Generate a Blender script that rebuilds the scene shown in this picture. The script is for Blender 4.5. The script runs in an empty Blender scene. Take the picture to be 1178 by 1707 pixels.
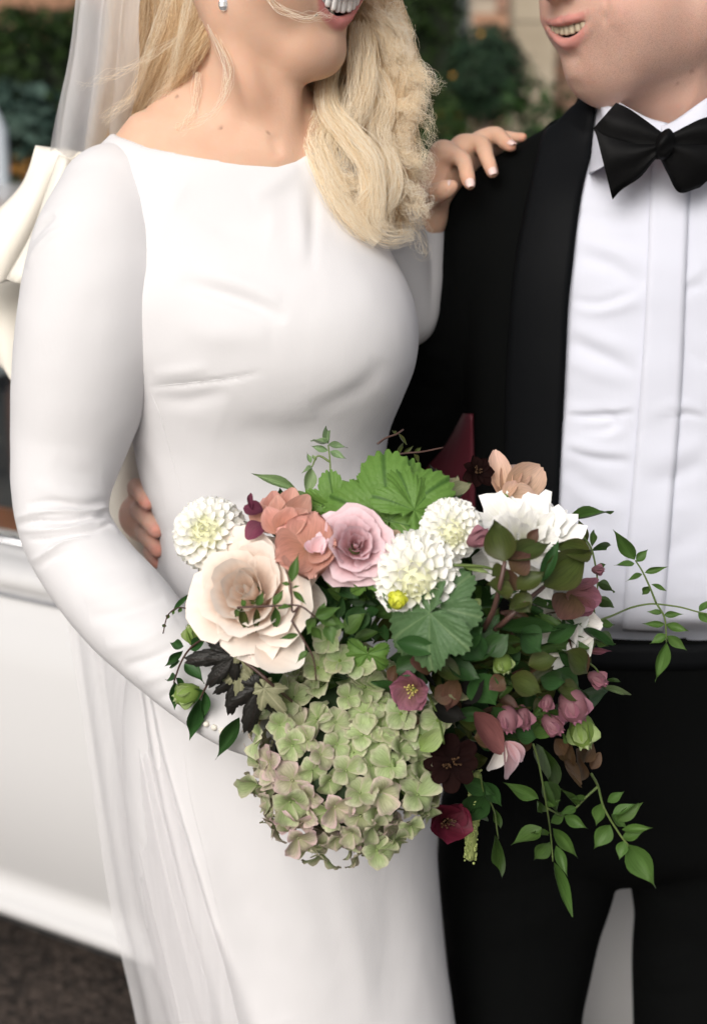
import bpy, math, random
import numpy as np
from mathutils import Vector, Matrix, Euler, Quaternion
from mathutils.bvhtree import BVHTree

scene = bpy.context.scene
COL = scene.collection
R = math.radians

# ---------------------------------------------------------------- camera, sky, sun, exposure
FPX, CX, CY = 2600.0, 589.0, 853.5          # focal length in photograph pixels, principal point
PITCH = R(14.1)
CAMH = 1.55
cam_data = bpy.data.cameras.new("camera")
cam = bpy.data.objects.new("camera", cam_data)
COL.objects.link(cam)
cam.location = (0, 0, CAMH)
cam.rotation_euler = (R(90) - PITCH, 0, 0)
cam_data.sensor_fit = 'AUTO'
cam_data.sensor_width = 36.0
cam_data.lens = 36.0 * FPX / 1707.0
cam_data.clip_start = 0.05
cam_data.clip_end = 600
cam_data.dof.use_dof = True
cam_data.dof.focus_distance = 1.30
cam_data.dof.aperture_fstop = 4.5
scene.camera = cam

SUN_EL, SUN_AZ = R(58), R(205)
world = bpy.data.worlds.new("World")
scene.world = world
world.use_nodes = True
wn, wl = world.node_tree.nodes, world.node_tree.links
wn.clear()
w_out = wn.new("ShaderNodeOutputWorld")
w_bg = wn.new("ShaderNodeBackground")
w_sky = wn.new("ShaderNodeTexSky")
w_sky.sky_type = 'NISHITA'
w_sky.sun_disc = False
w_sky.sun_elevation = SUN_EL
w_sky.sun_rotation = SUN_AZ
w_sky.air_density = 1.0
w_sky.dust_density = 6.0
w_sky.ozone_density = 1.0
w_hsv = wn.new("ShaderNodeHueSaturation")
w_hsv.inputs["Saturation"].default_value = 0.42
w_bg.inputs["Strength"].default_value = 0.115
wl.new(w_sky.outputs["Color"], w_hsv.inputs["Color"])
wl.new(w_hsv.outputs["Color"], w_bg.inputs["Color"])
wl.new(w_bg.outputs["Background"], w_out.inputs["Surface"])

sun_data = bpy.data.lights.new("sun", 'SUN')
sun_data.energy = 1.35
sun_data.angle = R(40)
sun_data.color = (1.0, 0.98, 0.955)
sun = bpy.data.objects.new("sun", sun_data)
COL.objects.link(sun)
# light travels from behind and to the left of the photographer, high up
sdir = Vector((-0.36, -0.92, 0.62)).normalized()
sun.rotation_euler = sdir.to_track_quat('Z', 'Y').to_euler()
w_sky.sun_elevation = math.asin(sdir.z)
w_sky.sun_rotation = math.atan2(sdir.x, sdir.y)

scene.view_settings.view_transform = 'Standard'
scene.view_settings.look = 'None'
scene.view_settings.exposure = 0.16
scene.view_settings.gamma = 1.0
scene.view_settings.use_curve_mapping = False
scene.cycles.max_bounces = 8
scene.cycles.transparent_max_bounces = 16
scene.cycles.use_denoising = True

# ---------------------------------------------------------------- pixel <-> world helpers
CA, SA = math.cos(PITCH), math.sin(PITCH)

def P(px, py, Y):
    """point of the place seen at photograph pixel (px, py) and standing Y metres in front of the lens"""
    u, v = (px - CX) / FPX, (CY - py) / FPX
    t = Y / (CA + v * SA)
    return Vector((u * t, Y, CAMH + (-SA + v * CA) * t))

def depth(p):
    return p[1] * CA - (p[2] - CAMH) * SA

def m_per_px(p):
    return depth(p) / FPX

def to_px(v):
    """(n,3) array -> px, py arrays"""
    d = v[:, 1] * CA - (v[:, 2] - CAMH) * SA
    up = v[:, 1] * SA + (v[:, 2] - CAMH) * CA
    return CX + FPX * v[:, 0] / d, CY - FPX * up / d

def PX(pts, Y=None):
    if Y is None:
        return [P(*p) for p in pts]
    return [P(p[0], p[1], Y) for p in pts]

# ---------------------------------------------------------------- object helpers
def tag(o, label=None, cat=None, group=None, kind=None):
    if label: o["label"] = label
    if cat: o["category"] = cat
    if group: o["group"] = group
    if kind: o["kind"] = kind
    return o

def link(name, data, parent=None, mat=None):
    o = bpy.data.objects.new(name, data)
    COL.objects.link(o)
    if parent is not None:
        o.parent = parent
    if mat is not None and data is not None and hasattr(data, "materials"):
        data.materials.clear()
        data.materials.append(mat)
    return o

def mesh_np(name, verts, faces, smooth=True):
    verts = np.asarray(verts, dtype=np.float32)
    me = bpy.data.meshes.new(name)
    if isinstance(faces, np.ndarray):
        nf, k = faces.shape
        me.vertices.add(len(verts))
        me.vertices.foreach_set("co", verts.ravel())
        me.loops.add(nf * k)
        me.loops.foreach_set("vertex_index", faces.astype(np.int32).ravel())
        me.polygons.add(nf)
        me.polygons.foreach_set("loop_start", np.arange(0, nf * k, k, dtype=np.int32))
        me.update(calc_edges=True)
        me.validate()
    else:
        me.from_pydata([tuple(v) for v in verts], [], [tuple(f) for f in faces])
        me.update()
    if smooth:
        me.polygons.foreach_set("use_smooth", np.ones(len(me.polygons), dtype=bool))
    return me

class MB:
    """collects simple shapes into one mesh"""
    def __init__(self):
        self.v, self.f = [], []
    def add(self, vs, fs):
        n = len(self.v)
        self.v += [tuple(v) for v in vs]
        self.f += [tuple(i + n for i in f) for f in fs]
    def box(self, lo, hi, M=None):
        x0, y0, z0 = lo; x1, y1, z1 = hi
        vs = [(x0,y0,z0),(x1,y0,z0),(x1,y1,z0),(x0,y1,z0),(x0,y0,z1),(x1,y0,z1),(x1,y1,z1),(x0,y1,z1)]
        if M is not None: vs = [M @ Vector(v) for v in vs]
        self.add(vs, [(0,3,2,1),(4,5,6,7),(0,1,5,4),(1,2,6,5),(2,3,7,6),(3,0,4,7)])
    def tube(self, pts, radii, n=8, cap=True):
        pts = [Vector(p) for p in pts]
        if not hasattr(radii, "__len__"): radii = [radii] * len(pts)
        base = len(self.v)
        up = Vector((0, 0, 1))
        prev = None
        for i, p in enumerate(pts):
            d = (pts[min(i + 1, len(pts) - 1)] - pts[max(i - 1, 0)])
            d = d.normalized() if d.length > 1e-9 else Vector((0, 0, 1))
            if prev is None:
                a = d.cross(up)
                if a.length < 1e-3: a = d.cross(Vector((1, 0, 0)))
            else:
                a = prev - d * prev.dot(d)
                if a.length < 1e-6: a = d.cross(up)
            a.normalize(); prev = a
            b = d.cross(a)
            for k in range(n):
                t = 2 * math.pi * k / n
                self.v.append(tuple(p + (a * math.cos(t) + b * math.sin(t)) * radii[i]))
        for i in range(len(pts) - 1):
            for k in range(n):
                a0 = base + i * n + k; a1 = base + i * n + (k + 1) % n
                self.f.append((a0, a1, a1 + n, a0 + n))
        if cap:
            self.f.append(tuple(base + k for k in range(n))[::-1])
            self.f.append(tuple(base + (len(pts) - 1) * n + k for k in range(n)))
    def ball(self, c, r, n=10, m=7, M=None):
        r = r if hasattr(r, "__len__") else (r, r, r)
        vs = []
        for i in range(m + 1):
            th = math.pi * i / m
            for k in range(n):
                ph = 2 * math.pi * k / n
                v = Vector((r[0]*math.sin(th)*math.cos(ph), r[1]*math.sin(th)*math.sin(ph), r[2]*math.cos(th)))
                if M is not None: v = M @ v
                vs.append(Vector(c) + v)
        fs = []
        for i in range(m):
            for k in range(n):
                fs.append((i*n+k, (i+1)*n+k, (i+1)*n+(k+1)%n, i*n+(k+1)%n))
        self.add(vs, fs)
    def mesh(self, name, smooth=True):
        return mesh_np(name, self.v, self.f, smooth)
    def build(self, name, mat, parent=None, smooth=True):
        return link(name, self.mesh(name, smooth), parent, mat)

def empty(name, loc=(0, 0, 0)):
    o = bpy.data.objects.new(name, None)
    o.empty_display_size = 0.05
    COL.objects.link(o)
    o.location = loc
    return o

def catmull(pts, n=8, closed=False):
    pts = [Vector(p) for p in pts]
    out = []
    N = len(pts)
    for i in range(N - 1):
        p0 = pts[i - 1] if i > 0 else pts[0] * 2 - pts[1]
        p1, p2 = pts[i], pts[i + 1]
        p3 = pts[i + 2] if i + 2 < N else pts[-1] * 2 - pts[-2]
        for k in range(n):
            t = k / n
            out.append(0.5 * ((2 * p1) + (p2 - p0) * t + (2 * p0 - 5 * p1 + 4 * p2 - p3) * t * t
                              + (3 * p1 - p0 - 3 * p2 + p3) * t ** 3))
    out.append(pts[-1])
    return out

def grid_mesh(name, rows, uv=True, smooth=True):
    """rows: list of equal-length lists of points -> quad grid with a uv map"""
    nr, nc = len(rows), len(rows[0])
    vs = [tuple(p) for r in rows for p in r]
    fs = [(i*nc+j, i*nc+j+1, (i+1)*nc+j+1, (i+1)*nc+j) for i in range(nr-1) for j in range(nc-1)]
    me = mesh_np(name, vs, fs, smooth)
    if uv:
        lay = me.uv_layers.new(name="UVMap")
        idx = np.zeros(len(me.loops), dtype=np.int32)
        me.loops.foreach_get("vertex_index", idx)
        co = np.stack([(idx % nc) / max(nc-1, 1), (idx // nc) / max(nr-1, 1)], 1).astype(np.float32)
        lay.data.foreach_set("uv", co.ravel())
    return me

def sheet_rows(ctrl, nu=6, nv=6):
    """smooth a small control grid of points in both directions"""
    rows = [catmull(r, nu) for r in ctrl]
    cols = list(zip(*rows))
    cols = [catmull(list(c), nv) for c in cols]
    return [list(r) for r in zip(*cols)]

def solidify(o, t, offset=0.0):
    m = o.modifiers.new("thickness", 'SOLIDIFY')
    m.thickness = t
    m.offset = offset
    return o

# ---------------------------------------------------------------- materials
def new_mat(name):
    m = bpy.data.materials.new(name)
    m.use_nodes = True
    nt = m.node_tree
    b = nt.nodes["Principled BSDF"]
    return m, nt, b

def N(nt, typ, **kw):
    n = nt.nodes.new(typ)
    for k, v in kw.items():
        if k.startswith("i_"):
            n.inputs[k[2:].replace("_", " ")].default_value = v
        else:
            setattr(n, k, v)
    return n

def noise_mat(name, c1, c2, scale=20.0, rough=0.7, bump=0.0, bscale=200.0, bdist=0.002, sheen=0.0,
              spec=0.5, detail=4.0, sss=0.0, coords="Object", weave=0.0, metallic=0.0, coat=0.0):
    m, nt, b = new_mat(name)
    tc = N(nt, "ShaderNodeTexCoord")
    nz = N(nt, "ShaderNodeTexNoise"); nz.inputs["Scale"].default_value = scale; nz.inputs["Detail"].default_value = detail
    nt.links.new(tc.outputs[coords], nz.inputs["Vector"])
    mx = N(nt, "ShaderNodeMix", data_type='RGBA')
    mx.inputs["A"].default_value = (*c1, 1); mx.inputs["B"].default_value = (*c2, 1)
    mr = N(nt, "ShaderNodeMapRange"); mr.inputs["From Min"].default_value = 0.3; mr.inputs["From Max"].default_value = 0.7
    nt.links.new(nz.outputs["Fac"], mr.inputs["Value"])
    nt.links.new(mr.outputs["Result"], mx.inputs["Factor"])
    nt.links.new(mx.outputs["Result"], b.inputs["Base Color"])
    b.inputs["Roughness"].default_value = rough
    b.inputs["Specular IOR Level"].default_value = spec
    b.inputs["Sheen Weight"].default_value = sheen
    b.inputs["Metallic"].default_value = metallic
    b.inputs["Coat Weight"].default_value = coat
    if sss:
        b.inputs["Subsurface Weight"].default_value = sss
        b.inputs["Subsurface Scale"].default_value = 0.01
    if bump:
        n2 = N(nt, "ShaderNodeTexNoise"); n2.inputs["Scale"].default_value = bscale; n2.inputs["Detail"].default_value = 3
        nt.links.new(tc.outputs[coords], n2.inputs["Vector"])
        bp = N(nt, "ShaderNodeBump"); bp.inputs["Strength"].default_value = bump; bp.inputs["Distance"].default_value = bdist
        nt.links.new(n2.outputs["Fac"], bp.inputs["Height"])
        nt.links.new(bp.outputs["Normal"], b.inputs["Normal"])
    return m

def skin_mat(name, base, dark, pink, lipc=(.55, .2, .19)):
    """skin whose lips, blush and stubble come from the point attributes lip and beard"""
    m, nt, b = new_mat(name)
    tc = N(nt, "ShaderNodeTexCoord")
    nz = N(nt, "ShaderNodeTexNoise"); nz.inputs["Scale"].default_value = 22; nz.inputs["Detail"].default_value = 5
    nt.links.new(tc.outputs["Object"], nz.inputs["Vector"])
    mr = N(nt, "ShaderNodeMapRange"); mr.inputs["From Min"].default_value = 0.3; mr.inputs["From Max"].default_value = 0.72
    nt.links.new(nz.outputs["Fac"], mr.inputs["Value"])
    mx = N(nt, "ShaderNodeMix", data_type='RGBA')
    mx.inputs["A"].default_value = (*base, 1); mx.inputs["B"].default_value = (*dark, 1)
    nt.links.new(mr.outputs["Result"], mx.inputs["Factor"])
    prev = mx.outputs["Result"]
    def over(attr, col, k=1.0, tex=None):
        nonlocal prev
        a = N(nt, "ShaderNodeAttribute", attribute_name=attr)
        fac = a.outputs["Fac"]
        mu = N(nt, "ShaderNodeMath", operation='MULTIPLY'); mu.inputs[1].default_value = k
        nt.links.new(fac, mu.inputs[0]); fac = mu.outputs[0]
        if tex is not None:
            m2 = N(nt, "ShaderNodeMath", operation='MULTIPLY')
            nt.links.new(fac, m2.inputs[0]); nt.links.new(tex, m2.inputs[1]); fac = m2.outputs[0]
        mm = N(nt, "ShaderNodeMix", data_type='RGBA')
        mm.inputs["B"].default_value = (*col, 1)
        nt.links.new(prev, mm.inputs["A"]); nt.links.new(fac, mm.inputs["Factor"])
        prev = mm.outputs["Result"]
    over("blush", pink, 1.0)
    st = N(nt, "ShaderNodeTexNoise"); st.inputs["Scale"].default_value = 1500; st.inputs["Detail"].default_value = 2
    nt.links.new(tc.outputs["Object"], st.inputs["Vector"])
    sr = N(nt, "ShaderNodeMapRange"); sr.inputs["From Min"].default_value = 0.46; sr.inputs["From Max"].default_value = 0.66
    sr.inputs["To Min"].default_value = 0.25
    nt.links.new(st.outputs["Fac"], sr.inputs["Value"])
    over("beard", (0.13, 0.09, 0.075), 0.5, sr.outputs["Result"])
    over("lip", lipc, 0.92)
    over("mole", (0.16, 0.07, 0.05), 0.7)
    over("cavity", (0.06, 0.012, 0.012), 1.0)
    nt.links.new(prev, b.inputs["Base Color"])
    b.inputs["Roughness"].default_value = 0.55
    b.inputs["Specular IOR Level"].default_value = 0.28
    b.inputs["Subsurface Weight"].default_value = 0.45
    b.inputs["Subsurface Radius"].default_value = (1.0, 0.35, 0.2)
    b.inputs["Subsurface Scale"].default_value = 0.006
    n2 = N(nt, "ShaderNodeTexNoise"); n2.inputs["Scale"].default_value = 420; n2.inputs["Detail"].default_value = 3
    nt.links.new(tc.outputs["Object"], n2.inputs["Vector"])
    bp = N(nt, "ShaderNodeBump"); bp.inputs["Strength"].default_value = 0.25; bp.inputs["Distance"].default_value = 0.001
    nt.links.new(n2.outputs["Fac"], bp.inputs["Height"]); nt.links.new(bp.outputs["Normal"], b.inputs["Normal"])
    return m

# ---------------------------------------------------------------- signed-distance modelling
def smin(a, b, k):
    if k <= 0: return np.minimum(a, b)
    h = np.maximum(k - np.abs(a - b), 0) / k
    return np.minimum(a, b) - h * h * k * 0.25

def smax(a, b, k):
    return -smin(-a, -b, k)

class Field:
    def __init__(self, lo, hi, h):
        self.lo = np.array(lo, dtype=np.float64); self.h = h
        self.n = np.ceil((np.array(hi) - self.lo) / h).astype(int) + 1
        self.D = np.full(tuple(self.n), 0.3, dtype=np.float32)
    def _sl(self, lo, hi):
        a = np.clip(np.floor((np.array(lo) - self.lo) / self.h).astype(int), 0, self.n)
        b = np.clip(np.ceil((np.array(hi) - self.lo) / self.h).astype(int) + 1, 0, self.n)
        return a, b
    def grid(self, a, b):
        x = (self.lo[0] + np.arange(a[0], b[0]) * self.h).astype(np.float32)[:, None, None]
        y = (self.lo[1] + np.arange(a[1], b[1]) * self.h).astype(np.float32)[None, :, None]
        z = (self.lo[2] + np.arange(a[2], b[2]) * self.h).astype(np.float32)[None, None, :]
        return x, y, z
    def put(self, lo, hi, fn, k=0.0, op='add', pad=None):
        pad = (k + 3 * self.h) if pad is None else pad
        a, b = self._sl(np.array(lo) - pad, np.array(hi) + pad)
        if np.any(b - a < 1): return
        s = tuple(slice(a[i], b[i]) for i in range(3))
        d = fn(*self.grid(a, b)).astype(np.float32)
        if op == 'add': self.D[s] = smin(self.D[s], d, k)
        elif op == 'sub': self.D[s] = smax(self.D[s], -d, k)
        elif op == 'and': self.D[s] = smax(self.D[s], d, k)
    def capsule(self, a, b, ra, rb=None, k=0.0, op='add'):
        rb = ra if rb is None else rb
        a = np.array(a, float); b = np.array(b, float); ab = b - a; L = max(ab @ ab, 1e-9)
        r = max(ra, rb)
        def fn(x, y, z):
            t = np.clip(((x-a[0])*ab[0] + (y-a[1])*ab[1] + (z-a[2])*ab[2]) / L, 0, 1)
            return np.sqrt((x-a[0]-t*ab[0])**2 + (y-a[1]-t*ab[1])**2 + (z-a[2]-t*ab[2])**2) - (ra + (rb-ra)*t)
        self.put(np.minimum(a, b) - r, np.maximum(a, b) + r, fn, k, op)
    def chain(self, pts, radii, k=0.0, sub=6, op='add', flat=None):
        """smooth swept tube; built on its own first so that the sweep joins without bulges"""
        V = [Vector((*p, )) for p in pts]
        cs = catmull(V, sub)
        rr = [v[0] for v in catmull([Vector((r, 0, 0)) for r in radii], sub)]
        cs = np.array([tuple(c) for c in cs]); rr = np.array(rr)
        def fn(x, y, z):
            out = None
            for i in range(len(cs) - 1):
                a, ab = cs[i], cs[i+1] - cs[i]; L = max(ab @ ab, 1e-9)
                t = np.clip(((x-a[0])*ab[0] + (y-a[1])*ab[1] + (z-a[2])*ab[2]) / L, 0, 1)
                d = np.sqrt((x-a[0]-t*ab[0])**2 + (y-a[1]-t*ab[1])**2 + (z-a[2]-t*ab[2])**2) - (rr[i] + (rr[i+1]-rr[i])*t)
                out = d if out is None else np.minimum(out, d)
            return out
        self.put(cs.min(0) - rr.max(), cs.max(0) + rr.max(), fn, k, op)
    def ball(self, c, r, k=0.0, op='add'):
        c = np.array(c, float)
        self.put(c - r, c + r, lambda x, y, z: np.sqrt((x-c[0])**2 + (y-c[1])**2 + (z-c[2])**2) - r, k, op)
    def ellipsoid(self, c, r, M=None, k=0.0, op='add'):
        """r: semi-axes along the columns of M"""
        c = np.array(c, float); r = np.array(r, float)
        M = np.eye(3) if M is None else np.array(M)
        ext = np.sqrt(((M * r[None, :])**2).sum(1))
        def fn(x, y, z):
            X = [(x-c[0])*M[0, i] + (y-c[1])*M[1, i] + (z-c[2])*M[2, i] for i in range(3)]
            k0 = np.sqrt(sum((X[i]/r[i])**2 for i in range(3))) + 1e-6
            k1 = np.sqrt(sum((X[i]/r[i]**2)**2 for i in range(3))) + 1e-6
            return k0 * (k0 - 1) / k1
        self.put(c - ext, c + ext, fn, k, op)
    def column(self, rows, k=0.0, op='add', pw=2.0, grow=0.0, yaw=0.0):
        """rows of (py, xl, xr, Yc, front, back): a body column whose outline passes through pixels xl, xr"""
        T = []
        for (py, xl, xr, Yc, rf, rb) in rows:
            a, b = P(xl, py, Yc), P(xr, py, Yc)
            T.append((a.z, (a.x+b.x)/2, (b.x-a.x)/2, Yc, rf, rb))
        T.sort()
        T = np.array(T)
        def ev(z, c):
            zs, f = T[:, 0], T[:, c]
            m = np.gradient(f, zs)
            i = np.clip(np.searchsorted(zs, z) - 1, 0, len(zs) - 2)
            hh = zs[i+1] - zs[i]; t = np.clip((z - zs[i]) / hh, 0, 1)
            return ((2*t**3-3*t**2+1)*f[i] + (t**3-2*t**2+t)*hh*m[i] + (-2*t**3+3*t**2)*f[i+1] + (t**3-t**2)*hh*m[i+1])
        z0, z1 = T[0, 0], T[-1, 0]
        lo = (min(T[:, 1]-T[:, 2]) - .05, min(T[:, 3]-T[:, 4]) - .05, z0 - .01)
        hi = (max(T[:, 1]+T[:, 2]) + .05, max(T[:, 3]+T[:, 5]) + .05, z1 + .01)
        def fn(x, y, z):
            zz = z.astype(np.float64)
            cx, rx, cy, rf, rb = (ev(zz, i) for i in (1, 2, 3, 4, 5))
            rx = rx + grow
            dx, dy = x - cx, y - cy
            ry = np.where(dy < 0, rf + grow, rb + grow)
            ax, ay = np.abs(dx) / rx, np.abs(dy) / ry
            k0 = (ax**pw + ay**pw) ** (1.0 / pw) + 1e-6
            k1 = np.sqrt((dx / rx**2)**2 + (dy / ry**2)**2) + 1e-6
            kk = np.sqrt(ax**2 + ay**2) + 1e-6
            d = (k0 - 1) * kk / k1
            return np.maximum(d, np.maximum(z - z1, z0 - z))
        self.put(lo, hi, fn, k, op)
    def mesh(self, smooth_it=3):
        return surfnet(self.D, self.lo, self.h, smooth_it)

def surfnet(D, lo, h, smooth_it=3):
    nx, ny, nz = D.shape
    ins = D < 0
    s = np.zeros((nx-1, ny-1, nz-1), dtype=np.uint8)
    offs = [(i, j, k) for i in (0, 1) for j in (0, 1) for k in (0, 1)]
    for (i, j, k) in offs:
        s += ins[i:nx-1+i, j:ny-1+j, k:nz-1+k]
    mask = (s > 0) & (s < 8)
    cells = np.argwhere(mask)
    idx = np.full(mask.shape, -1, dtype=np.int32)
    idx[mask] = np.arange(len(cells), dtype=np.int32)
    vals = np.stack([D[cells[:, 0]+i, cells[:, 1]+j, cells[:, 2]+k] for (i, j, k) in offs], 1)
    acc = np.zeros((len(cells), 3)); cnt = np.zeros(len(cells))
    for a in range(8):
        for b in range(a+1, 8):
            oa, ob = np.array(offs[a]), np.array(offs[b])
            if np.abs(oa-ob).sum() != 1: continue
            va, vb = vals[:, a], vals[:, b]
            cr = (va < 0) != (vb < 0)
            t = np.where(cr, va / np.where(cr, va - vb, 1), 0)
            acc += np.where(cr[:, None], oa + t[:, None] * (ob - oa), 0)
            cnt += cr
    verts = lo + (cells + acc / cnt[:, None]) * h
    faces = []
    for ax in range(3):
        sl0 = [slice(None)]*3; sl1 = [slice(None)]*3
        sl0[ax] = slice(0, -1); sl1[ax] = slice(1, None)
        A, B = ins[tuple(sl0)], ins[tuple(sl1)]
        e = np.argwhere(A != B)
        o1, o2 = [(1, 2), (2, 0), (0, 1)][ax]
        ok = (e[:, o1] > 0) & (e[:, o2] > 0) & (e[:, o1] < idx.shape[o1]) & (e[:, o2] < idx.shape[o2])
        e = e[ok]
        def c(d1, d2):
            q = e.copy(); q[:, o1] += d1; q[:, o2] += d2
            return idx[q[:, 0], q[:, 1], q[:, 2]]
        f = np.stack([c(-1, -1), c(0, -1), c(0, 0), c(-1, 0)], 1)
        flip = ~A[e[:, 0], e[:, 1], e[:, 2]]
        f[flip] = f[flip][:, ::-1]
        faces.append(f)
    faces = np.concatenate(faces)
    faces = faces[(faces >= 0).all(1)]
    for it in range(smooth_it):
        verts = laplace(verts, faces, 0.5)
    return verts, faces

def laplace(verts, faces, lam):
    acc = np.zeros_like(verts); cnt = np.zeros(len(verts))
    for i in range(4):
        a, b = faces[:, i], faces[:, (i+1) % 4]
        for q, r in ((a, b), (b, a)):
            for c in range(3):
                acc[:, c] += np.bincount(q, verts[r, c], len(verts))
            cnt += np.bincount(q, minlength=len(verts))
    return verts + lam * (acc / np.maximum(cnt, 1)[:, None] - verts)

def vnormals(verts, faces):
    n = np.cross(verts[faces[:, 2]] - verts[faces[:, 0]], verts[faces[:, 3]] - verts[faces[:, 1]])
    out = np.zeros_like(verts)
    for i in range(4):
        for c in range(3):
            out[:, c] += np.bincount(faces[:, i], n[:, c], len(verts))
    return out / (np.linalg.norm(out, axis=1)[:, None] + 1e-12)

def polydist(px, py, pts):
    """distance in pixels, signed side and 0..1 position along a pixel polyline"""
    pts = np.array([tuple(p)[:2] for p in catmull([Vector((p[0], p[1], 0)) for p in pts], 6)])
    seg = np.linalg.norm(np.diff(pts, axis=0), axis=1); cum = np.concatenate([[0], np.cumsum(seg)])
    best = np.full(px.shape, 1e9); sp = np.zeros_like(best); sg = np.zeros_like(best)
    for i in range(len(pts) - 1):
        a, d = pts[i], pts[i+1] - pts[i]; L = max(d @ d, 1e-9)
        t = np.clip(((px-a[0])*d[0] + (py-a[1])*d[1]) / L, 0, 1)
        ex, ey = px - a[0] - t*d[0], py - a[1] - t*d[1]
        q = np.hypot(ex, ey)
        m = q < best
        best = np.where(m, q, best)
        sp = np.where(m, (cum[i] + t*seg[i]) / cum[-1], sp)
        sg = np.where(m, np.sign(d[0]*ey - d[1]*ex), sg)
    return best, sg, sp

def sculpt(verts, faces, strokes, yrange=None):
    """push cloth or skin in and out along strokes: (points, width px, height in mm[, kind])"""
    nrm = vnormals(verts, faces)
    px, py = to_px(verts)
    d = verts - np.array([0, 0, CAMH]); d /= np.linalg.norm(d, axis=1)[:, None]
    facing = np.clip(-(nrm * d).sum(1) * 3.0, 0, 1)
    if yrange is not None:
        facing = facing * ((verts[:, 1] > yrange[0]) & (verts[:, 1] < yrange[1]))
    off = np.zeros(len(verts))
    for st in strokes:
        pts, w, amp = st[:3]
        kind = st[3] if len(st) > 3 else 'soft'
        arr = np.array([p[:2] for p in pts], float)
        m = (px > arr[:, 0].min() - 4*w) & (px < arr[:, 0].max() + 4*w) & (py > arr[:, 1].min() - 4*w) & (py < arr[:, 1].max() + 4*w) & (facing > 0)
        ii = np.nonzero(m)[0]
        if not len(ii): continue
        dist, sg, sp = polydist(px[ii], py[ii], pts)
        tap = np.clip(np.sin(np.pi * np.clip(sp, 0, 1)), 0, 1) ** 0.6 if kind != 'full' else 1.0
        if kind == 'step':       # fold lying over: sharp on one side, gentle on the other
            sd = dist * sg
            prof = np.where(sd > 0, np.exp(-(sd / (w*0.35))**2), np.exp(-(sd / (w*1.5))**2))
        else:
            prof = np.exp(-(dist / w)**2)
        off[ii] += amp * 0.001 * prof * tap * facing[ii]
    return verts + nrm * off[:, None]

def attr_np(me, name, vals):
    a = me.attributes.new(name, 'FLOAT', 'POINT')
    a.data.foreach_set("value", np.asarray(vals, dtype=np.float32))

def bvh_of(verts, faces):
    return BVHTree.FromPolygons([tuple(v) for v in verts], [tuple(int(i) for i in f) for f in faces])

CAMP = Vector((0, 0, CAMH))
def hit(bvh, px, py, lift=0.0, Ydef=1.4):
    d = (P(px, py, 1.0) - CAMP).normalized()
    loc, nrm, idx, dist = bvh.ray_cast(CAMP, d)
    if loc is None:
        return P(px, py, Ydef)
    if nrm.dot(d) > 0: nrm = -nrm
    return loc + nrm * lift

def seam(name, bvh, pts, r, mat, parent, lift=0.0, Ydef=1.4):
    cs = catmull([Vector((p[0], p[1], 0)) for p in pts], 8)
    W = [hit(bvh, c.x, c.y, lift, Ydef) for c in cs]
    n = len(W); mb = MB(); mb.tube(W, [r*max(.12, min(1, 4*i/n, 4*(n-1-i)/n)) for i in range(n)], 6)
    return mb.build(name, mat, parent)
# ================================================================ THE SETTING
rng = random.Random(7)
nrng = np.random.RandomState(7)

def asphalt_mat():
    m, nt, b = new_mat("asphalt")
    tc = N(nt, "ShaderNodeTexCoord")
    vo = N(nt, "ShaderNodeTexVoronoi"); vo.inputs["Scale"].default_value = 70
    nz = N(nt, "ShaderNodeTexNoise"); nz.inputs["Scale"].default_value = 3.0; nz.inputs["Detail"].default_value = 6
    nt.links.new(tc.outputs["Object"], vo.inputs["Vector"]); nt.links.new(tc.outputs["Object"], nz.inputs["Vector"])
    cr = N(nt, "ShaderNodeValToRGB")
    cr.color_ramp.elements[0].position = 0.0; cr.color_ramp.elements[0].color = (0.016, 0.012, 0.010, 1)
    cr.color_ramp.elements[1].position = 1.0; cr.color_ramp.elements[1].color = (0.15, 0.112, 0.092, 1)
    sep = N(nt, "ShaderNodeSeparateColor")
    nt.links.new(vo.outputs["Color"], sep.inputs[0])
    mu = N(nt, "ShaderNodeMath", operation='MULTIPLY')
    nt.links.new(sep.outputs[0], mu.inputs[0]); nt.links.new(nz.outputs["Fac"], mu.inputs[1])
    nt.links.new(mu.outputs[0], cr.inputs["Fac"])
    nt.links.new(cr.outputs["Color"], b.inputs["Base Color"])
    b.inputs["Roughness"].default_value = 0.85
    bp = N(nt, "ShaderNodeBump"); bp.inputs["Strength"].default_value = 0.8; bp.inputs["Distance"].default_value = 0.006
    nt.links.new(vo.outputs["Distance"], bp.inputs["Height"]); nt.links.new(bp.outputs["Normal"], b.inputs["Normal"])
    return m

M_asphalt = asphalt_mat()
g = MB(); g.add([(-400, -400, 0), (400, -400, 0), (400, 400, 0), (-400, 400, 0)], [(0, 1, 2, 3)])
ground = g.build("ground", M_asphalt); tag(ground, kind="structure")

# ---- foliage in the background
def leaf_mat(name, c1, c2, scale=3.0, rough=0.6):
    m, nt, b = new_mat(name)
    geo = N(nt, "ShaderNodeNewGeometry")
    cr = N(nt, "ShaderNodeMix", data_type='RGBA')
    cr.inputs["A"].default_value = (*c1, 1); cr.inputs["B"].default_value = (*c2, 1)
    nt.links.new(geo.outputs["Random Per Island"], cr.inputs["Factor"])
    nt.links.new(cr.outputs["Result"], b.inputs["Base Color"])
    b.inputs["Roughness"].default_value = rough; b.inputs["Specular IOR Level"].default_value = .15
    return m

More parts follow.
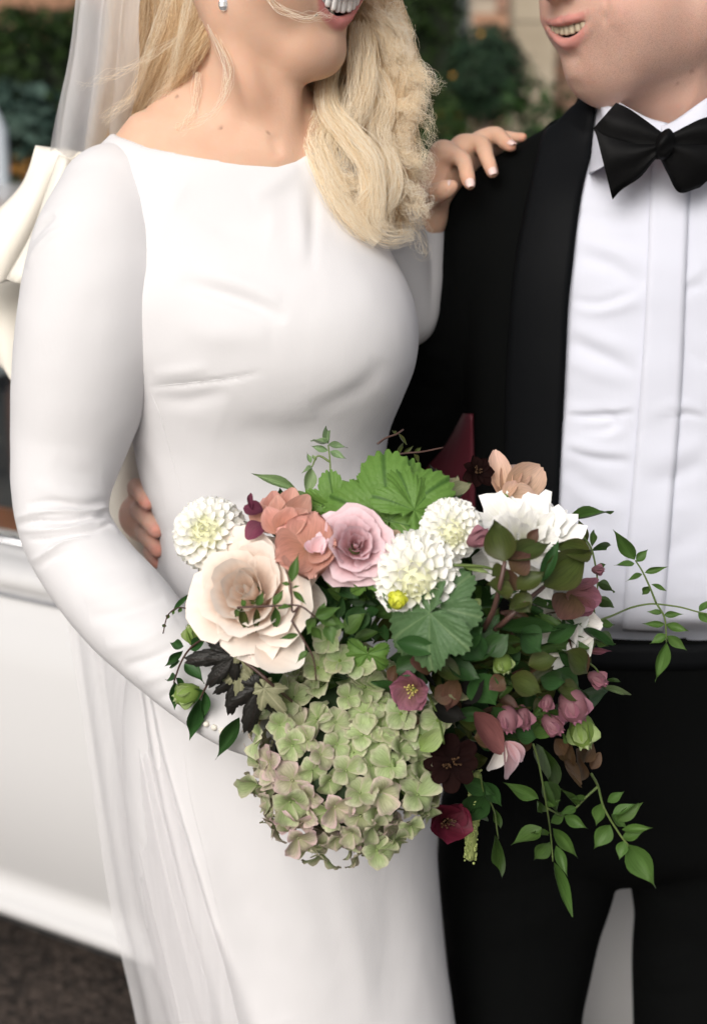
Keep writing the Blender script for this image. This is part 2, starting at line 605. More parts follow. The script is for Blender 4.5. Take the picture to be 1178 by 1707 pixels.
M_hedge = leaf_mat("hedge_leaf", (0.004, 0.011, 0.003), (0.026, 0.052, 0.010))
M_hedge_y = leaf_mat("yellow_green_leaf", (0.02, 0.028, 0.005), (0.07, 0.07, 0.014))
M_bay = leaf_mat("bay_leaf", (0.006, 0.018, 0.010), (0.03, 0.06, 0.03))
M_blue = leaf_mat("blue_green_leaf", (0.016, 0.036, 0.028), (0.055, 0.09, 0.072))
M_fresh = leaf_mat("fresh_leaf", (0.010, 0.028, 0.008), (0.035, 0.075, 0.02))
M_rust = leaf_mat("rusty_leaf", (0.08, 0.05, 0.012), (0.28, 0.13, 0.03))
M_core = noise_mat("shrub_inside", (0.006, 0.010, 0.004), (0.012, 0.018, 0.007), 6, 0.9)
M_bark = noise_mat("bark", (0.10, 0.075, 0.055), (0.18, 0.14, 0.11), 14, 0.9, 0.5, 60)
M_orange = noise_mat("orange_fruit", (0.6, 0.26, 0.02), (0.65, 0.32, 0.04), 9, 0.5)

def leaf_cloud(n, sampler, size, seed):
    """n small folded leaf faces; sampler(rs, n) gives positions and outward directions"""
    rs = np.random.RandomState(seed)
    pos, out = sampler(rs, n)
    nrm = out + rs.normal(0, 0.6, (n, 3)); nrm /= np.linalg.norm(nrm, axis=1)[:, None]
    a = np.cross(nrm, rs.normal(0, 1, (n, 3))); a /= np.linalg.norm(a, axis=1)[:, None]
    b = np.cross(nrm, a)
    L = size * rs.uniform(0.6, 1.3, (n, 1)); Wd = L * rs.uniform(0.35, 0.5, (n, 1))
    v = np.stack([pos - a*L*.5, pos + b*Wd*.5 + nrm*L*.06, pos + a*L*.5, pos - b*Wd*.5 + nrm*L*.06], 1).reshape(-1, 3)
    f = np.arange(n*4, dtype=np.int32).reshape(-1, 4)
    return v, f

def blob_sampler(c, r, shell=0.35, lump=0.12):
    c = np.array(c); r = np.array(r)
    def s(rs, n):
        d = rs.normal(0, 1, (n, 3)); d /= np.linalg.norm(d, axis=1)[:, None]
        l = 1 + lump * np.sin(d[:, 0]*7 + 1.3) * np.sin(d[:, 1]*6 + d[:, 2]*8)
        rad = (1 - shell * rs.uniform(0, 1, n)**1.6) * l
        return c + d * rad[:, None] * r, d
    return s

def box_sampler(lo, hi, lump=0.12):
    lo = np.array(lo); hi = np.array(hi)
    def s(rs, n):
        p = rs.uniform(0, 1, (n, 3)); out = np.zeros((n, 3))
        face = rs.choice(3, n, p=[0.62, 0.26, 0.12])
        dep = rs.uniform(0, 0.16, n)
        pos = lo + p * (hi - lo)
        wob = lump * (np.sin(pos[:, 0]*5.1) * np.sin(pos[:, 2]*6.3) + 0.6*np.sin(pos[:, 0]*11 + pos[:, 2]*9))
        f0 = face == 0; pos[f0, 1] = lo[1] + dep[f0] - wob[f0]*.6; out[f0] = (0, -1, 0.3)
        f1 = face == 1; pos[f1, 2] = hi[2] - dep[f1] + wob[f1]*.5; out[f1] = (0, -.2, 1)
        f2 = face == 2; pos[f2, 0] = np.where(p[f2, 1] > .5, hi[0]-dep[f2], lo[0]+dep[f2]); out[f2, 0] = np.sign(p[f2, 1]-.5)
        return pos, out
    return s

def hedge(lo, hi, n, size, mat, label, seed, name="hedge", cat="hedge"):
    t = empty(name, ((lo[0]+hi[0])/2, (lo[1]+hi[1])/2, 0))
    tag(t, label, cat)
    v, f = leaf_cloud(n, box_sampler(lo, hi), size, seed)
    o = link("leaves", mesh_np("leaves", v - np.array(t.location), f, False), t, mat)
    tag(o, kind="stuff")
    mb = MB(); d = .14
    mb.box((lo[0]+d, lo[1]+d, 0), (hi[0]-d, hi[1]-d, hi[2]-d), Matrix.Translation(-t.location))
    mb.build("dark_core", M_core, t, False)  # solid dark core added inside so the leaf shell reads opaque
    return t

def shrub(c, r, n, size, mat, label, seed, name="shrub", cat="shrub", trunk=True, fruit=None, core=0.72):
    t = empty(name, (c[0], c[1], 0)); tag(t, label, cat)
    cc = np.array([0, 0, c[2]])
    v, f = leaf_cloud(n, blob_sampler(cc, r), size, seed)
    o = link("leaves", mesh_np("leaves", v, f, False), t, mat); tag(o, kind="stuff")
    mb = MB(); mb.ball(cc, tuple(x*core for x in r), 12, 8); mb.build("dark_core", M_core, t)  # ball is an added dark core that closes the gaps between leaves
    if trunk:
        mb = MB(); mb.tube([(0, 0, 0), (.01, 0, c[2]*.4), (-.005, .01, c[2])], [0.035, 0.028, 0.022], 8)
        mb.build("trunk", M_bark, t)
    for q in fruit or ():
        mb = MB(); mb.ball((0, 0, 0), q[1], 8, 6); fo = mb.build("orange", M_orange, t); fo.location = Vector(q[0]) - t.location
    return t

a = P(-260, 20, 6.2); b_ = P(145, 20, 6.2)
hedge((a.x, 6.2, 0), (b_.x + .55, 7.2, P(60, 14, 6.2).z), 16000, 0.05, M_hedge,
      "tall clipped dark green hedge behind the bride's veil", 1)
a = P(250, 20, 8.3); b_ = P(812, 20, 8.3)
hedge((a.x, 8.3, 0), (b_.x, 9.3, 2.75), 14000, 0.06, M_hedge,
      "dark hedge left of the round tree and behind the bride's blonde hair", 2)
hedge((-9.5, 7.0, 0), (P(-260, 20, 6.2).x - .1, 8.2, 2.2), 9000, 0.07, M_hedge, "long dark hedge running off to the far left", 21)
hedge((2.3, 8.9, 0), (9.5, 9.9, 2.9), 9000, 0.08, M_hedge, "long dark hedge running off to the far right behind the groom", 22)
p = P(730, 190, 7.2)
shrub((p.x, 7.2, 1.15), (0.30, 0.3, 0.55), 2600, 0.05, M_hedge_y, "yellowish green bush beside the round standard tree", 3, trunk=False)
p = P(812, 125, 6.6)
pf = [(P(801, 57, 6.34), .009), (P(754, 126, 6.45), .008)]
shrub((p.x, 6.6, p.z), (0.165, 0.165, 0.20), 2600, 0.034, M_bay,
      "round clipped standard tree with a few orange fruits", 4, "standard_tree", "tree", True, pf)
for i, (px_, py_, r_, sd) in enumerate([(720, 262, .20, 5), (880, 245, .16, 6), (960, 255, .18, 12)]):
    p = P(px_, py_, 5.8)
    shrub((p.x, 5.8, p.z*.75), (r_*1.1, r_, p.z*.42), 2000, 0.05, M_fresh,
          ["fresh green low plant left of the round tree's trunk", "fresh green low plant right of the round tree's trunk",
           "low green plant at the groom's shoulder under the brick wall"][i], sd, "low_plant", "plant", False)
p = P(20, 185, 4.9)
shrub((p.x, 4.9, p.z*.9), (0.24, 0.2, 0.24), 900, 0.075, M_blue, "pale blue green leafy plant in front of the tall hedge", 8, "leafy_plant", "plant", False)
p = P(62, 275, 4.6)
shrub((p.x, 4.6, p.z*.86), (0.17, 0.16, 0.24), 800, 0.05, M_rust, "rust and yellow flowered plant low at the left edge", 9, "flowering_plant", "plant", False)
p = P(20, 330, 4.4)
shrub((p.x-.05, 4.4, p.z*.8), (0.3, 0.2, 0.30), 1500, 0.055, M_hedge, "dark green bush at the far left edge above the bow", 10, "shrub", "shrub", False)
M_slate = noise_mat("grey_stake", (0.36, 0.40, 0.44), (0.48, 0.52, 0.55), 9, 0.7)
p = P(6, 215, 4.3)
mb = MB(); mb.tube([(p.x, 4.3, 0), (p.x - .01, 4.3, p.z), (p.x - .035, 4.3, p.z + .07)], [.022, .022, .012], 8)
tag(mb.build("garden_stake", M_slate), "pale grey garden stake at the left edge in the shrubs", "stake")

# ---- brick wall with a stone pier, at the end of the garden
M_brick = [noise_mat("brick_clay", c, d, 7, 0.9, 0.4, 80) for c, d in
           (((0.30, 0.165, 0.105), (0.40, 0.23, 0.15)), ((0.36, 0.22, 0.145), (0.42, 0.26, 0.18)), ((0.25, 0.14, 0.10), (0.33, 0.2, 0.14)))]
M_mortar = noise_mat("mortar", (0.34, 0.29, 0.23), (0.42, 0.36, 0.29), 12, 0.95)
M_stone = noise_mat("pier_stone", (0.30, 0.25, 0.18), (0.38, 0.32, 0.24), 5, 0.9, 0.4, 60)
WY = 7.6
x0, x1 = P(786, 60, WY).x, P(1235, 60, WY).x
ztop = 2.55
wall = empty("brick_wall", ((x0+x1)/2, WY+.12, 0)); tag(wall, "reddish brick wall beyond the groom's face", "wall")
mb = MB(); mb.box((x0-wall.location.x, -.10, 0), (x1-wall.location.x, .12, ztop)); mb.build("mortar", M_mortar, wall, False)
brick_me = []
for i in range(3):
    mb = MB(); q = .004
    mb.box((-.105, -.015, -.031), (.105, .03, .031)); me = mb.mesh("brick", False); me.materials.append(M_brick[i]); brick_me.append(me)
row = 0; z = 0.95
while z < ztop - .03:
    x = x0 + (.11 if row % 2 else 0.005)
    while x < x1 - .1:
        o = link("brick", brick_me[rng.randrange(3)], wall)
        o.location = (x + .105 - wall.location.x, -.118 + rng.uniform(-.003, .003), z)
        x += .222
    z += .075; row += 1
mb = MB(); mb.box((x0-wall.location.x, -.112, 0), (x1-wall.location.x, -.1, .9)); mb.build("lower_courses", M_brick[0], wall, False)
sx0, sx1 = P(849, 60, WY-.2).x, P(921, 60, WY-.2).x
pier = empty("stone_pier", ((sx0+sx1)/2, WY-.2, 0)); tag(pier, "pale stone pier standing against the brick wall", "pier")
hh = .33; z = 0.0
mbk = MB(); mbk.box((-(sx1-sx0)/2+.004, -.11, 0), ((sx1-sx0)/2-.004, .165, hh-.006)); st_me = mbk.mesh("stone_block", False); st_me.materials.append(M_stone)
for i in range(8):
    o = link("stone_block", st_me, pier); o.location = (rng.uniform(-.004, .004), rng.uniform(-.004, .004), z); z += hh
# ---- brick house beyond the tall hedge
M_house = noise_mat("house_brick", (0.24, 0.12, 0.07), (0.34, 0.19, 0.12), 30, 0.9)
hs = empty("brick_house", (-4.0, 12.5, 0)); tag(hs, "brown brick house just showing above the tall hedge", "house")
mb = MB(); mb.box((-6.0, 0, 0), (2.2, 4, 4.6)); mb.build("wall", M_house, hs, False)
mb = MB()
mb.add([(-6.3, -.3, 4.6), (2.5, -.3, 4.6), (2.5, 4.3, 4.6), (-6.3, 4.3, 4.6), (-6.3, 2, 6.4), (2.5, 2, 6.4)],
       [(0, 1, 5, 4), (2, 3, 4, 5), (1, 2, 5), (3, 0, 4), (0, 3, 2, 1)])
mb.build("roof", noise_mat("roof_tile", (0.12, 0.06, 0.04), (0.18, 0.09, 0.06), 30, .9), hs, False)

# ---- the white saloon car behind the couple
def paint_mat():
    m, nt, b = new_mat("car_paint")
    b.inputs["Base Color"].default_value = (0.58, 0.575, 0.575, 1)
    b.inputs["Roughness"].default_value = 0.28
    b.inputs["Coat Weight"].default_value = 0.6; b.inputs["Coat Roughness"].default_value = 0.08
    return m
M_paint = paint_mat()
M_chrome = noise_mat("chrome", (0.62, 0.63, 0.65), (0.7, 0.7, 0.72), 5, 0.16, metallic=1.0)
M_rubber = noise_mat("tyre_rubber", (0.015, 0.015, 0.015), (0.03, 0.03, 0.03), 20, 0.8)
M_wood = noise_mat("walnut", (0.10, 0.032, 0.012), (0.20, 0.07, 0.026), 16, 0.3)
M_leather = noise_mat("red_brown_leather", (0.07, 0.03, 0.022), (0.10, 0.045, 0.03), 25, 0.5)
M_inside = noise_mat("dark_cover", (0.035, 0.03, 0.028), (0.06, 0.05, 0.045), 10, 0.9)
def glass_mat():
    m, nt, b = new_mat("car_glass")
    b.inputs["Base Color"].default_value = (0.85, 0.9, 0.9, 1)
    b.inputs["Roughness"].default_value = 0.0
    b.inputs["Transmission Weight"].default_value = 1.0
    b.inputs["IOR"].default_value = 1.01
    b.inputs["Coat Weight"].default_value = 0.3; b.inputs["Coat Roughness"].default_value = 0.0
    return m
M_glass = glass_mat()

c0 = P(60, 1004, 2.32)
car = empty("white_car", (c0.x, c0.y, 0))
ang = math.atan2(-.53, .848)
car.rotation_euler = (0, 0, ang)          # local x runs along the car (towards its tail), -y faces the photographer
tag(car, "white vintage saloon car parked behind the couple", "car")
W2 = 1.78
def body_section(s):
    """lower body outline (y outwards negative, z) at station s"""
    tail = max(0, (s - 1.35) / 1.15); nose = max(0, (-s - 1.7) / 1.3)
    belt = .885 + .03*min(1, max(-1, -s*.3)) - .16*tail**2 - .02*nose
    bul = .035 * (1 - .3*tail)
    pull = .30*max(0, (s-1.9)/.6)**2 + .28*max(0, (-s-2.4)/.6)**2
    side = [(-.005, .268), (-.026, .273), (-.036, .289), (-.028, .304), (0.0, .308), (-.012-bul*.3, .36), (-.02-bul, .48),
            (-.02-bul*1.05, .60), (-.012-bul*.6, .72), (-.010, .795), (.004, .808), (.006, .830), (-.004, .838), (-.008, .852), (.004, .868), (.03, belt-.01), (.09, belt)]
    pts = [(y+pull, z) for y, z in side]
    pts += [(W2*.3, belt+.03*nose+.02), (W2*.5, belt+.05*nose+.02)]
    pts += [(W2-y, z) for y, z in reversed(pts[:-1])]
    return pts
ss = np.linspace(-3.0, 2.5, 45)
rows = [[(s, y, z) for y, z in body_section(s)] for s in ss]
body = link("body", grid_mesh("body", rows), car, M_paint)
for s, rev in ((ss[0], False), (ss[-1], True)):
    mbx = MB(); pts = [(s, y, z) for y, z in body_section(s)]
    f = tuple(range(len(pts))); mbx.add(pts, [f if rev else f[::-1]]); mbx.build("end_panel", M_paint, car, False)
mbx = MB(); mbx.box((-2.9, .06, .2), (2.4, W2-.06, .3)); mbx.build("underbody", M_rubber, car, False)
# chrome strip along the belt and door gap
for z_, y_, r_ in ((.822, .006, .0042),):
    mb = MB(); mb.tube([(s, y_, z_ + .03*0) for s in np.linspace(-2.2, 1.7, 24)], r_, 6); mb.build("chrome_strip", M_chrome, car)
M_gap = noise_mat("door_gap", (.02, .02, .02), (.03, .03, .03), 5, .9)
for s in (-1.2, .45):
    mb = MB(); mb.tube([(s, y-.0005, z) for y, z in body_section(s)[4:15]], .0022, 5); mb.build("door_gap", M_gap, car)
mb = MB(); mb.tube([(.75, -.02, .745), (.75, -.055, .75), (.90, -.058, .752), (.92, -.02, .748)], .009, 8); mb.build("door_handle", M_chrome, car)
# greenhouse
def gh(s, u):      # u 0 belt .. 1 roof edge
    y = .075 + .17*u**1.3
    return Vector((s, y, .885 + .47*u))
def roof_row(s):
    f = 1 - max(0, abs(s-.1)-.75)**2*.30
    pts = []
    for k in range(13):
        t = k/12; y = .235 + (W2-.47)*t
        pts.append((s, y, 1.345 + (.085*f) * math.sin(math.pi*t)**.55 + .075*min(1, max(0, (s+.5)/1.2)) - .035 - .25*max(0, abs(s-.1)-1.0)**2))
    return pts
roof = link("roof", grid_mesh("roof", [roof_row(s) for s in np.linspace(-1.0, 1.3, 17)]), car, M_paint)
solidify(roof, .02, -1)
def panel(name, quad, mat, t=.03):
    mb = MB(); mb.add(quad, [(0, 1, 2, 3)]); o = mb.build(name, mat, car, False); solidify(o, t, 0); return o
def pill(s0b, s1b, s0t, s1t, flip):
    q = [gh(s0b, 0), gh(s1b, 0), gh(s1t, 1), gh(s0t, 1)]
    if flip: q = [Vector((v.x, W2 - v.y, v.z)) for v in q][::-1]
    return q
for fl in (False, True):
    for a4 in ((-1.28, -1.19, -.98, -.90), (-.40, -.30, -.38, -.30), (.42, 1.55, .36, 1.22)):
        panel("pillar", pill(*a4, fl), M_paint)
    for a4 in ((-1.19, -.40, -.90, -.38), (-.30, .42, -.30, .36)):
        panel("window", pill(*a4, fl), M_glass, .004)
    ys = (lambda y: W2 - y) if fl else (lambda y: y)
    mb = MB(); mb.box((-1.18, min(ys(.12), ys(.16)), .87), (.42, max(ys(.12), ys(.16)), .925)); mb.build("wood_capping", M_wood, car, False)
    mb = MB(); mb.tube([gh(-1.2, .01) + Vector((0, -.012, 0)) if not fl else Vector((-1.2, W2-.06, .89)), gh(.42, .01) + Vector((0, -.012, 0)) if not fl else Vector((.42, W2-.06, .89))], .008, 6)
    mb.build("chrome_strip", M_chrome, car)
panel("windscreen", [Vector((-1.28, .1, .9)), Vector((-.95, .25, 1.355)), Vector((-.95, W2-.25, 1.355)), Vector((-1.28, W2-.1, .9))], M_glass, .004)
panel("rear_window", [Vector((1.55, .1, .9)), Vector((1.25, .25, 1.355)), Vector((1.25, W2-.25, 1.355)), Vector((1.55, W2-.1, .9))], M_glass, .004)
for s in (-.35, .75):
    for y_ in (.28, 1.02):
        mb = MB(); mb.box((s, y_, .45), (s+.16, y_+.5, 1.12)); mb.box((s-.5, y_, .42), (s, y_+.5, .62)); o = mb.build("seat", M_leather, car, False)
        bv = o.modifiers.new("round", 'BEVEL'); bv.width = .05; bv.segments = 3
mb = MB(); mb.box((-1.15, .14, .80), (-.98, W2-.14, .93)); mb.build("dashboard", M_wood, car, False)
mb = MB(); mb.box((-1.16, .125, .905), (1.5, W2-.125, .93)); mb.build("dark_cabin_cover", M_inside, car, False)  # dark cover at belt height, added so the cabin looks dark through the windows
for s in (-1.95, 1.35):
    for y_ in (.10, W2-.10):
        w = MB()
        prof = [(.20, -.09), (.30, -.10), (.335, -.07), (.335, .07), (.30, .10), (.20, .09)]
        vs, fs = [], []
        for k in range(28):
            t = 2*math.pi*k/28
            for r_, yy in prof: vs.append((s + r_*math.cos(t), y_+yy, .335 + r_*math.sin(t)))
        n = len(prof)
        for k in range(28):
            for j in range(n-1): fs.append((k*n+j, k*n+j+1, ((k+1)%28)*n+j+1, ((k+1)%28)*n+j))
        w.add(vs, fs); wh = w.build("wheel", M_rubber, car)
        h = MB(); h.ball((s, y_, .335), (.21, .085, .21), 20, 10); h.build("hubcap", M_chrome, wh)
# ================================================================ PEOPLE
def head_sdf(fd, O, Fv, Lv, Uv, sc, male, k=0.012, drop=0.0, ch=0.0, lipk=1.0, cw=.033, cu=.0):
    """face and skull; O between the ears at the height of the nose, F forward, L the person's left, U up"""
    O, Fv, Lv, Uv = (np.array(x, float) for x in (O, Fv, Lv, Uv))
    M = np.stack([Fv, Lv, Uv], 1)
    def p(f, l, u): return O + sc * (Fv*f + Lv*l + Uv*u)
    def ell(f, l, u, r, k=k, op='add', rot=None):
        fd.ellipsoid(p(f, l, u), [x*sc for x in r], M, k*sc, op)
    def ball(f, l, u, r, k=k, op='add'): fd.ball(p(f, l, u), r*sc, k*sc, op)
    def cap(a, b, ra, rb, k=k, op='add'): fd.capsule(p(*a), p(*b), ra*sc, rb*sc, k*sc, op)
    j = 1.0 if male else 0.0
    ell(-.012, 0, .055, (.100, .076, .085))
    ell(.030, 0, -.002, (.064, .064, .080), .03)
    ell(.030, 0, -.045, (.051+.003*j, .047+.009*j, .037+.003*j), .03)                 # jaw
    for s in (-1, 1):
        cap((.0, s*(.050+.004*j), -.048), (.068-.010*j, s*(.020-.005*j), -.080-ch*.8), .011+.006*j, .0105+.0025*j, .03)
        ball(.058, s*.036, -.012, .027, .03)                            # cheek
        ball(.062, s*.034, -.034, .017, .03)                            # smile cheek fold
        ell(-.004, s*.076, -.002, (.016, .007, .030), .006)             # ear
        ball(.0, s*.074, -.030, .0075, .006)
        ell(.080, s*.032, .030, (.022, .017, .010), .012, 'sub')        # eye sockets
        ball(.070, s*.031, .029, .0125, .006)
    ball(.078-.012*j, 0, -.078-ch, .0150+.0045*j, .022)                            # chin
    ball(.074-.012*j, .012, -.080-ch, .013+.003*j, .02); ball(.074-.012*j, -.012, -.080-ch, .013+.003*j, .02)
    ell(.062, 0, -.042, (.029, .036, .032), .022)                       # muzzle
    cap((.088, 0, .034), (.116, 0, -.008), .008, .011, .012)            # nose
    for s in (-1, 1): ball(.102, s*.012, -.012, .0085, .008)
    # mouth: cavity and lips follow the face found so far; drop lowers the jaw side of the smile
    d = drop
    def surfF(l, u):
        f = np.linspace(.13, .03, 101); q = np.array([p(x, l, u) for x in f])
        ix = np.clip(np.round((q - fd.lo) / fd.h).astype(int), 0, fd.n - 1)
        v = fd.D[ix[:, 0], ix[:, 1], ix[:, 2]]; k0 = int(np.argmax(v < 0))
        if k0 == 0: return .08
        t = v[k0-1] / (v[k0-1] - v[k0]); return f[k0-1] + t*(f[k0] - f[k0-1])
    def q3(l, u, o): return (surfF(l, u) + o, l, u)
    mid = [(q3(0, -.0470 - d*.5, .002), .0050 + d*.5), (q3(.011, -.0462 - d*.48, .002), .0048 + d*.48), (q3(.022, -.0432 - d*.36, .002), .0038 + d*.36), (q3(cw, -.0380 + cu - d*.05, .001), .0014 + d*.08)]
    upx = [(0, -.0388, .0005, .0046), (.006, -.0376, .001, .0048), (.020, -.0374, .0002, .0036), (cw+.001, -.0352 + cu, -.0008, .0018)]
    lox = [(0, -.0560 - d, -.0002, .0060), (.007, -.0556 - d, .0, .0058), (.021, -.0496 - d*.78, .0, .0044), (cw+.001, -.0384 + cu - d*.1, -.0008, .0018)]
    def arc(rows):
        r_ = [(*q3(l, u, o), rr) for l, u, o, rr in rows]
        return [(a, -b, c, r) for a, b, c, r in r_[:0:-1]] + r_
    UPA, LOA = arc(upx), arc(lox)
    for s in (-1, 1):
        for (a, ra), (b, rb) in zip(mid[:-1], mid[1:]):
            for q in (0, .006, .014):
                cap((a[0]-q, s*a[1], a[2]), (b[0]-q, s*b[1], b[2]), ra, rb, .002, 'sub')
    upl = [p(*a[:3]) for a in UPA]; lol = [p(*a[:3]) for a in LOA]
    fd.chain(upl, [sc*a[3]*lipk for a in UPA], .003*sc)
    fd.chain(lol, [sc*a[3]*lipk for a in LOA], .003*sc)
    head_sdf.rad = ([a[3]*lipk for a in UPA], [a[3]*lipk for a in LOA])
    head_sdf.teethF = [surfF_pre for surfF_pre in [mid[0][0][0] - .002]]
    head_sdf.teethF = [(m_[0][0] - .002, m_[0][1]) for m_ in mid]
    return p, M, upl, lol

def head_attrs(verts, p, sc, upl, lol, M, O, male, drop=0.0):
    """lip, cavity, beard, blush weights per vertex"""
    Q = (verts - np.array(O)) @ M / sc            # F, L, U coordinates
    def near(pts, r0, r1):
        pts = np.array([tuple(c) for c in catmull([Vector(tuple(q)) for q in pts], 5)])
        d = np.full(len(verts), 9.0)
        m = np.abs(verts - pts.mean(0)).max(1) < .08
        for q in pts: d[m] = np.minimum(d[m], np.linalg.norm(verts[m] - q, axis=1))
        return np.clip((r1 - d) / (r1 - r0), 0, 1)
    def nearv(pts, rad):
        cs = np.array([tuple(c) for c in catmull([Vector(tuple(q)) for q in pts], 5)])
        rr = np.interp(np.linspace(0, 1, len(cs)), np.linspace(0, 1, len(rad)), rad)*sc
        d = np.full(len(verts), 9.0); m = np.abs(verts - cs.mean(0)).max(1) < .08
        for q, r in zip(cs, rr): d[m] = np.minimum(d[m], np.linalg.norm(verts[m] - q, axis=1) - r)
        return np.clip(1 - (d - .0004)/.0016, 0, 1)
    lip = np.maximum(nearv(upl, head_sdf.rad[0]), nearv(lol, head_sdf.rad[1]))
    lip *= (Q[:, 0] > .05)
    inner = ((Q[:, 2] < -.0400) & (Q[:, 2] > -.0530 - drop) & (np.abs(Q[:, 1]) < .026) & (Q[:, 0] < np.interp(np.abs(Q[:, 1]), [b for a, b in head_sdf.teethF], [a for a, b in head_sdf.teethF]) - .0045) & (Q[:, 0] > .04)).astype(float)
    lipsurf = np.zeros(len(verts))
    b = np.zeros(len(verts))
    if male:
        b = np.clip((-.020 - Q[:, 2]) / .03, 0, 1) * np.clip((Q[:, 0] + .02) / .03, 0, 1) * np.clip((Q[:, 2] + .118) / .03, 0, 1)
        cheek = np.exp(-((Q[:, 0]-.05)**2 + (np.abs(Q[:, 1])-.05)**2 + (Q[:, 2]+.03)**2) / .026**2)
        b = b * (1 - .75*np.clip(cheek, 0, 1))
        b += .6*np.exp(-((Q[:, 0]-.085)**2/.02**2 + (Q[:, 1])**2/.018**2 + (Q[:, 2]+.083)**2/.016**2))
        b *= 1 - np.clip(lip*1.5, 0, 1)
    bl = np.exp(-((Q[:, 0]-.055)**2/.03**2 + (np.abs(Q[:, 1])-.05)**2/.022**2 + (Q[:, 2]+.012)**2/.03**2))
    return lip, inner, np.clip(b, 0, 1), np.clip(bl, 0, 1)

def face_frame(theta, pitch, roll=0.0):
    """theta turns the face to the picture's right, pitch nods it down, roll leans the crown to the picture's right"""
    Fv = Vector((math.sin(theta), -math.cos(theta), 0)); Lv = Vector((math.cos(theta), math.sin(theta), 0)); Uv = Vector((0, 0, 1))
    q = Quaternion(Lv, pitch)
    Fv = q @ Fv; Uv = q @ Uv
    q = Quaternion(Vector((0, 1, 0)), roll)
    return q @ Fv, q @ Lv, q @ Uv

def add_teeth(parent, p, sc, M, mat, tf, n=8, low=0.0):
    """upper row, each tooth an object, set just behind the lips along the mouth's own arc"""
    mb = MB(); mb.ball((0, 0, 0), (1, 1, 1), 12, 9)
    mb.v = [tuple(math.copysign(abs(c)**e, c)*k for c, e, k in zip(v, (.7, .48, .5), (.0024, .0039, .0050 + low*.42))) for v in mb.v]; me = mb.mesh("tooth"); me.materials.append(mat)
    R3 = Matrix(M.tolist()); fx = np.array([a for a, b in tf]); lx = np.array([b for a, b in tf])
    for i in range(n):
        l = (i - (n-1)/2) * .0076
        f = float(np.interp(abs(l), lx, fx)); sl = (float(np.interp(abs(l)+.002, lx, fx)) - float(np.interp(max(0, abs(l)-.002), lx, fx))) / .004
        a = math.atan(-sl) * (1 if l > 0 else -1)
        rot = R3 @ Matrix.Rotation(a, 3, 'Z')
        o = link("tooth", me, parent)
        o.matrix_world = Matrix.Translation(Vector(p(f - .0028, l, -.0445 - low*.40 + 6*l*l))) @ (rot.to_4x4() @ Matrix.Diagonal((sc, sc*.84, sc*(1 - abs(l)*9), 1)))

def nail(parent, pos, d, nrm, w, L, mat, name="fingernail"):
    d = Vector(d).normalized(); nrm = Vector(nrm); nrm = (nrm - d*nrm.dot(d)).normalized(); s = d.cross(nrm)
    rows = []
    for i in range(6):
        t = i/5; ww = w * (1 - .15*abs(t-.5)*2) * (1 if 0 < i < 5 else .72)
        rows.append([Vector(pos) + d*(t-.5)*L + s*ww*q + nrm*(-.35*ww*q*q*1.3 - .3*(t-.4)**2*L*.5) for q in (-1, -.5, 0, .5, 1)])
    o = link(name, grid_mesh(name, rows), parent, mat)
    solidify(o, .0006, 0)
    return o

M_skin_b = skin_mat("tanned_skin", (0.67, 0.44, 0.32), (0.62, 0.375, 0.26), (0.55, 0.24, 0.16))
M_skin_g = skin_mat("fair_skin", (0.66, 0.45, 0.36), (0.60, 0.38, 0.30), (0.58, 0.24, 0.19), (.50, .19, .175))
M_teeth = noise_mat("tooth_enamel", (0.86, 0.84, 0.80), (0.90, 0.88, 0.85), 60, 0.3)
M_teeth_g = noise_mat("tooth_enamel_cream", (0.50, 0.43, 0.31), (0.58, 0.50, 0.37), 60, 0.3)
M_nail = noise_mat("pale_nail", (0.70, 0.50, 0.46), (0.76, 0.58, 0.54), 30, 0.2)

def cloth_mat(name, col, col2, rough=.75, sheen=.25, scale=900, bump=.12, sss=0.0, spec=.3):
    m, nt, b = new_mat(name)
    tc = N(nt, "ShaderNodeTexCoord")
    nz = N(nt, "ShaderNodeTexNoise"); nz.inputs["Scale"].default_value = 5; nz.inputs["Detail"].default_value = 4
    nt.links.new(tc.outputs["Object"], nz.inputs["Vector"])
    mx = N(nt, "ShaderNodeMix", data_type='RGBA'); mx.inputs["A"].default_value = (*col, 1); mx.inputs["B"].default_value = (*col2, 1)
    nt.links.new(nz.outputs["Fac"], mx.inputs["Factor"]); nt.links.new(mx.outputs["Result"], b.inputs["Base Color"])
    b.inputs["Roughness"].default_value = rough; b.inputs["Sheen Weight"].default_value = sheen; b.inputs["Sheen Roughness"].default_value = .4
    b.inputs["Specular IOR Level"].default_value = spec
    if sss:
        b.inputs["Subsurface Weight"].default_value = sss; b.inputs["Subsurface Scale"].default_value = .004
    mp = N(nt, "ShaderNodeMapping"); mp.inputs["Scale"].default_value = (1, 1, .35)
    nt.links.new(tc.outputs["Object"], mp.inputs["Vector"])
    n2 = N(nt, "ShaderNodeTexNoise"); n2.inputs["Scale"].default_value = scale; n2.inputs["Detail"].default_value = 2
    nt.links.new(mp.outputs["Vector"], n2.inputs["Vector"])
    bp = N(nt, "ShaderNodeBump"); bp.inputs["Strength"].default_value = bump; bp.inputs["Distance"].default_value = .0008
    n3 = N(nt, "ShaderNodeTexNoise"); n3.inputs["Scale"].default_value = 55; n3.inputs["Detail"].default_value = 5; n3.inputs["Distortion"].default_value = .6
    nt.links.new(mp.outputs["Vector"], n3.inputs["Vector"])
    b3 = N(nt, "ShaderNodeBump"); b3.inputs["Strength"].default_value = .35; b3.inputs["Distance"].default_value = .0012
    nt.links.new(n3.outputs["Fac"], b3.inputs["Height"]); nt.links.new(b3.outputs["Normal"], bp.inputs["Normal"])
    nt.links.new(n2.outputs["Fac"], bp.inputs["Height"]); nt.links.new(bp.outputs["Normal"], b.inputs["Normal"])
    return m
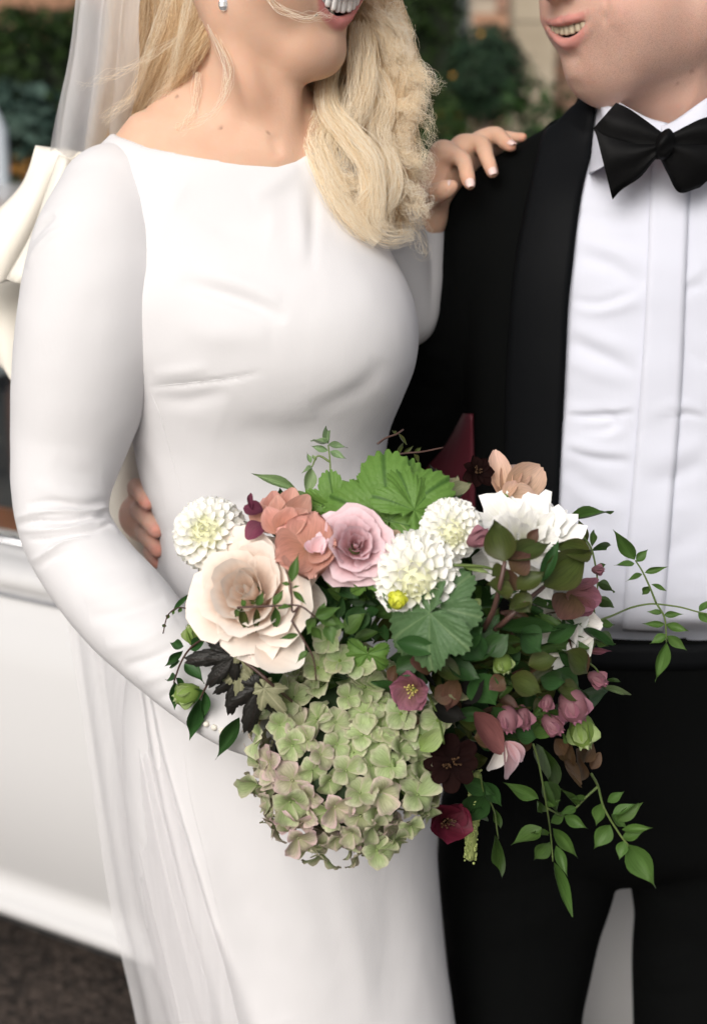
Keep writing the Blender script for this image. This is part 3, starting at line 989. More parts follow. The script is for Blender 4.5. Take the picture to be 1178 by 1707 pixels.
M_crepe = cloth_mat("ivory_crepe", (0.625, 0.615, 0.625), (0.655, 0.645, 0.655), .8, .1, spec=.12)
M_cream = cloth_mat("cream_silk", (0.76, 0.72, 0.64), (0.78, 0.74, 0.66), .55, .1)
M_shirt = cloth_mat("white_cotton", (0.59, 0.605, 0.685), (0.62, 0.635, 0.71), .85, .05, 1400, spec=.12)
M_wool = cloth_mat("black_wool", (0.0022, 0.0026, 0.0026), (0.0034, 0.0037, 0.0037), .9, .0, 1500, .3, spec=.05)
M_satin = cloth_mat("black_satin", (0.0030, 0.0035, 0.0042), (0.004, 0.0045, 0.0054), .65, .0, 1500, .15, spec=.08)
M_velvet = cloth_mat("black_bow_silk", (0.0015, 0.0015, 0.0016), (0.0025, 0.0025, 0.0028), .6, .0, 1500, .2, spec=.12)
M_lining = cloth_mat("burgundy_lining", (0.055, 0.006, 0.012), (0.075, 0.009, 0.016), .45, .05)

# ---------------------------------------------------------------- the bride
TB = 1.46
torso_b = [(222, 235, 560, 1.475, .045, .06), (262, 185, 610, 1.472, .066, .08), (330, 150, 622, 1.468, .084, .09), (400, 150, 630, 1.464, .094, .09),
           (480, 158, 652, 1.46, .106, .09), (560, 176, 662, 1.46, .108, .09), (640, 202, 656, 1.46, .102, .088), (720, 220, 645, 1.46, .094, .085),
           (800, 236, 642, 1.46, .090, .083), (890, 264, 644, 1.46, .089, .085), (960, 256, 662, 1.46, .094, .095), (1060, 226, 692, 1.46, .105, .115),
           (1180, 207, 712, 1.46, .114, .128), (1300, 207, 722, 1.46, .118, .13), (1440, 226, 728, 1.46, .117, .13), (1580, 256, 742, 1.46, .115, .13),
           (1707, 290, 758, 1.46, .115, .13), (2100, 330, 800, 1.46, .13, .16), (2490, 300, 880, 1.46, .16, .22)]
bodyF = Field((-.40, 1.20, .62), (.26, 1.74, 1.90), .0027)
sk = [r for r in torso_b if r[0] < 1300]
bodyF.column(sk, grow=-.006)
def C(pts, rpx):
    W = [P(*q) for q in pts]
    return [tuple(w) for w in W], [r*m_per_px(w) for r, w in zip(rpx, W)]
bodyF.chain(*C([(418, 20, 1.45), (408, 110, 1.452), (400, 180, 1.46), (396, 250, 1.475)], (84, 80, 86, 110)), k=.02)
bodyF.chain(*C([(372, 140, 1.48), (300, 206, 1.485), (230, 258, 1.48), (182, 330, 1.465)], (46, 48, 46, 54)), k=.035)
bodyF.chain(*C([(450, 150, 1.48), (520, 262, 1.495), (600, 312, 1.50)], (48, 46, 52)), k=.03)
# neck cords and collar bones
bodyF.chain(*C([(372, 40, 1.405), (420, 140, 1.400), (462, 238, 1.424)], (17, 15, 9)), k=.03)
bodyF.ball(tuple(P(446, 138, 1.435)), .022, k=.03)
bodyF.ellipsoid(tuple(P(425, 285, 1.475)), (.115, .062, .07), k=.03)
bodyF.chain(*C([(484, 80, 1.42), (480, 180, 1.415), (476, 240, 1.422)], (14, 11, 7)), k=.025)
bodyF.chain(*C([(452, 262, 1.414), (380, 248, 1.416), (290, 236, 1.445)], (8, 9, 9)), k=.03)
# arms inside the sleeves
armR = [(194, 338, 1.458), (172, 428, 1.427), (154, 538, 1.412), (136, 640, 1.405), (118, 730, 1.40), (104, 812, 1.385), (110, 878, 1.37), (150, 950, 1.345), (213, 1022, 1.31), (280, 1092, 1.275), (345, 1160, 1.245), (392, 1200, 1.225), (440, 1226, 1.222)]
armRr = (98, 121, 124, 114, 97, 82, 77, 80, 82, 73, 60, 50, 42)
pts, rr = C(armR, armRr); bodyF.chain(pts, [r*.72 for r in rr], k=.02)
armL = [(600, 318, 1.50), (640, 420, 1.53), (668, 520, 1.555), (684, 470, 1.555), (700, 400, 1.55), (707, 365, 1.545)]
pts, rr = C(armL, (75, 64, 54, 50, 36, 27)); bodyF.chain(pts, [r*.85 for r in rr], k=.01)
HB, LB, UB = face_frame(R(58), R(10), R(0))
OB = P(424, -124, 1.452); SB = 1.08
pB, MB3, upB, loB = head_sdf(bodyF, OB, HB, LB, UB, SB, False, drop=.0065, ch=.008, lipk=.85); TFB = head_sdf.teethF
# her left hand on the groom's shoulder
def finger(fd, pts, rpx, k=.004):
    W, rr = C(pts, rpx); fd.chain(W, rr, k=k)
hx = [((738, 256, 1.545), (768, 264, 1.520), (778, 288, 1.498), (783, 307, 1.490)),
      ((772, 246, 1.565), (800, 240, 1.548), (812, 266, 1.524), (820, 287, 1.514)),
      ((800, 240, 1.585), (824, 224, 1.575), (842, 238, 1.556), (851, 244, 1.548)),
      ((822, 242, 1.60), (840, 229, 1.595), (860, 230, 1.585), (871, 229, 1.580))]
for q, rp in zip(hx, ((15, 14.5, 12.5, 10.5), (15, 15, 13, 11), (14, 14, 12.5, 10.5), (12, 11, 9.5, 8.5))):
    finger(bodyF, q, rp, .006)
for q, r in zip(hx, (18, 17, 16, 14)):
    W, rr = C([(707, 362, 1.545), (718, 318, 1.548), q[0]], (24, 24, r)); bodyF.chain(W, rr, k=.016)
finger(bodyF, [(708, 342, 1.538), (722, 326, 1.515), (740, 317, 1.502), (749, 313, 1.499)], (19, 18, 17, 13.5), .012)
# her right hand, closed round the stems behind the flowers
hr = [(392, 1200, 1.225), (440, 1222, 1.215)]
W, rr = C(hr + [(490, 1240, 1.215)], (28, 33, 38)); bodyF.chain(W, rr, k=.02)
for i in range(4):
    y = 1190 + i*26
    finger(bodyF, [(480, y, 1.205), (520, y-4, 1.195), (545, y+6, 1.21), (535, y+12, 1.235)], (15, 14, 13, 11), .005)
finger(bodyF, [(455, 1190, 1.205), (500, 1165, 1.20), (530, 1165, 1.205)], (17, 15, 12), .012)
bv, bf = bodyF.mesh(2)
del bodyF
bv = sculpt(bv, bf, [([(560, 62), (535, 48), (520, 20)], 7, -1.2), ([(452, 225), (460, 245), (466, 262)], 10, -2.5),
                     ([(760, 268), (770, 258)], 2.5, -.7), ([(764, 274), (775, 264)], 2.5, -.6), ([(794, 250), (806, 242)], 2.5, -.6), ([(796, 256), (808, 250)], 2.5, -.5), ([(820, 232), (830, 224)], 2.5, -.6),
                     ([(710, 330), (726, 280), (738, 262)], 5, .9), ([(716, 330), (744, 272), (764, 254)], 4, -.6), ([(724, 322), (760, 262), (772, 248)], 4, .6), ([(734, 312), (746, 322)], 2.5, -.6), ([(742, 278), (756, 300)], 5, .6)])
nrm = vnormals(bv, bf)
lip, cav, brd, blu = head_attrs(bv, pB, SB, upB, loB, MB3, OB, False, .0065)
me = mesh_np("person", bv, bf)
for n_, a_ in (("lip", lip), ("cavity", cav), ("beard", brd)): attr_np(me, n_, a_)
px_, py_ = to_px(bv)
ftip = np.zeros(len(bv))
for q in hx: ftip = np.maximum(ftip, np.exp(-((px_-q[3][0])**2 + (py_-q[3][1])**2)/16**2))
attr_np(me, "blush", np.clip(blu*.6 + ftip*.5*(py_ < 340), 0, 1))
mo = np.zeros(len(bv))
for (mx_, my_, r_) in ((368, 213, 2.6), (295, 161, 2.2), (446, 220, 1.8)):
    mo = np.maximum(mo, np.clip(1.6 - np.hypot(px_-mx_, py_-my_)/r_, 0, 1) * (bv[:, 1] < 1.5))
attr_np(me, "mole", mo)
bride = link("person", me, None, M_skin_b)
tag(bride, "blonde bride in a long-sleeved white dress and veil, left of the man in black", "person")
add_teeth(bride, pB, SB, MB3, M_teeth, TFB, 8, .0075)
for q in hx[:3]:
    a4, b4 = P(*q[3]), P(*q[2]); d = (a4 - b4).normalized()
    up = Vector((-.15, -.75, .62))
    if q is hx[2]: up = Vector((.1, -.5, .8))
    nn = (up - d*up.dot(d)).normalized()
    nail(bride, a4 + nn*.0058 + d*.0005, d, nn, .0046, .0115, M_nail)
a4, b4 = P(749, 313, 1.499), P(735, 319, 1.503); d = (a4-b4).normalized(); nn = (Vector((.1, -.55, .8)) - d*Vector((.1, -.55, .8)).dot(d)).normalized()
nail(bride, a4 + nn*.0072 - d*.001, d, nn, .0052, .0115, M_nail)

# dress
dressF = Field((-.42, 1.18, -.02), (.30, 1.74, 1.56), .0030)
dressF.column(torso_b)
dressF.ellipsoid(tuple(P(425, 285, 1.475)), (.119, .066, .074), k=.03)
for c_, r_ in (((425, 565, 1.418), .060), ((560, 556, 1.408), .056)):
    dressF.ball(tuple(P(*c_)), r_, k=.09)
pts, rr = C([(372, 150, 1.48), (300, 209, 1.485), (228, 262, 1.48), (188, 330, 1.465)], (46, 50, 52, 74)); dressF.chain(pts, rr, k=.03)
pts, rr = C([(500, 240, 1.49), (600, 312, 1.50)], (46, 58)); dressF.chain(pts, rr, k=.03)
pts, rr = C(armL, (82, 72, 62, 56, 40, 30)); dressF.chain(pts, rr, k=.008)
sl = Field((-.42, 1.12, .70), (-.02, 1.62, 1.62), .0022)
pts, rr = C(armR, armRr); sl.chain(pts, rr, k=0.0, sub=8)
neckline = [(60, -400), (120, -60), (160, 150), (182, 208), (194, 225), (215, 233), (250, 246), (330, 262), (400, 270), (460, 273), (490, 267), (515, 254), (560, 236), (640, 225), (660, -300), (1200, -400)]
nx_ = np.array([q[0] for q in neckline], float); ny_ = np.array([q[1] for q in neckline], float)
def neckcut(x, y, z):
    d = y*CA - (z-CAMH)*SA; up = y*SA + (z-CAMH)*CA
    px = CX + FPX*x/d; py = CY - FPX*up/d
    g = (np.interp(px, nx_, ny_) - py) * d / FPX
    return np.where(y < 1.475, g, np.minimum(g, z - 1.455))
a_, b_ = dressF._sl((-.42, 1.1, 1.38), (.3, 1.8, 1.6))
s_ = tuple(slice(a_[i], b_[i]) for i in range(3))
dressF.D[s_] = smax(dressF.D[s_], neckcut(*dressF.grid(a_, b_)).astype(np.float32), .004)
def cut_neck(fd):
    fd.D = smax(fd.D, neckcut(*fd.grid(np.zeros(3, int), fd.n)).astype(np.float32), .004)
cut_neck(sl)
# cuff end on both wrists
def cutball(fd, c, r): fd.ball(tuple(c), r, k=.004, op='sub')
cutball(dressF, P(723, 322, 1.545), .030)
dv, df = dressF.mesh(3)
del dressF
strokes = [
    # elbow: the cloth piles up in thin sharp folds that meet at the inner bend
    ([(24, 866), (50, 856), (90, 852), (140, 852), (184, 843)], 4.5, 3.0), ([(28, 876), (60, 869), (110, 868), (184, 852)], 3.2, -3.4),
    ([(30, 884), (70, 884), (120, 880), (188, 862)], 4.5, 2.6), ([(46, 900), (90, 898), (150, 886), (190, 870)], 3.2, -2.6), ([(52, 936), (78, 920), (110, 902), (150, 892)], 4.5, 2.4),
    ([(60, 948), (92, 928), (130, 912)], 5, -1.6), ([(60, 806), (100, 824), (150, 828), (184, 818)], 12, 1.5), ([(44, 840), (90, 836), (140, 843), (180, 834)], 5, -1.8),
    ([(158, 866), (176, 858), (194, 872)], 3.5, -2.2), ([(160, 874), (180, 872), (200, 888)], 4, 1.6), ([(150, 858), (176, 848), (188, 850)], 3, 1.5), ([(90, 770), (130, 790), (170, 790)], 16, -1.0),
    # forearm
    ([(140, 1000), (190, 982), (250, 968)], 13, 1.6), ([(150, 1030), (215, 1020), (275, 996)], 11, -2.4), ([(120, 966), (170, 950), (230, 936)], 12, -1.2),
    ([(176, 1080), (240, 1066), (296, 1034)], 13, 2.4), ([(206, 1112), (262, 1094), (315, 1062)], 9, -3.0), ([(232, 1138), (285, 1118), (330, 1086)], 9, 1.8), ([(262, 1166), (310, 1144), (345, 1112)], 7, -1.8),
    ([(200, 1050), (250, 1040), (300, 1010)], 8, .8), ([(290, 1190), (330, 1166), (360, 1134)], 7, 1.2),
    # shoulder
    ([(37, 434), (48, 404), (66, 378), (90, 358)], 5.5, -3.0), ([(44, 446), (58, 420), (80, 394), (104, 376)], 6, 2.0), ([(42, 412), (54, 384), (74, 352)], 5.5, 1.6),
    ([(100, 430), (180, 405), (252, 425)], 40, -1.6), ([(205, 262), (232, 300), (250, 350)], 14, .8),
]
N_SLEEVE = len(strokes)
strokes += [
    # body
    ([(300, 470), (350, 483), (410, 502), (478, 532)], 13, -3.6), ([(330, 455), (400, 470), (470, 500)], 16, 1.4),
    ([(300, 540), (360, 556), (450, 560)], 26, 1.6),
    ([(524, 300), (523, 370), (518, 450)], 9, -1.3), ([(496, 300), (500, 360), (505, 430)], 14, 1.2),
    ([(300, 330), (380, 372), (450, 380)], 30, -3.0), ([(420, 330), (470, 300), (500, 280)], 18, 1.6),
    ([(248, 645), (300, 641), (380, 632), (437, 620)], 4, -1.5), ([(262, 662), (310, 668), (380, 652)], 14, -1.8),
    ([(255, 625), (300, 620), (350, 612)], 10, 1.4),
    ([(370, 700), (450, 722), (560, 705), (640, 660)], 30, -2.5), ([(640, 600), (600, 650), (520, 690)], 18, -2.0),
    ([(230, 740), (250, 790), (268, 860)], 12, -1.5), ([(300, 900), (330, 860), (420, 830)], 14, -1.2),
    ([(280, 890), (285, 960), (330, 1010)], 12, 1.4),
    # skirt
    ([(300, 1215), (312, 1330), (350, 1480), (400, 1700)], 22, 3.0), ([(345, 1240), (372, 1380), (430, 1560), (470, 1700)], 30, -2.4),
    ([(430, 1270), (470, 1420), (530, 1600), (560, 1707)], 34, 1.8), ([(640, 1400), (650, 1550), (660, 1707)], 30, -1.8),
    ([(420, 1330), (520, 1450), (640, 1470)], 30, -1.2), ([(560, 1450), (590, 1580), (610, 1707)], 26, 1.6),
]
dv = sculpt(dv, df, [(q[0], q[1], q[2]*1.35) for q in strokes[N_SLEEVE:]], (0, 1.52))
def cloth_noise(v, f, amp, sc, seed, stretch=(1, 1, 1)):
    from mathutils import noise as mn
    n_ = vnormals(v, f); off = np.array([mn.noise(Vector((p[0]*sc*stretch[0]+seed, p[1]*sc*stretch[1], p[2]*sc*stretch[2]))) for p in v])
    return v + n_*(off*amp)[:, None]
dv = cloth_noise(dv, df, .0016, 11, 3, (1, 1, .6)); dv = cloth_noise(dv, df, .0005, 40, 8, (1, 1, .8))
dress = link("dress", mesh_np("dress", dv, df), bride, M_crepe)
dress_bvh = bvh_of(dv, df)
lv, lf = sl.mesh(3); del sl
lv = sculpt(lv, lf, [(q[0], q[1], q[2]*1.3) for q in strokes[:N_SLEEVE]], (0, 1.52)); lv = cloth_noise(lv, lf, .0014, 11, 5, (1, 1, .6)); lv = cloth_noise(lv, lf, .0005, 40, 9)
sleeve = link("sleeve", mesh_np("sleeve", lv, lf), dress, M_crepe)
sleeve_bvh = bvh_of(lv, lf)
M_seam = cloth_mat("seam_thread", (0.625, 0.615, 0.625), (0.655, 0.645, 0.655), .8, .1)
for pts, r in (([(250, 652), (266, 690), (286, 760), (304, 832)], .0007), ([(250, 644), (300, 640), (380, 631), (436, 620)], .0005),
               
               ([(303, 1215), (318, 1330), (352, 1470), (404, 1704)], .0004), ([(195, 231), (250, 248), (330, 264), (400, 272), (460, 275), (492, 268), (512, 256)], .0007)):
    seam("seam", dress_bvh, pts, r*.75, M_seam, dress, .0)
for i in range(3):
    mb = MB(); c = hit(sleeve_bvh, 345 + i*13, 1206 + i*6, .001, 1.25); mb.ball(tuple(c), .0028, 10, 6); mb.build("button", M_cream, dress)

# bow of stiff cream silk on her back
def fold_sheet(name, ctrl, mat, parent, t=.0025, nu=5, nv=5, wob=0):
    rows = sheet_rows([[P(*q) for q in r] for r in ctrl], nu, nv)
    o = link(name, grid_mesh(name, rows), parent, mat)
    solidify(o, t, 0)
    return o
bow = fold_sheet("bow", [[(60, 243, 1.555), (85, 247, 1.555), (115, 250, 1.55), (150, 256, 1.55)],
                         [(47, 288, 1.545), (70, 288, 1.535), (96, 290, 1.54), (126, 302, 1.56)],
                         [(28, 320, 1.535), (54, 332, 1.52), (82, 336, 1.53), (110, 352, 1.56)],
                         [(-14, 362, 1.525), (24, 385, 1.505), (60, 396, 1.52), (94, 410, 1.56)],
                         [(-60, 410, 1.52), (-6, 436, 1.495), (40, 448, 1.515), (80, 456, 1.56)],
                         [(-90, 470, 1.52), (-26, 482, 1.49), (12, 468, 1.50), (70, 466, 1.55)]], M_cream, dress)
for ctrl in ([[(100, 258, 1.535), (112, 264, 1.525), (124, 272, 1.53)], [(78, 322, 1.515), (90, 326, 1.50), (104, 332, 1.515)],
              [(54, 390, 1.50), (64, 398, 1.487), (82, 402, 1.505)], [(12, 466, 1.49), (34, 472, 1.477), (66, 470, 1.50)]],
             [[(-80, 400, 1.60), (-30, 420, 1.585), (20, 440, 1.58), (70, 440, 1.58)], [(-60, 480, 1.59), (-16, 490, 1.57), (20, 500, 1.565), (70, 510, 1.57)],
              [(-50, 550, 1.58), (-10, 560, 1.555), (22, 570, 1.55), (70, 580, 1.56)], [(-20, 596, 1.575), (8, 616, 1.55), (26, 640, 1.545), (70, 640, 1.56)]],
             [[(170, 640, 1.55), (215, 650, 1.54), (250, 660, 1.55)], [(160, 760, 1.55), (205, 770, 1.53), (250, 790, 1.55)], [(160, 880, 1.54), (210, 890, 1.525), (262, 900, 1.545)],
              [(160, 980, 1.54), (220, 990, 1.52), (290, 1000, 1.54)]]):
    fold_sheet("bow_tail", ctrl, M_cream, bow)

# veil of fine tulle
def tulle_mat(name="tulle", a=.5):
    m, nt, b = new_mat(name)
    out = nt.nodes["Material Output"]
    tr = N(nt, "ShaderNodeBsdfTransparent"); tr.inputs["Color"].default_value = (1, 1, 1, 1)
    df_ = N(nt, "ShaderNodeBsdfDiffuse"); df_.inputs["Color"].default_value = (.90, .89, .90, 1)
    tl = N(nt, "ShaderNodeBsdfTranslucent"); tl.inputs["Color"].default_value = (.90, .89, .90, 1)
    m1 = N(nt, "ShaderNodeMixShader"); m1.inputs[0].default_value = .5
    nt.links.new(df_.outputs[0], m1.inputs[1]); nt.links.new(tl.outputs[0], m1.inputs[2])
    m2 = N(nt, "ShaderNodeMixShader")
    tc = N(nt, "ShaderNodeTexCoord"); mp = N(nt, "ShaderNodeMapping"); mp.inputs["Scale"].default_value = (60, 60, 3)
    nz = N(nt, "ShaderNodeTexNoise"); nz.inputs["Scale"].default_value = 1.0; nz.inputs["Detail"].default_value = 3
    nt.links.new(tc.outputs["Object"], mp.inputs["Vector"]); nt.links.new(mp.outputs["Vector"], nz.inputs["Vector"])
    mr = N(nt, "ShaderNodeMapRange"); mr.inputs["From Min"].default_value = .3; mr.inputs["From Max"].default_value = .7
    mr.inputs["To Min"].default_value = a-.04; mr.inputs["To Max"].default_value = a+.05
    nt.links.new(nz.outputs["Fac"], mr.inputs["Value"]); nt.links.new(mr.outputs["Result"], m2.inputs[0])
    nt.links.new(tr.outputs[0], m2.inputs[1]); nt.links.new(m1.outputs[0], m2.inputs[2])
    nt.links.new(m2.outputs[0], out.inputs["Surface"])
    return m
M_tulle = tulle_mat("tulle", .54)
def veil_layer(L, Rr, Yl, Yr, nfold, amp, ph, parent, name):
    """L, Rr pixel edges from top to bottom, gathered into nfold soft folds"""
    cl = catmull([P(*q, Yl[i]) for i, q in enumerate(L)], 8); cr = catmull([P(*q, Yr[i]) for i, q in enumerate(Rr)], 8)
    rows = []
    for i, (a, b) in enumerate(zip(cl, cr)):
        row = []
        for k in range(61):
            t = k/60; w = t + .03*math.sin(9*t + i*.06)
            q = a.lerp(b, t)
            q = q + Vector((amp*.4*math.cos(nfold*2*math.pi*w + ph), amp*math.sin(nfold*2*math.pi*w + ph + .5*math.sin(i*.11)), 0)) * math.sin(math.pi*min(1, max(0.02, t*1.0)))**.3
            if q.z < 1.0:
                d = (q - CAMP).normalized(); loc, nrm_, ix_, di_ = dress_bvh.ray_cast(CAMP, d)
                if loc is not None and loc.y > 1.335 and di_ < (q - CAMP).length + .004: q = CAMP + d*(di_ - .004 - .003*(1 + math.sin(nfold*2*math.pi*w + ph)))
            row.append(q)
        rows.append(row)
    A = np.array([[tuple(q) for q in r] for r in rows])
    for it in range(26):
        A[1:-1, 1:-1] = .5*A[1:-1, 1:-1] + .125*(A[:-2, 1:-1] + A[2:, 1:-1] + A[1:-1, :-2] + A[1:-1, 2:])
    return link(name, grid_mesh(name, [list(r) for r in A]), parent, M_tulle)
veil = veil_layer([(165, -330), (128, -40), (112, 95), (82, 245), (70, 420), (95, 700), (108, 1000), (140, 1220), (180, 1500), (226, 1707), (300, 2100)],
                  [(330, -330), (240, -40), (232, 120), (214, 240), (220, 420), (240, 700), (232, 1000), (262, 1220), (326, 1450), (398, 1707), (470, 2100)],
                  [1.52, 1.525, 1.53, 1.545, 1.60, 1.60, 1.56, 1.53, 1.5, 1.48, 1.48], [1.50, 1.462, 1.475, 1.545, 1.60, 1.60, 1.52, 1.42, 1.36, 1.325, 1.29], 3, .008, 0, bride, "veil")
veil_layer([(190, -330), (140, -40), (124, 95), (99, 245), (90, 420), (110, 700), (118, 1000), (152, 1220), (196, 1500), (250, 1707), (330, 2100)],
           [(345, -330), (262, -40), (250, 120), (222, 240), (225, 420), (230, 700), (225, 1000), (246, 1220), (296, 1450), (360, 1707), (430, 2100)],
           [1.535, 1.54, 1.545, 1.56, 1.62, 1.62, 1.575, 1.55, 1.52, 1.50, 1.50], [1.62, 1.60, 1.575, 1.575, 1.62, 1.62, 1.56, 1.46, 1.385, 1.345, 1.315], 4, .007, 1.3, veil, "veil_layer")

# earring
M_crystal, nt, b_ = new_mat("crystal"); b_.inputs["Base Color"].default_value = (.9, .9, .92, 1); b_.inputs["Roughness"].default_value = .05; b_.inputs["Metallic"].default_value = .75
mb = MB(); c = P(373, 7, 1.385); mb.ball(tuple(c), (.0045, .003, .0062), 8, 5)
ear = mb.build("earring", M_crystal, bride, False)
mb = MB(); mb.tube([P(371, -22, 1.388), P(373, -8, 1.386)], .0012, 6); mb.ball(tuple(P(371, -26, 1.388)), .003, 8, 5); mb.build("hook", M_crystal, ear)
# ---------------------------------------------------------------- the groom
TG = 1.585
gF = Field((-.30, 1.30, .70), (.50, 1.85, 1.94), .0028)
torso_g = [(215, 930, 1275, 1.585, .055, .055), (255, 880, 1345, 1.585, .08, .075), (310, 815, 1405, 1.58, .105, .09), (400, 775, 1440, 1.575, .125, .105),
           (560, 768, 1435, 1.57, .132, .11), (700, 782, 1415, 1.57, .132, .11), (850, 790, 1400, 1.57, .132, .11), (1000, 785, 1390, 1.575, .130, .115),
           (1150, 775, 1385, 1.58, .132, .13), (1290, 765, 1390, 1.59, .135, .145)]
gF.column([(r[0], r[1], r[2], r[3], r[4]-.03*(r[0] > 840), r[5]) for r in torso_g], grow=-.024)
gF.chain(*C([(1118, 20, 1.585), (1116, 120, 1.58), (1112, 200, 1.585), (1108, 280, 1.59)], (112, 108, 112, 130)), k=.02)
armG = [(780, 395, 1.58), (762, 480, 1.585), (748, 570, 1.60), (728, 650, 1.63), (655, 735, 1.655), (520, 800, 1.66), (370, 840, 1.625), (285, 862, 1.565)]
armGr = (76, 80, 82, 82, 78, 62, 50, 42)
pts, rr = C(armG, armGr); gF.chain(pts, [r*.78 for r in rr], k=.02)
armG2 = [(1436, 395, 1.58), (1462, 520, 1.59), (1474, 700, 1.60), (1470, 860, 1.585), (1450, 1000, 1.55), (1425, 1130, 1.50)]
pts, rr = C(armG2, (76, 78, 76, 68, 56, 44)); gF.chain(pts, [r*.8 for r in rr], k=.02)
gF.chain(*C([(1425, 1130, 1.50), (1418, 1190, 1.49), (1412, 1240, 1.485)], (34, 42, 30)), k=.015)
for i in range(4):
    gF.chain(*C([(1394+i*14, 1230, 1.47+i*.012), (1390+i*14, 1285, 1.465+i*.012), (1392+i*13, 1322, 1.475+i*.012)], (12, 11, 9)), k=.004)
gF.chain(*C([(1405, 1180, 1.46), (1385, 1230, 1.445), (1382, 1262, 1.445)], (15, 13, 10)), k=.01)
OG = P(1080, -44, 1.535); SG = 1.02
HG, LG, UG = face_frame(R(-60), R(-4), R(-9))
pG, MG3, upG, loG = head_sdf(gF, OG, HG, LG, UG, SG, True, drop=.0012, lipk=.85, cw=.048, cu=.006); TFG = head_sdf.teethF
# full jaw and soft skin under the chin
def gp(f, l, u): return tuple(pG(f, l, u))
gF.capsule(gp(.040, 0, -.088), gp(-.01, .01, -.098), .026, .05, k=.04)
gF.capsule(gp(.01, .058, -.055), gp(.05, .038, -.066), .022, .022, k=.04)
gF.ball(gp(.050, .046, -.034), .022, k=.04)
# hand at her waist: wrist, palm and four fingers wrapped forward
W, rr = C([(285, 862, 1.565), (255, 862, 1.53), (238, 860, 1.505)], (36, 46, 40)); gF.chain(W, rr, k=.015)
wf = [[(228, 818, 1.500), (228, 812, 1.470), (236, 822, 1.446), (246, 838, 1.432)],
      [(236, 850, 1.500), (234, 852, 1.470), (248, 866, 1.446), (260, 884, 1.432)],
      [(242, 884, 1.500), (240, 888, 1.470), (251, 901, 1.446), (262, 918, 1.434)],
      [(252, 915, 1.500), (250, 919, 1.472), (257, 930, 1.452), (263, 940, 1.444)]]
for q, r in zip(wf, ((15.5, 15.5, 15, 13), (16, 16.5, 16.5, 14), (15, 15.5, 15, 12.5), (12, 12.5, 12.5, 10))):
    gF.chain(*C(q, r), k=.0035)
gv, gf = gF.mesh(2)
del gF
gv = sculpt(gv, gf, [([(1008, -10), (1012, 14), (1006, 40)], 4, -1.3), ([(1022, -10), (1030, 20), (1026, 50)], 9, 1.0), ([(920, 86), (938, 96), (968, 92)], 9, -3.0), ([(940, 118), (955, 126), (975, 124)], 12, 1.2), ([(1000, 20), (1008, 32), (1004, 46)], 5, -1.0), ([(955, 128), (960, 140), (966, 152)], 7, -.7),
                     ([(1015, 40), (1040, 80), (1050, 130)], 14, -.9)])
lip, cav, brd, blu = head_attrs(gv, pG, SG, upG, loG, MG3, OG, True, .0012)
me = mesh_np("person", gv, gf)
px_, py_ = to_px(gv)
wrist_pink = np.zeros(len(gv))
for q in wf: wrist_pink = np.maximum(wrist_pink, .7*np.exp(-((px_-q[3][0])**2 + (py_-q[3][1])**2)/14**2))
for n_, a_ in (("lip", lip*.8), ("cavity", cav), ("beard", brd), ("blush", np.clip(blu*.8 + wrist_pink + .12, 0, 1))): attr_np(me, n_, a_)
mo = np.zeros(len(gv))
for (mx_, my_, r_) in ((1152, 119, 3.2), (1128, 139, 2.4), (1012, 73, 1.6)):
    mo = np.maximum(mo, .6*np.clip(1.6 - np.hypot(px_-mx_, py_-my_)/r_, 0, 1))
attr_np(me, "mole", mo)
groom = link("person", me, None, M_skin_g)
tag(groom, "groom in a black dinner jacket, white shirt and black bow tie", "person")
add_teeth(groom, pG, SG, MG3, M_teeth_g, TFG, 8, .0012)
M_hair_g = noise_mat("brown_hair", (.05, .03, .018), (.09, .055, .03), 90, .6, .6, 300)
hf = Field((OG.x-.16, OG.y-.16, OG.z-.05), (OG.x+.16, OG.y+.18, OG.z+.22), .005)
hf.ellipsoid(gp(-.018, 0, .070), [.104*SG, .081*SG, .086*SG], MG3)
hf.ellipsoid(gp(.075, 0, -.005), [.05*SG, .085*SG, .085*SG], MG3, k=.01, op='sub')
hv, hq = hf.mesh(3); link("hair", mesh_np("hair", hv, hq), groom, M_hair_g)

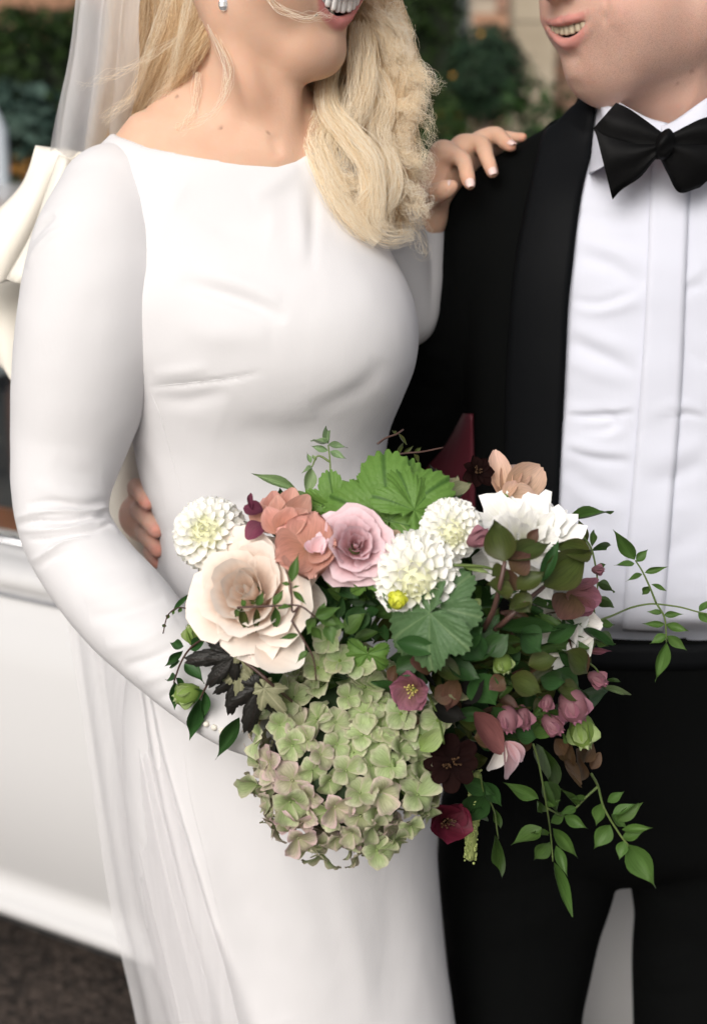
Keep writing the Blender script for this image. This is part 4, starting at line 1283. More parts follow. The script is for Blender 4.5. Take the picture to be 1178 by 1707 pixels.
# shirt
shF = Field((-.02, 1.34, .50), (.48, 1.76, 1.62), .003)
shirt_rows = [(212, 985, 1240, 1.585, .06, .06), (250, 930, 1300, 1.583, .083, .075), (310, 850, 1370, 1.578, .105, .085), (400, 805, 1410, 1.573, .121, .095),
              (560, 800, 1400, 1.568, .126, .10), (700, 805, 1385, 1.568, .127, .10), (800, 812, 1370, 1.568, .129, .10), (880, 812, 1362, 1.568, .134, .10),
              (935, 815, 1360, 1.572, .139, .105), (968, 822, 1352, 1.576, .135, .105), (1000, 830, 1345, 1.585, .112, .10), (1090, 840, 1335, 1.585, .104, .10)]
shF.column(shirt_rows, pw=2.2)
sv, sf = shF.mesh(3); del shF
sst = [([(950, 330), (1000, 342), (1070, 346)], 12, 2.0), ([(950, 352), (1010, 366), (1074, 372)], 10, -2.0),
       ([(950, 418), (990, 432), (1030, 450), (1072, 478)], 12, -3.2), ([(960, 400), (1010, 412), (1070, 440)], 12, 2.4),
       ([(950, 500), (1000, 505), (1070, 480)], 7, -2.2), ([(950, 512), (1000, 520), (1070, 500)], 8, 2.0),
       ([(945, 540), (990, 560), (1066, 590)], 12, 2.2), ([(948, 566), (1000, 592), (1066, 622)], 10, -3.0), ([(945, 600), (990, 622), (1050, 640)], 12, 1.8),
       ([(940, 686), (1000, 688), (1060, 678)], 8, 3.2, 'step'), ([(942, 692), (990, 694), (1054, 690)], 5, -2.8),
       ([(960, 700), (1000, 690), (1024, 704), (1000, 720), (965, 716)], 7, -2.6), ([(975, 722), (1010, 726), (1050, 716)], 9, 2.0),
       ([(940, 748), (990, 764), (1050, 770)], 7, -3.4), ([(940, 738), (995, 752), (1056, 756)], 9, 2.6), ([(938, 776), (980, 806), (1040, 830)], 13, -2.2),
       ([(935, 800), (985, 836), (1040, 852)], 14, 2.0), ([(940, 860), (1000, 880), (1036, 890)], 12, -2.0),
       ([(1130, 470), (1150, 462), (1178, 440)], 9, 1.8), ([(1130, 490), (1150, 480), (1178, 474)], 8, -2.0), ([(1128, 560), (1150, 590), (1178, 612)], 12, -2.2),
       ([(1090, 700), (1140, 690), (1178, 698)], 5, -2.8), ([(1080, 690), (1130, 676), (1178, 684)], 9, 2.4), ([(1070, 810), (1120, 795), (1178, 770)], 13, -3.0),
       ([(1070, 770), (1120, 760), (1178, 735)], 14, 2.2), ([(1060, 870), (1110, 850), (1178, 850)], 15, 1.8), ([(1100, 930), (1140, 900), (1178, 890)], 16, -2.0),
       ([(1090, 1000), (1140, 980), (1178, 990)], 14, -1.5), ([(940, 1000), (1000, 1010), (1040, 1000)], 14, -2.0), ([(1100, 1035), (1140, 1030), (1178, 1040)], 9, 2.0)]
sst = [(q[0], q[1]*1.15, q[2]*.72, *q[3:]) for q in sst]
sv = sculpt(sv, sf, sst)
sv = cloth_noise(sv, sf, .0016, 16, 4, (.45, 1, 1.3)); sv = cloth_noise(sv, sf, .0008, 42, 9, (.5, 1, 1.4))
shirt = link("shirt", mesh_np("shirt", sv, sf), groom, M_shirt)
sh_bvh = bvh_of(sv, sf)
def proj_strip(name, left, right, bvh, lift, mat, parent, nu=10, nv=5, bulge=0.0, thick=.0012, edge=None, Ydef=1.45):
    """strip of cloth laid on a garment between two pixel polylines of equal length"""
    L = catmull([Vector((*q, 0)) for q in left], nu); Q = catmull([Vector((*q, 0)) for q in right], nu)
    rows = []
    for a, b in zip(L, Q):
        row = []
        for k in range(nv+1):
            t = k/nv; c = a.lerp(b, t)
            row.append(hit(bvh, c.x, c.y, lift + bulge*math.sin(math.pi*t)**.5, Ydef))
        rows.append(row)
    o = link(name, grid_mesh(name, rows), parent, mat); solidify(o, thick, 0)
    return o
proj_strip("placket", [(1086, 255), (1082, 330), (1077, 470), (1070, 600), (1063, 690), (1054, 800), (1045, 900), (1040, 1000), (1037, 1046)],
           [(1148, 255), (1146, 330), (1141, 470), (1136, 600), (1131, 690), (1122, 800), (1114, 900), (1107, 1000), (1103, 1050)],
           sh_bvh, .0022, M_shirt, shirt, 10, 6, .0004, .002)
# collar
def sheet(name, ctrl, mat, parent, t=.0015, nu=5, nv=5):
    o = link(name, grid_mesh(name, sheet_rows([[P(*q) for q in r] for r in ctrl], nu, nv)), parent, mat); solidify(o, t, 0); return o
collar = sheet("collar", [[(985, 150, 1.60), (1003, 150, 1.535), (1032, 171, 1.485), (1077, 196, 1.468), (1112, 206, 1.464)],
                          [(980, 190, 1.60), (992, 200, 1.53), (1030, 205, 1.473), (1070, 222, 1.456), (1108, 224, 1.456)],
                          [(978, 240, 1.595), (984, 262, 1.52), (1004, 268, 1.466), (1050, 250, 1.450), (1100, 236, 1.452)],
                          [(976, 270, 1.59), (981, 288, 1.51), (992, 284, 1.463), (1040, 258, 1.450), (1094, 244, 1.452)]], M_shirt, shirt)
sheet("collar", [[(1100, 212, 1.460), (1126, 200, 1.466), (1178, 163, 1.475), (1225, 138, 1.50), (1262, 130, 1.56)],
                 [(1104, 224, 1.452), (1130, 218, 1.454), (1182, 205, 1.463), (1236, 195, 1.49), (1272, 180, 1.56)],
                 [(1108, 236, 1.452), (1140, 246, 1.450), (1195, 262, 1.457), (1248, 262, 1.48), (1282, 240, 1.56)]], M_shirt, shirt)
sheet("collar_stand", [[(1000, 172, 1.50), (1040, 186, 1.478), (1085, 206, 1.469), (1125, 203, 1.470), (1178, 176, 1.485)],
                       [(1005, 215, 1.49), (1045, 232, 1.468), (1090, 246, 1.460), (1130, 244, 1.462), (1180, 220, 1.478)]], M_shirt, shirt)

# bow tie: two layered wings and a knot
def puff(name, pairs, mat, parent, Y0, Y1, bul, n=8, t=.002):
    """wing of folded silk between paired upper and lower pixel edges, outer end first"""
    A = catmull([Vector((*q[0], 0)) for q in pairs], 6); B = catmull([Vector((*q[1], 0)) for q in pairs], 6)
    mbf = []
    for i, (a, b) in enumerate(zip(A, B)):
        s = i / (len(A)-1); Yc = Y0 + (Y1-Y0)*s
        row = []
        for k in range(2*n+1):
            u = k/n
            if u <= 1: c = a.lerp(b, u); off = -bul*math.sin(math.pi*u)**.6*(.55+.45*math.sin(math.pi*s)) + .0015*math.sin(u*9+s*4)
            else: c = b.lerp(a, u-1); off = bul*.35*math.sin(math.pi*(u-1))**.6
            row.append(P(c.x, c.y, Yc + off))
        mbf.append(row)
    return link(name, grid_mesh(name, mbf), parent, mat)
tie = empty("bow_tie"); tie.parent = groom
puff("wing", [((1026, 171), (988, 214)), ((1046, 180), (1006, 246)), ((1075, 200), (1050, 262)), ((1107, 224), (1096, 266))], M_velvet, tie, 1.446, 1.434, .007)
puff("wing", [((990, 212), (1020, 333)), ((1010, 224), (1036, 316)), ((1050, 236), (1066, 296)), ((1080, 240), (1086, 272)), ((1104, 240), (1098, 258))], M_velvet, tie, 1.437, 1.430, .006)
puff("wing", [((1235, 178), (1262, 246)), ((1200, 190), (1212, 262)), ((1165, 199), (1150, 262)), ((1112, 226), (1118, 264))], M_velvet, tie, 1.446, 1.434, .007)
puff("wing", [((1255, 236), (1165, 313)), ((1200, 238), (1131, 321)), ((1160, 240), (1112, 290)), ((1112, 238), (1098, 262))], M_velvet, tie, 1.437, 1.430, .006)
puff("knot", [((1092, 232), (1092, 262)), ((1102, 220), (1098, 266)), ((1114, 214), (1108, 266)), ((1124, 224), (1120, 256))], M_velvet, tie, 1.424, 1.424, .009)

# jacket: an open shell round the shirt, sleeves, shawl lapel
jF = Field((-.30, 1.32, .50), (.52, 1.88, 1.60), .0034)
jr = torso_g + [(1330, 765, 1390, 1.59, .135, .145)]
jF.column(jr)
jF.chain(*C([(1032, 246, 1.575), (960, 280, 1.58), (890, 318, 1.58), (800, 368, 1.58), (778, 405, 1.58)], (72, 76, 80, 78, 74)), k=.03)
jF.chain(*C([(1190, 246, 1.575), (1262, 282, 1.58), (1335, 322, 1.58), (1424, 372, 1.58), (1440, 405, 1.58)], (72, 74, 76, 76, 74)), k=.03)
# collar roll round the neck
jF.chain(*C([(1010, 205, 1.53), (985, 186, 1.58), (1010, 160, 1.64), (1110, 150, 1.665), (1210, 160, 1.64), (1236, 186, 1.58), (1210, 205, 1.53)], (24, 28, 30, 30, 30, 28, 24)), k=.02)
inner = jF.D + .008
edge_l = [(0, 999), (150, 995), (172, 991), (254, 987), (315, 971), (431, 956), (508, 948), (600, 944), (740, 937), (860, 932), (1000, 930), (1200, 926), (1400, 900)]
el = np.array(edge_l, float)
def opening(x, y, z):
    d = y*CA - (z-CAMH)*SA; up = y*SA + (z-CAMH)*CA
    px = CX + FPX*x/d; py = CY - FPX*up/d
    L = np.interp(py, el[:, 0], el[:, 1]); Rr = 2*1108 - L - (py-300)*.075
    g = np.maximum(L - px, px - Rr) * d / FPX
    return np.maximum(g, y - 1.585)
a_, b_ = np.zeros(3, int), jF.n
op = opening(*jF.grid(a_, b_)).astype(np.float32)
solid = jF.D.copy()
jF.D = smax(jF.D, -inner, .002); jF.D = smax(jF.D, -op, .002)
pts, rr = C(armG[:-1] + [(318, 856, 1.59)], armGr); jF.chain(pts, rr, k=.010)
pts, rr = C(armG2, (76, 80, 79, 72, 62, 54)); jF.chain(pts, rr, k=.010)
jv, jf = jF.mesh(3)
hv2, hf2 = surfnet(solid, jF.lo, jF.h, 3)
del jF, inner, op, solid
jst = [([(746, 385), (752, 470), (758, 560), (776, 680)], 6, -3.2), ([(700, 430), (720, 445), (742, 440)], 9, 2.0), ([(690, 500), (720, 520), (746, 515)], 10, -2.0),
       ([(680, 560), (715, 590), (752, 600)], 12, 2.5), ([(672, 620), (710, 650), (752, 650)], 10, -2.5), ([(664, 690), (700, 700), (750, 690)], 12, 2.5),
       ([(880, 260), (870, 330), (862, 420)], 12, -1.5), ([(790, 480), (800, 620), (806, 760)], 20, 1.5)]
jv = sculpt(jv, jf, jst)
jacket = link("jacket", mesh_np("jacket", jv, jf), groom, M_wool)
j_bvh = bvh_of(hv2, hf2)
lo_ = [(952, 190), (930, 210), (908, 228), (895, 270), (886, 310), (874, 370), (863, 430), (854, 520), (848, 620), (846, 740), (852, 860), (858, 960)]
li_ = [(994, 168), (992, 190), (990, 215), (986, 254), (971, 315), (962, 372), (955, 434), (947, 510), (943, 600), (936, 740), (931, 860), (929, 960)]
lapel = proj_strip("lapel", lo_, [(x+1, y) for x, y in li_], j_bvh, .0035, M_satin, jacket, 8, 8, .0035, .003, Ydef=1.47)
mr_ = lambda q: (2*1108 - q[0] - (q[1]-300)*.075, q[1])
proj_strip("lapel", [mr_(q) for q in li_], [mr_(q) for q in lo_], j_bvh, .0035, M_satin, jacket, 8, 8, .0035, .003, Ydef=1.47)
# burgundy lining where the jacket swings open under the arm
sheet("lining", [[(772, 690, 1.60), (777, 690, 1.56), (786, 690, 1.54)], [(735, 745, 1.62), (760, 750, 1.57), (788, 750, 1.54)],
                 [(690, 800, 1.63), (740, 810, 1.58), (790, 810, 1.54)], [(660, 880, 1.63), (730, 890, 1.58), (792, 890, 1.54)]], M_lining, jacket, .003)

# trousers and shoes
tF = Field((-.08, 1.36, -.01), (.50, 1.80, 1.06), .0045)
tF.column([(902, 818, 1358, 1.575, .128, .112), (1000, 812, 1362, 1.578, .128, .118), (1060, 800, 1368, 1.578, .128, .125), (1150, 790, 1378, 1.58, .128, .135), (1290, 752, 1400, 1.585, .128, .145), (1380, 742, 1400, 1.585, .11, .135), (1440, 760, 1385, 1.585, .06, .09)], pw=2.3)
tF.chain(*C([(884, 1360, 1.58), (878, 1440, 1.575), (870, 1520, 1.57), (865, 1600, 1.565), (861, 1707, 1.56), (862, 1950, 1.56), (868, 2150, 1.575), (876, 2330, 1.60)], (150, 150, 134, 121, 107, 96, 92, 86)), k=.012)
tF.chain(*C([(1195, 1360, 1.58), (1195, 1440, 1.575), (1190, 1520, 1.57), (1182, 1600, 1.565), (1178, 1707, 1.56), (1165, 1950, 1.56), (1156, 2150, 1.575), (1146, 2330, 1.60)], (150, 147, 132, 128, 122, 104, 96, 88)), k=.012)
tv, tf = tF.mesh(3); del tF
tst = [([(880, 1180), (860, 1330), (866, 1500), (862, 1700)], 12, 2.5), ([(1195, 1100), (1190, 1300), (1180, 1500), (1176, 1700)], 12, 2.5),
       ([(740, 1480), (830, 1490), (930, 1455)], 14, -2.5), ([(745, 1540), (840, 1560), (960, 1500)], 16, 2.0), ([(900, 1560), (950, 1610), (980, 1600)], 14, -2.5),
       ([(1060, 1470), (1110, 1500), (1178, 1500)], 16, -2.5), ([(1058, 1590), (1100, 1600), (1160, 1580)], 14, 3.0), ([(1054, 1640), (1100, 1660), (1170, 1650)], 12, -3.0),
       ([(1040, 1090), (1038, 1200), (1036, 1400)], 7, -2.5), ([(1050, 1090), (1050, 1200), (1048, 1380)], 6, 1.5)]
tv = sculpt(tv, tf, tst)
trousers = link("trousers", mesh_np("trousers", tv, tf), groom, M_wool)
t_bvh = bvh_of(tv, tf)
proj_strip("waistband", [(860, 1052), (900, 1055), (980, 1060), (1060, 1062), (1150, 1062), (1178, 1061), (1300, 1056)], [(858, 1104), (900, 1107), (980, 1112), (1060, 1115), (1150, 1115), (1178, 1113), (1300, 1108)], t_bvh, .0015, M_satin, trousers, 6, 4, 0, .003, Ydef=1.46)
for x_ in (876, 1146):
    sF = Field(tuple(P(x_, 2420, 1.55) + Vector((-.09, -.22, -.2))), tuple(P(x_, 2420, 1.55) + Vector((.09, .25, .2))), .006)
    q = P(x_, 2400, 1.6)
    sF.ellipsoid((q.x, 1.47, .035), (.048, .12, .042)); sF.ellipsoid((q.x, 1.60, .05), (.04, .10, .06), k=.03)
    sF.put((q.x-.1, 1.2, -.1), (q.x+.1, 1.9, .2), lambda x, y, z: (.004 - z) + 0*x + 0*y, 0, 'and')
    v_, f_ = sF.mesh(2); link("shoe", mesh_np("shoe", v_, f_), groom, M_satin)
# ---------------------------------------------------------------- her hair
def hair_mat(name, ca, cb, cc):
    m, nt, b = new_mat(name)
    hi = N(nt, "ShaderNodeHairInfo")
    cr = N(nt, "ShaderNodeValToRGB")
    e = cr.color_ramp.elements
    e[0].position = 0; e[0].color = (*ca, 1); e[1].position = 1; e[1].color = (*cc, 1)
    x = e.new(.5); x.color = (*cb, 1)
    nt.links.new(hi.outputs["Random"], cr.inputs["Fac"])
    nt.links.new(cr.outputs["Color"], b.inputs["Base Color"])
    b.inputs["Roughness"].default_value = .45
    b.inputs["Specular IOR Level"].default_value = .4
    tl = N(nt, "ShaderNodeBsdfTranslucent"); nt.links.new(cr.outputs["Color"], tl.inputs["Color"])
    mx = N(nt, "ShaderNodeMixShader"); mx.inputs[0].default_value = .4
    nt.links.new(b.outputs[0], mx.inputs[1]); nt.links.new(tl.outputs[0], mx.inputs[2])
    nt.links.new(mx.outputs[0], nt.nodes["Material Output"].inputs["Surface"])
    return m
M_blond = hair_mat("blonde_highlight_hair", (.84, .68, .47), (.98, .89, .72), (1.0, .97, .88))  # paler copy for top curls and loose strands, highlight put into the colour
M_gold = hair_mat("golden_shadow_hair", (.58, .40, .22), (.88, .71, .48), (.98, .89, .71))  # warmer gold for the main mass, its shadow tone put into the colour
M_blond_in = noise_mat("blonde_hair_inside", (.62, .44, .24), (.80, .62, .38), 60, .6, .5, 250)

def lock(strands, pts, r, n, rs, core=None, frizz=.0012, spread=1.2, rad=.00013, wave=.0008, cut=.30, tail=.33):
    """one lock: pts (px, py, Y), r radius in pixels at each point, n strands"""
    W = [P(*q) for q in pts]
    cs = np.array([tuple(c) for c in catmull(W, 8)])
    rr = np.array([v[0] for v in catmull([Vector((x*m_per_px(w), 0, 0)) for x, w in zip(r, W)], 8)])
    T = np.gradient(cs, axis=0); T /= np.linalg.norm(T, axis=1)[:, None] + 1e-9
    A = np.cross(T, [0, 1, 0.02]); A /= np.linalg.norm(A, axis=1)[:, None] + 1e-9
    B = np.cross(T, A)
    m = len(cs); t = np.linspace(0, 1, m)
    wv = rs.uniform(0, 6.28, 2)
    for i in range(int(n*2.9)):
        a, q = rs.uniform(0, 2*np.pi), np.sqrt(rs.uniform(0, 1)) * spread
        ph, fr = rs.uniform(0, 6.28, 3), rs.uniform(2, 6, 2)
        tw = a + .9*np.sin(t*fr[0] + ph[0])
        off = (A*np.cos(tw)[:, None] + B*np.sin(tw)[:, None]*.75) * (rr*q)[:, None]
        ph2 = rs.uniform(0, 6.28, 2); k2 = rs.uniform(.7, 1.8)
        off = off + wave*rs.normal(0, 1)*(A*np.sin(t*k2*6.28 + ph2[0])[:, None] + .6*B*np.cos(t*k2*6.28 + ph2[1])[:, None]) * np.clip(t*1.6, 0, 1)[:, None]
        fz = frizz * (A*np.sin(t*fr[0]*4 + ph[1])[:, None] + B*np.cos(t*fr[1]*4 + ph[2])[:, None]) * (t**.7)[:, None]
        s0 = 0 if rs.rand() < .8 else rs.randint(0, m//3)
        s1 = m if rs.rand() > cut else m - rs.randint(0, int(m*tail))
        strands.append(((cs + off + fz)[s0:s1], rad*rs.uniform(.7, 1.25)))
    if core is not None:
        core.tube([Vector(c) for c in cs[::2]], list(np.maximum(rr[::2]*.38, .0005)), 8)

def build_hair(name, strands, mat, parent):
    hc = bpy.data.hair_curves.new(name)
    hc.add_curves([len(s[0]) for s in strands])
    pos = np.concatenate([s[0] for s in strands]).astype(np.float32)
    rad = np.concatenate([s[1]*np.clip(np.minimum(np.linspace(1.0, .25, len(s[0]))*1.4, 1), 0, 1) for s in strands]).astype(np.float32)
    hc.attributes["position"].data.foreach_set("vector", pos.ravel())
    ra = hc.attributes.get("radius") or hc.attributes.new("radius", 'FLOAT', 'POINT')
    ra.data.foreach_set("value", rad)
    hc.materials.append(mat)
    o = bpy.data.objects.new(name, hc); COL.objects.link(o); o.parent = parent
    return o

rs = np.random.RandomState(11)
S, core = [], MB()
def LK(pts, r, n, **kw): lock(S, pts, r, n, rs, kw.pop("core", core), **kw)
# long fall on the picture's left, behind the shoulder
for i in range(13):
    f = i/12
    x0 = 225 + 150*f
    pts = [(x0 + 60, -300, 1.47 + .05*(1-f)), (x0, -90, 1.475 + .05*(1-f)), (x0 - 6 - 10*(1-f), 40, 1.475 + .05*(1-f)),
           (x0 - 30 - 26*f, 130 - 6*f, 1.49 + .05*(1-f)), (x0 - 45 - 62*f, 215 - 8*f, 1.525 + .03*(1-f)), (x0 - 60 - 92*f, 330, 1.56 + .03*(1-f)), (x0 - 70 - 90*f, 480, 1.575 + .03*(1-f))]
    LK(pts, (34, 30, 26, 24, 24, 28, 26), 150, frizz=.002)
# roots drawn back past the ear
for x0, y0 in ((372, -30), (356, 10), (344, 46), (332, 78)):
    LK([(x0+50, y0-90, 1.42), (x0, y0, 1.415), (x0-30, y0+50, 1.45), (x0-70, y0+105, 1.505)], (12, 12, 11, 10), 50, frizz=.003)
# waves on the picture's right, falling over the shoulder
R_ = [
    ([(640, -160, 1.50), (628, -20, 1.50), (652, 70, 1.49), (668, 150, 1.47), (652, 230, 1.46), (668, 310, 1.45), (660, 380, 1.44)], (36, 36, 34, 34, 34, 30, 14), 260),
    ([(620, -160, 1.52), (606, 0, 1.515), (618, 90, 1.50), (634, 170, 1.48), (612, 250, 1.45), (640, 330, 1.43), (632, 400, 1.42)], (36, 34, 34, 34, 34, 32, 14), 260),
    ([(600, -100, 1.54), (580, 40, 1.53), (586, 130, 1.51), (592, 200, 1.47), (572, 270, 1.44), (604, 340, 1.42), (624, 398, 1.41)], (34, 34, 34, 34, 32, 28, 12), 240),
    ([(560, 20, 1.54), (540, 110, 1.52), (544, 170, 1.48), (552, 240, 1.44), (556, 290, 1.425), (590, 350, 1.41), (628, 404, 1.40)], (28, 30, 28, 28, 24, 20, 10), 200),
    ([(520, 60, 1.53), (508, 130, 1.51), (508, 180, 1.48), (522, 232, 1.445), (546, 292, 1.42), (584, 352, 1.405), (622, 402, 1.40)], (20, 22, 20, 18, 16, 14, 7), 140),
    ([(650, 60, 1.49), (664, 120, 1.48), (660, 190, 1.47), (678, 270, 1.46), (680, 340, 1.455), (690, 392, 1.45)], (26, 30, 28, 26, 22, 10), 170),
]
for pts, r, n in R_: LK([(x-8-14*min(1, max(0, (y-200)/120)), y, Y) for x, y, Y in pts], r, int(n*1.7), frizz=.0016, spread=1.3, wave=.0048, cut=.85, tail=.45)
S_main, S = S, []
# separate curls that lie on top
for pts, r, n in (
    ([(602, 40, 1.47), (605, 90, 1.455), (602, 150, 1.435), (590, 196, 1.42), (570, 246, 1.415)], (10, 12, 11, 10, 6), 60),
    ([(552, 110, 1.47), (543, 145, 1.45), (550, 186, 1.43), (582, 226, 1.412), (614, 270, 1.40), (624, 325, 1.395), (622, 372, 1.392), (648, 394, 1.395), (690, 390, 1.41)], (8, 9, 10, 11, 11, 10, 10, 9, 5), 80),
    ([(530, 190, 1.44), (520, 228, 1.425), (540, 280, 1.40), (562, 326, 1.39), (594, 372, 1.385), (630, 404, 1.385)], (7, 9, 10, 10, 8, 4), 70),
    ([(556, 200, 1.44), (542, 240, 1.42), (552, 288, 1.405), (586, 306, 1.40), (606, 300, 1.405)], (8, 9, 9, 8, 5), 60),
    ([(616, 290, 1.40), (612, 324, 1.395), (598, 350, 1.393), (580, 356, 1.395)], (7, 8, 8, 4), 50),
    ([(640, 250, 1.43), (652, 300, 1.415), (640, 345, 1.41), (646, 385, 1.415)], (9, 10, 9, 5), 60),
    ([(622, 120, 1.46), (640, 170, 1.45), (632, 220, 1.43), (650, 262, 1.42)], (10, 11, 10, 5), 60),
    ([(576, 150, 1.47), (566, 190, 1.445), (580, 240, 1.42), (566, 282, 1.41)], (8, 9, 9, 5), 60),
    ([(640, 20, 1.48), (660, 80, 1.47), (672, 130, 1.465), (656, 176, 1.46)], (12, 13, 11, 6), 80),
):
    LK(pts, [x*1.7 for x in r], int(n*1.5), core=None, frizz=.0010, spread=1.25, wave=.0036, cut=.75, tail=.4)
# blown strands
for pts, n in (([(636, 130, 1.47), (660, 146, 1.46), (684, 132, 1.455), (700, 112, 1.45)], 26), ([(632, 165, 1.46), (660, 178, 1.45), (690, 168, 1.445), (712, 156, 1.44)], 30),
               ([(650, 130, 1.47), (668, 112, 1.46), (672, 84, 1.46), (660, 60, 1.46)], 14), ([(650, 210, 1.45), (668, 228, 1.445), (680, 212, 1.44), (668, 196, 1.44)], 14),
               ([(650, 240, 1.44), (672, 262, 1.435), (700, 272, 1.43), (722, 266, 1.43)], 22), ([(652, 230, 1.44), (676, 240, 1.435), (696, 262, 1.43)], 12),
               ([(655, 300, 1.43), (690, 320, 1.42), (715, 350, 1.42)], 14), ([(660, 330, 1.43), (690, 352, 1.42), (712, 346, 1.42)], 12),
               ([(640, 10, 1.48), (660, 14, 1.47), (666, 40, 1.47)], 10), ([(664, 170, 1.45), (690, 190, 1.44), (700, 182, 1.44)], 10)):
    LK(pts, [9]*len(pts), n, core=None, frizz=.006, rad=.00012)
# loose hair standing off the outline
for i in range(46):
    y0 = rs.uniform(20, 380); x0 = np.interp(y0, [0, 60, 150, 230, 330, 400], [604, 640, 672, 668, 680, 660]) - rs.uniform(0, 26)
    L_ = rs.uniform(30, 75); a_ = rs.uniform(-.9, .9); c_ = rs.uniform(-30, 30)
    LK([(x0, y0 - 26, 1.47), (x0 + L_*.45, y0 - 10 + c_*.4, 1.455), (x0 + L_*.8, y0 + 10 + a_*18 + c_, 1.45), (x0 + L_*rs.uniform(.5, 1.1), y0 + 28 + a_*30, 1.445)], [5, 7, 8, 9], 5, core=None, frizz=.003, rad=.00011, wave=.002)
# fine strands across the cheek, the neck and the fall
for pts, n in (([(440, -20, 1.375), (460, 12, 1.36), (500, 30, 1.345), (540, 28, 1.335), (556, 20, 1.335)], 6), ([(350, 40, 1.40), (380, 120, 1.385), (360, 180, 1.38), (298, 216, 1.395)], 7),
               ([(330, 120, 1.42), (320, 190, 1.42), (292, 216, 1.42)], 5), ([(318, -10, 1.42), (300, 70, 1.43), (285, 130, 1.45), (250, 180, 1.48)], 20), ([(290, -30, 1.44), (250, 80, 1.46), (220, 160, 1.49), (170, 200, 1.5)], 14),
               ([(300, 60, 1.43), (200, 120, 1.47), (130, 145, 1.48)], 4)):
    LK(pts, [7]*len(pts), n, core=None, frizz=.003, rad=.00010)
hair = build_hair("hair", S_main, M_gold, bride)
build_hair("curl", S, M_blond, hair)
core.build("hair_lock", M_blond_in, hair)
# ================================================================ THE BOUQUET
rb_ = random.Random(21)
def Yb(px, py):
    q = 1 - ((px-640)/410.0)**2 - ((py-1085)/390.0)**2
    return 1.245 - .105*math.sqrt(max(0, q))
def B(px, py, dy=0.0):
    return P(px, py, Yb(px, py) + dy)
BQ = B(640, 1100, .07)
TI = Matrix.Translation(-BQ)
bouquet = empty("bouquet", BQ)
tag(bouquet, "wild bridal bouquet of white dahlias, peach rose, green hydrangea and trailing vines", "bouquet")
VR, VU = Vector((1, 0, 0)), Vector((0, SA, CA))

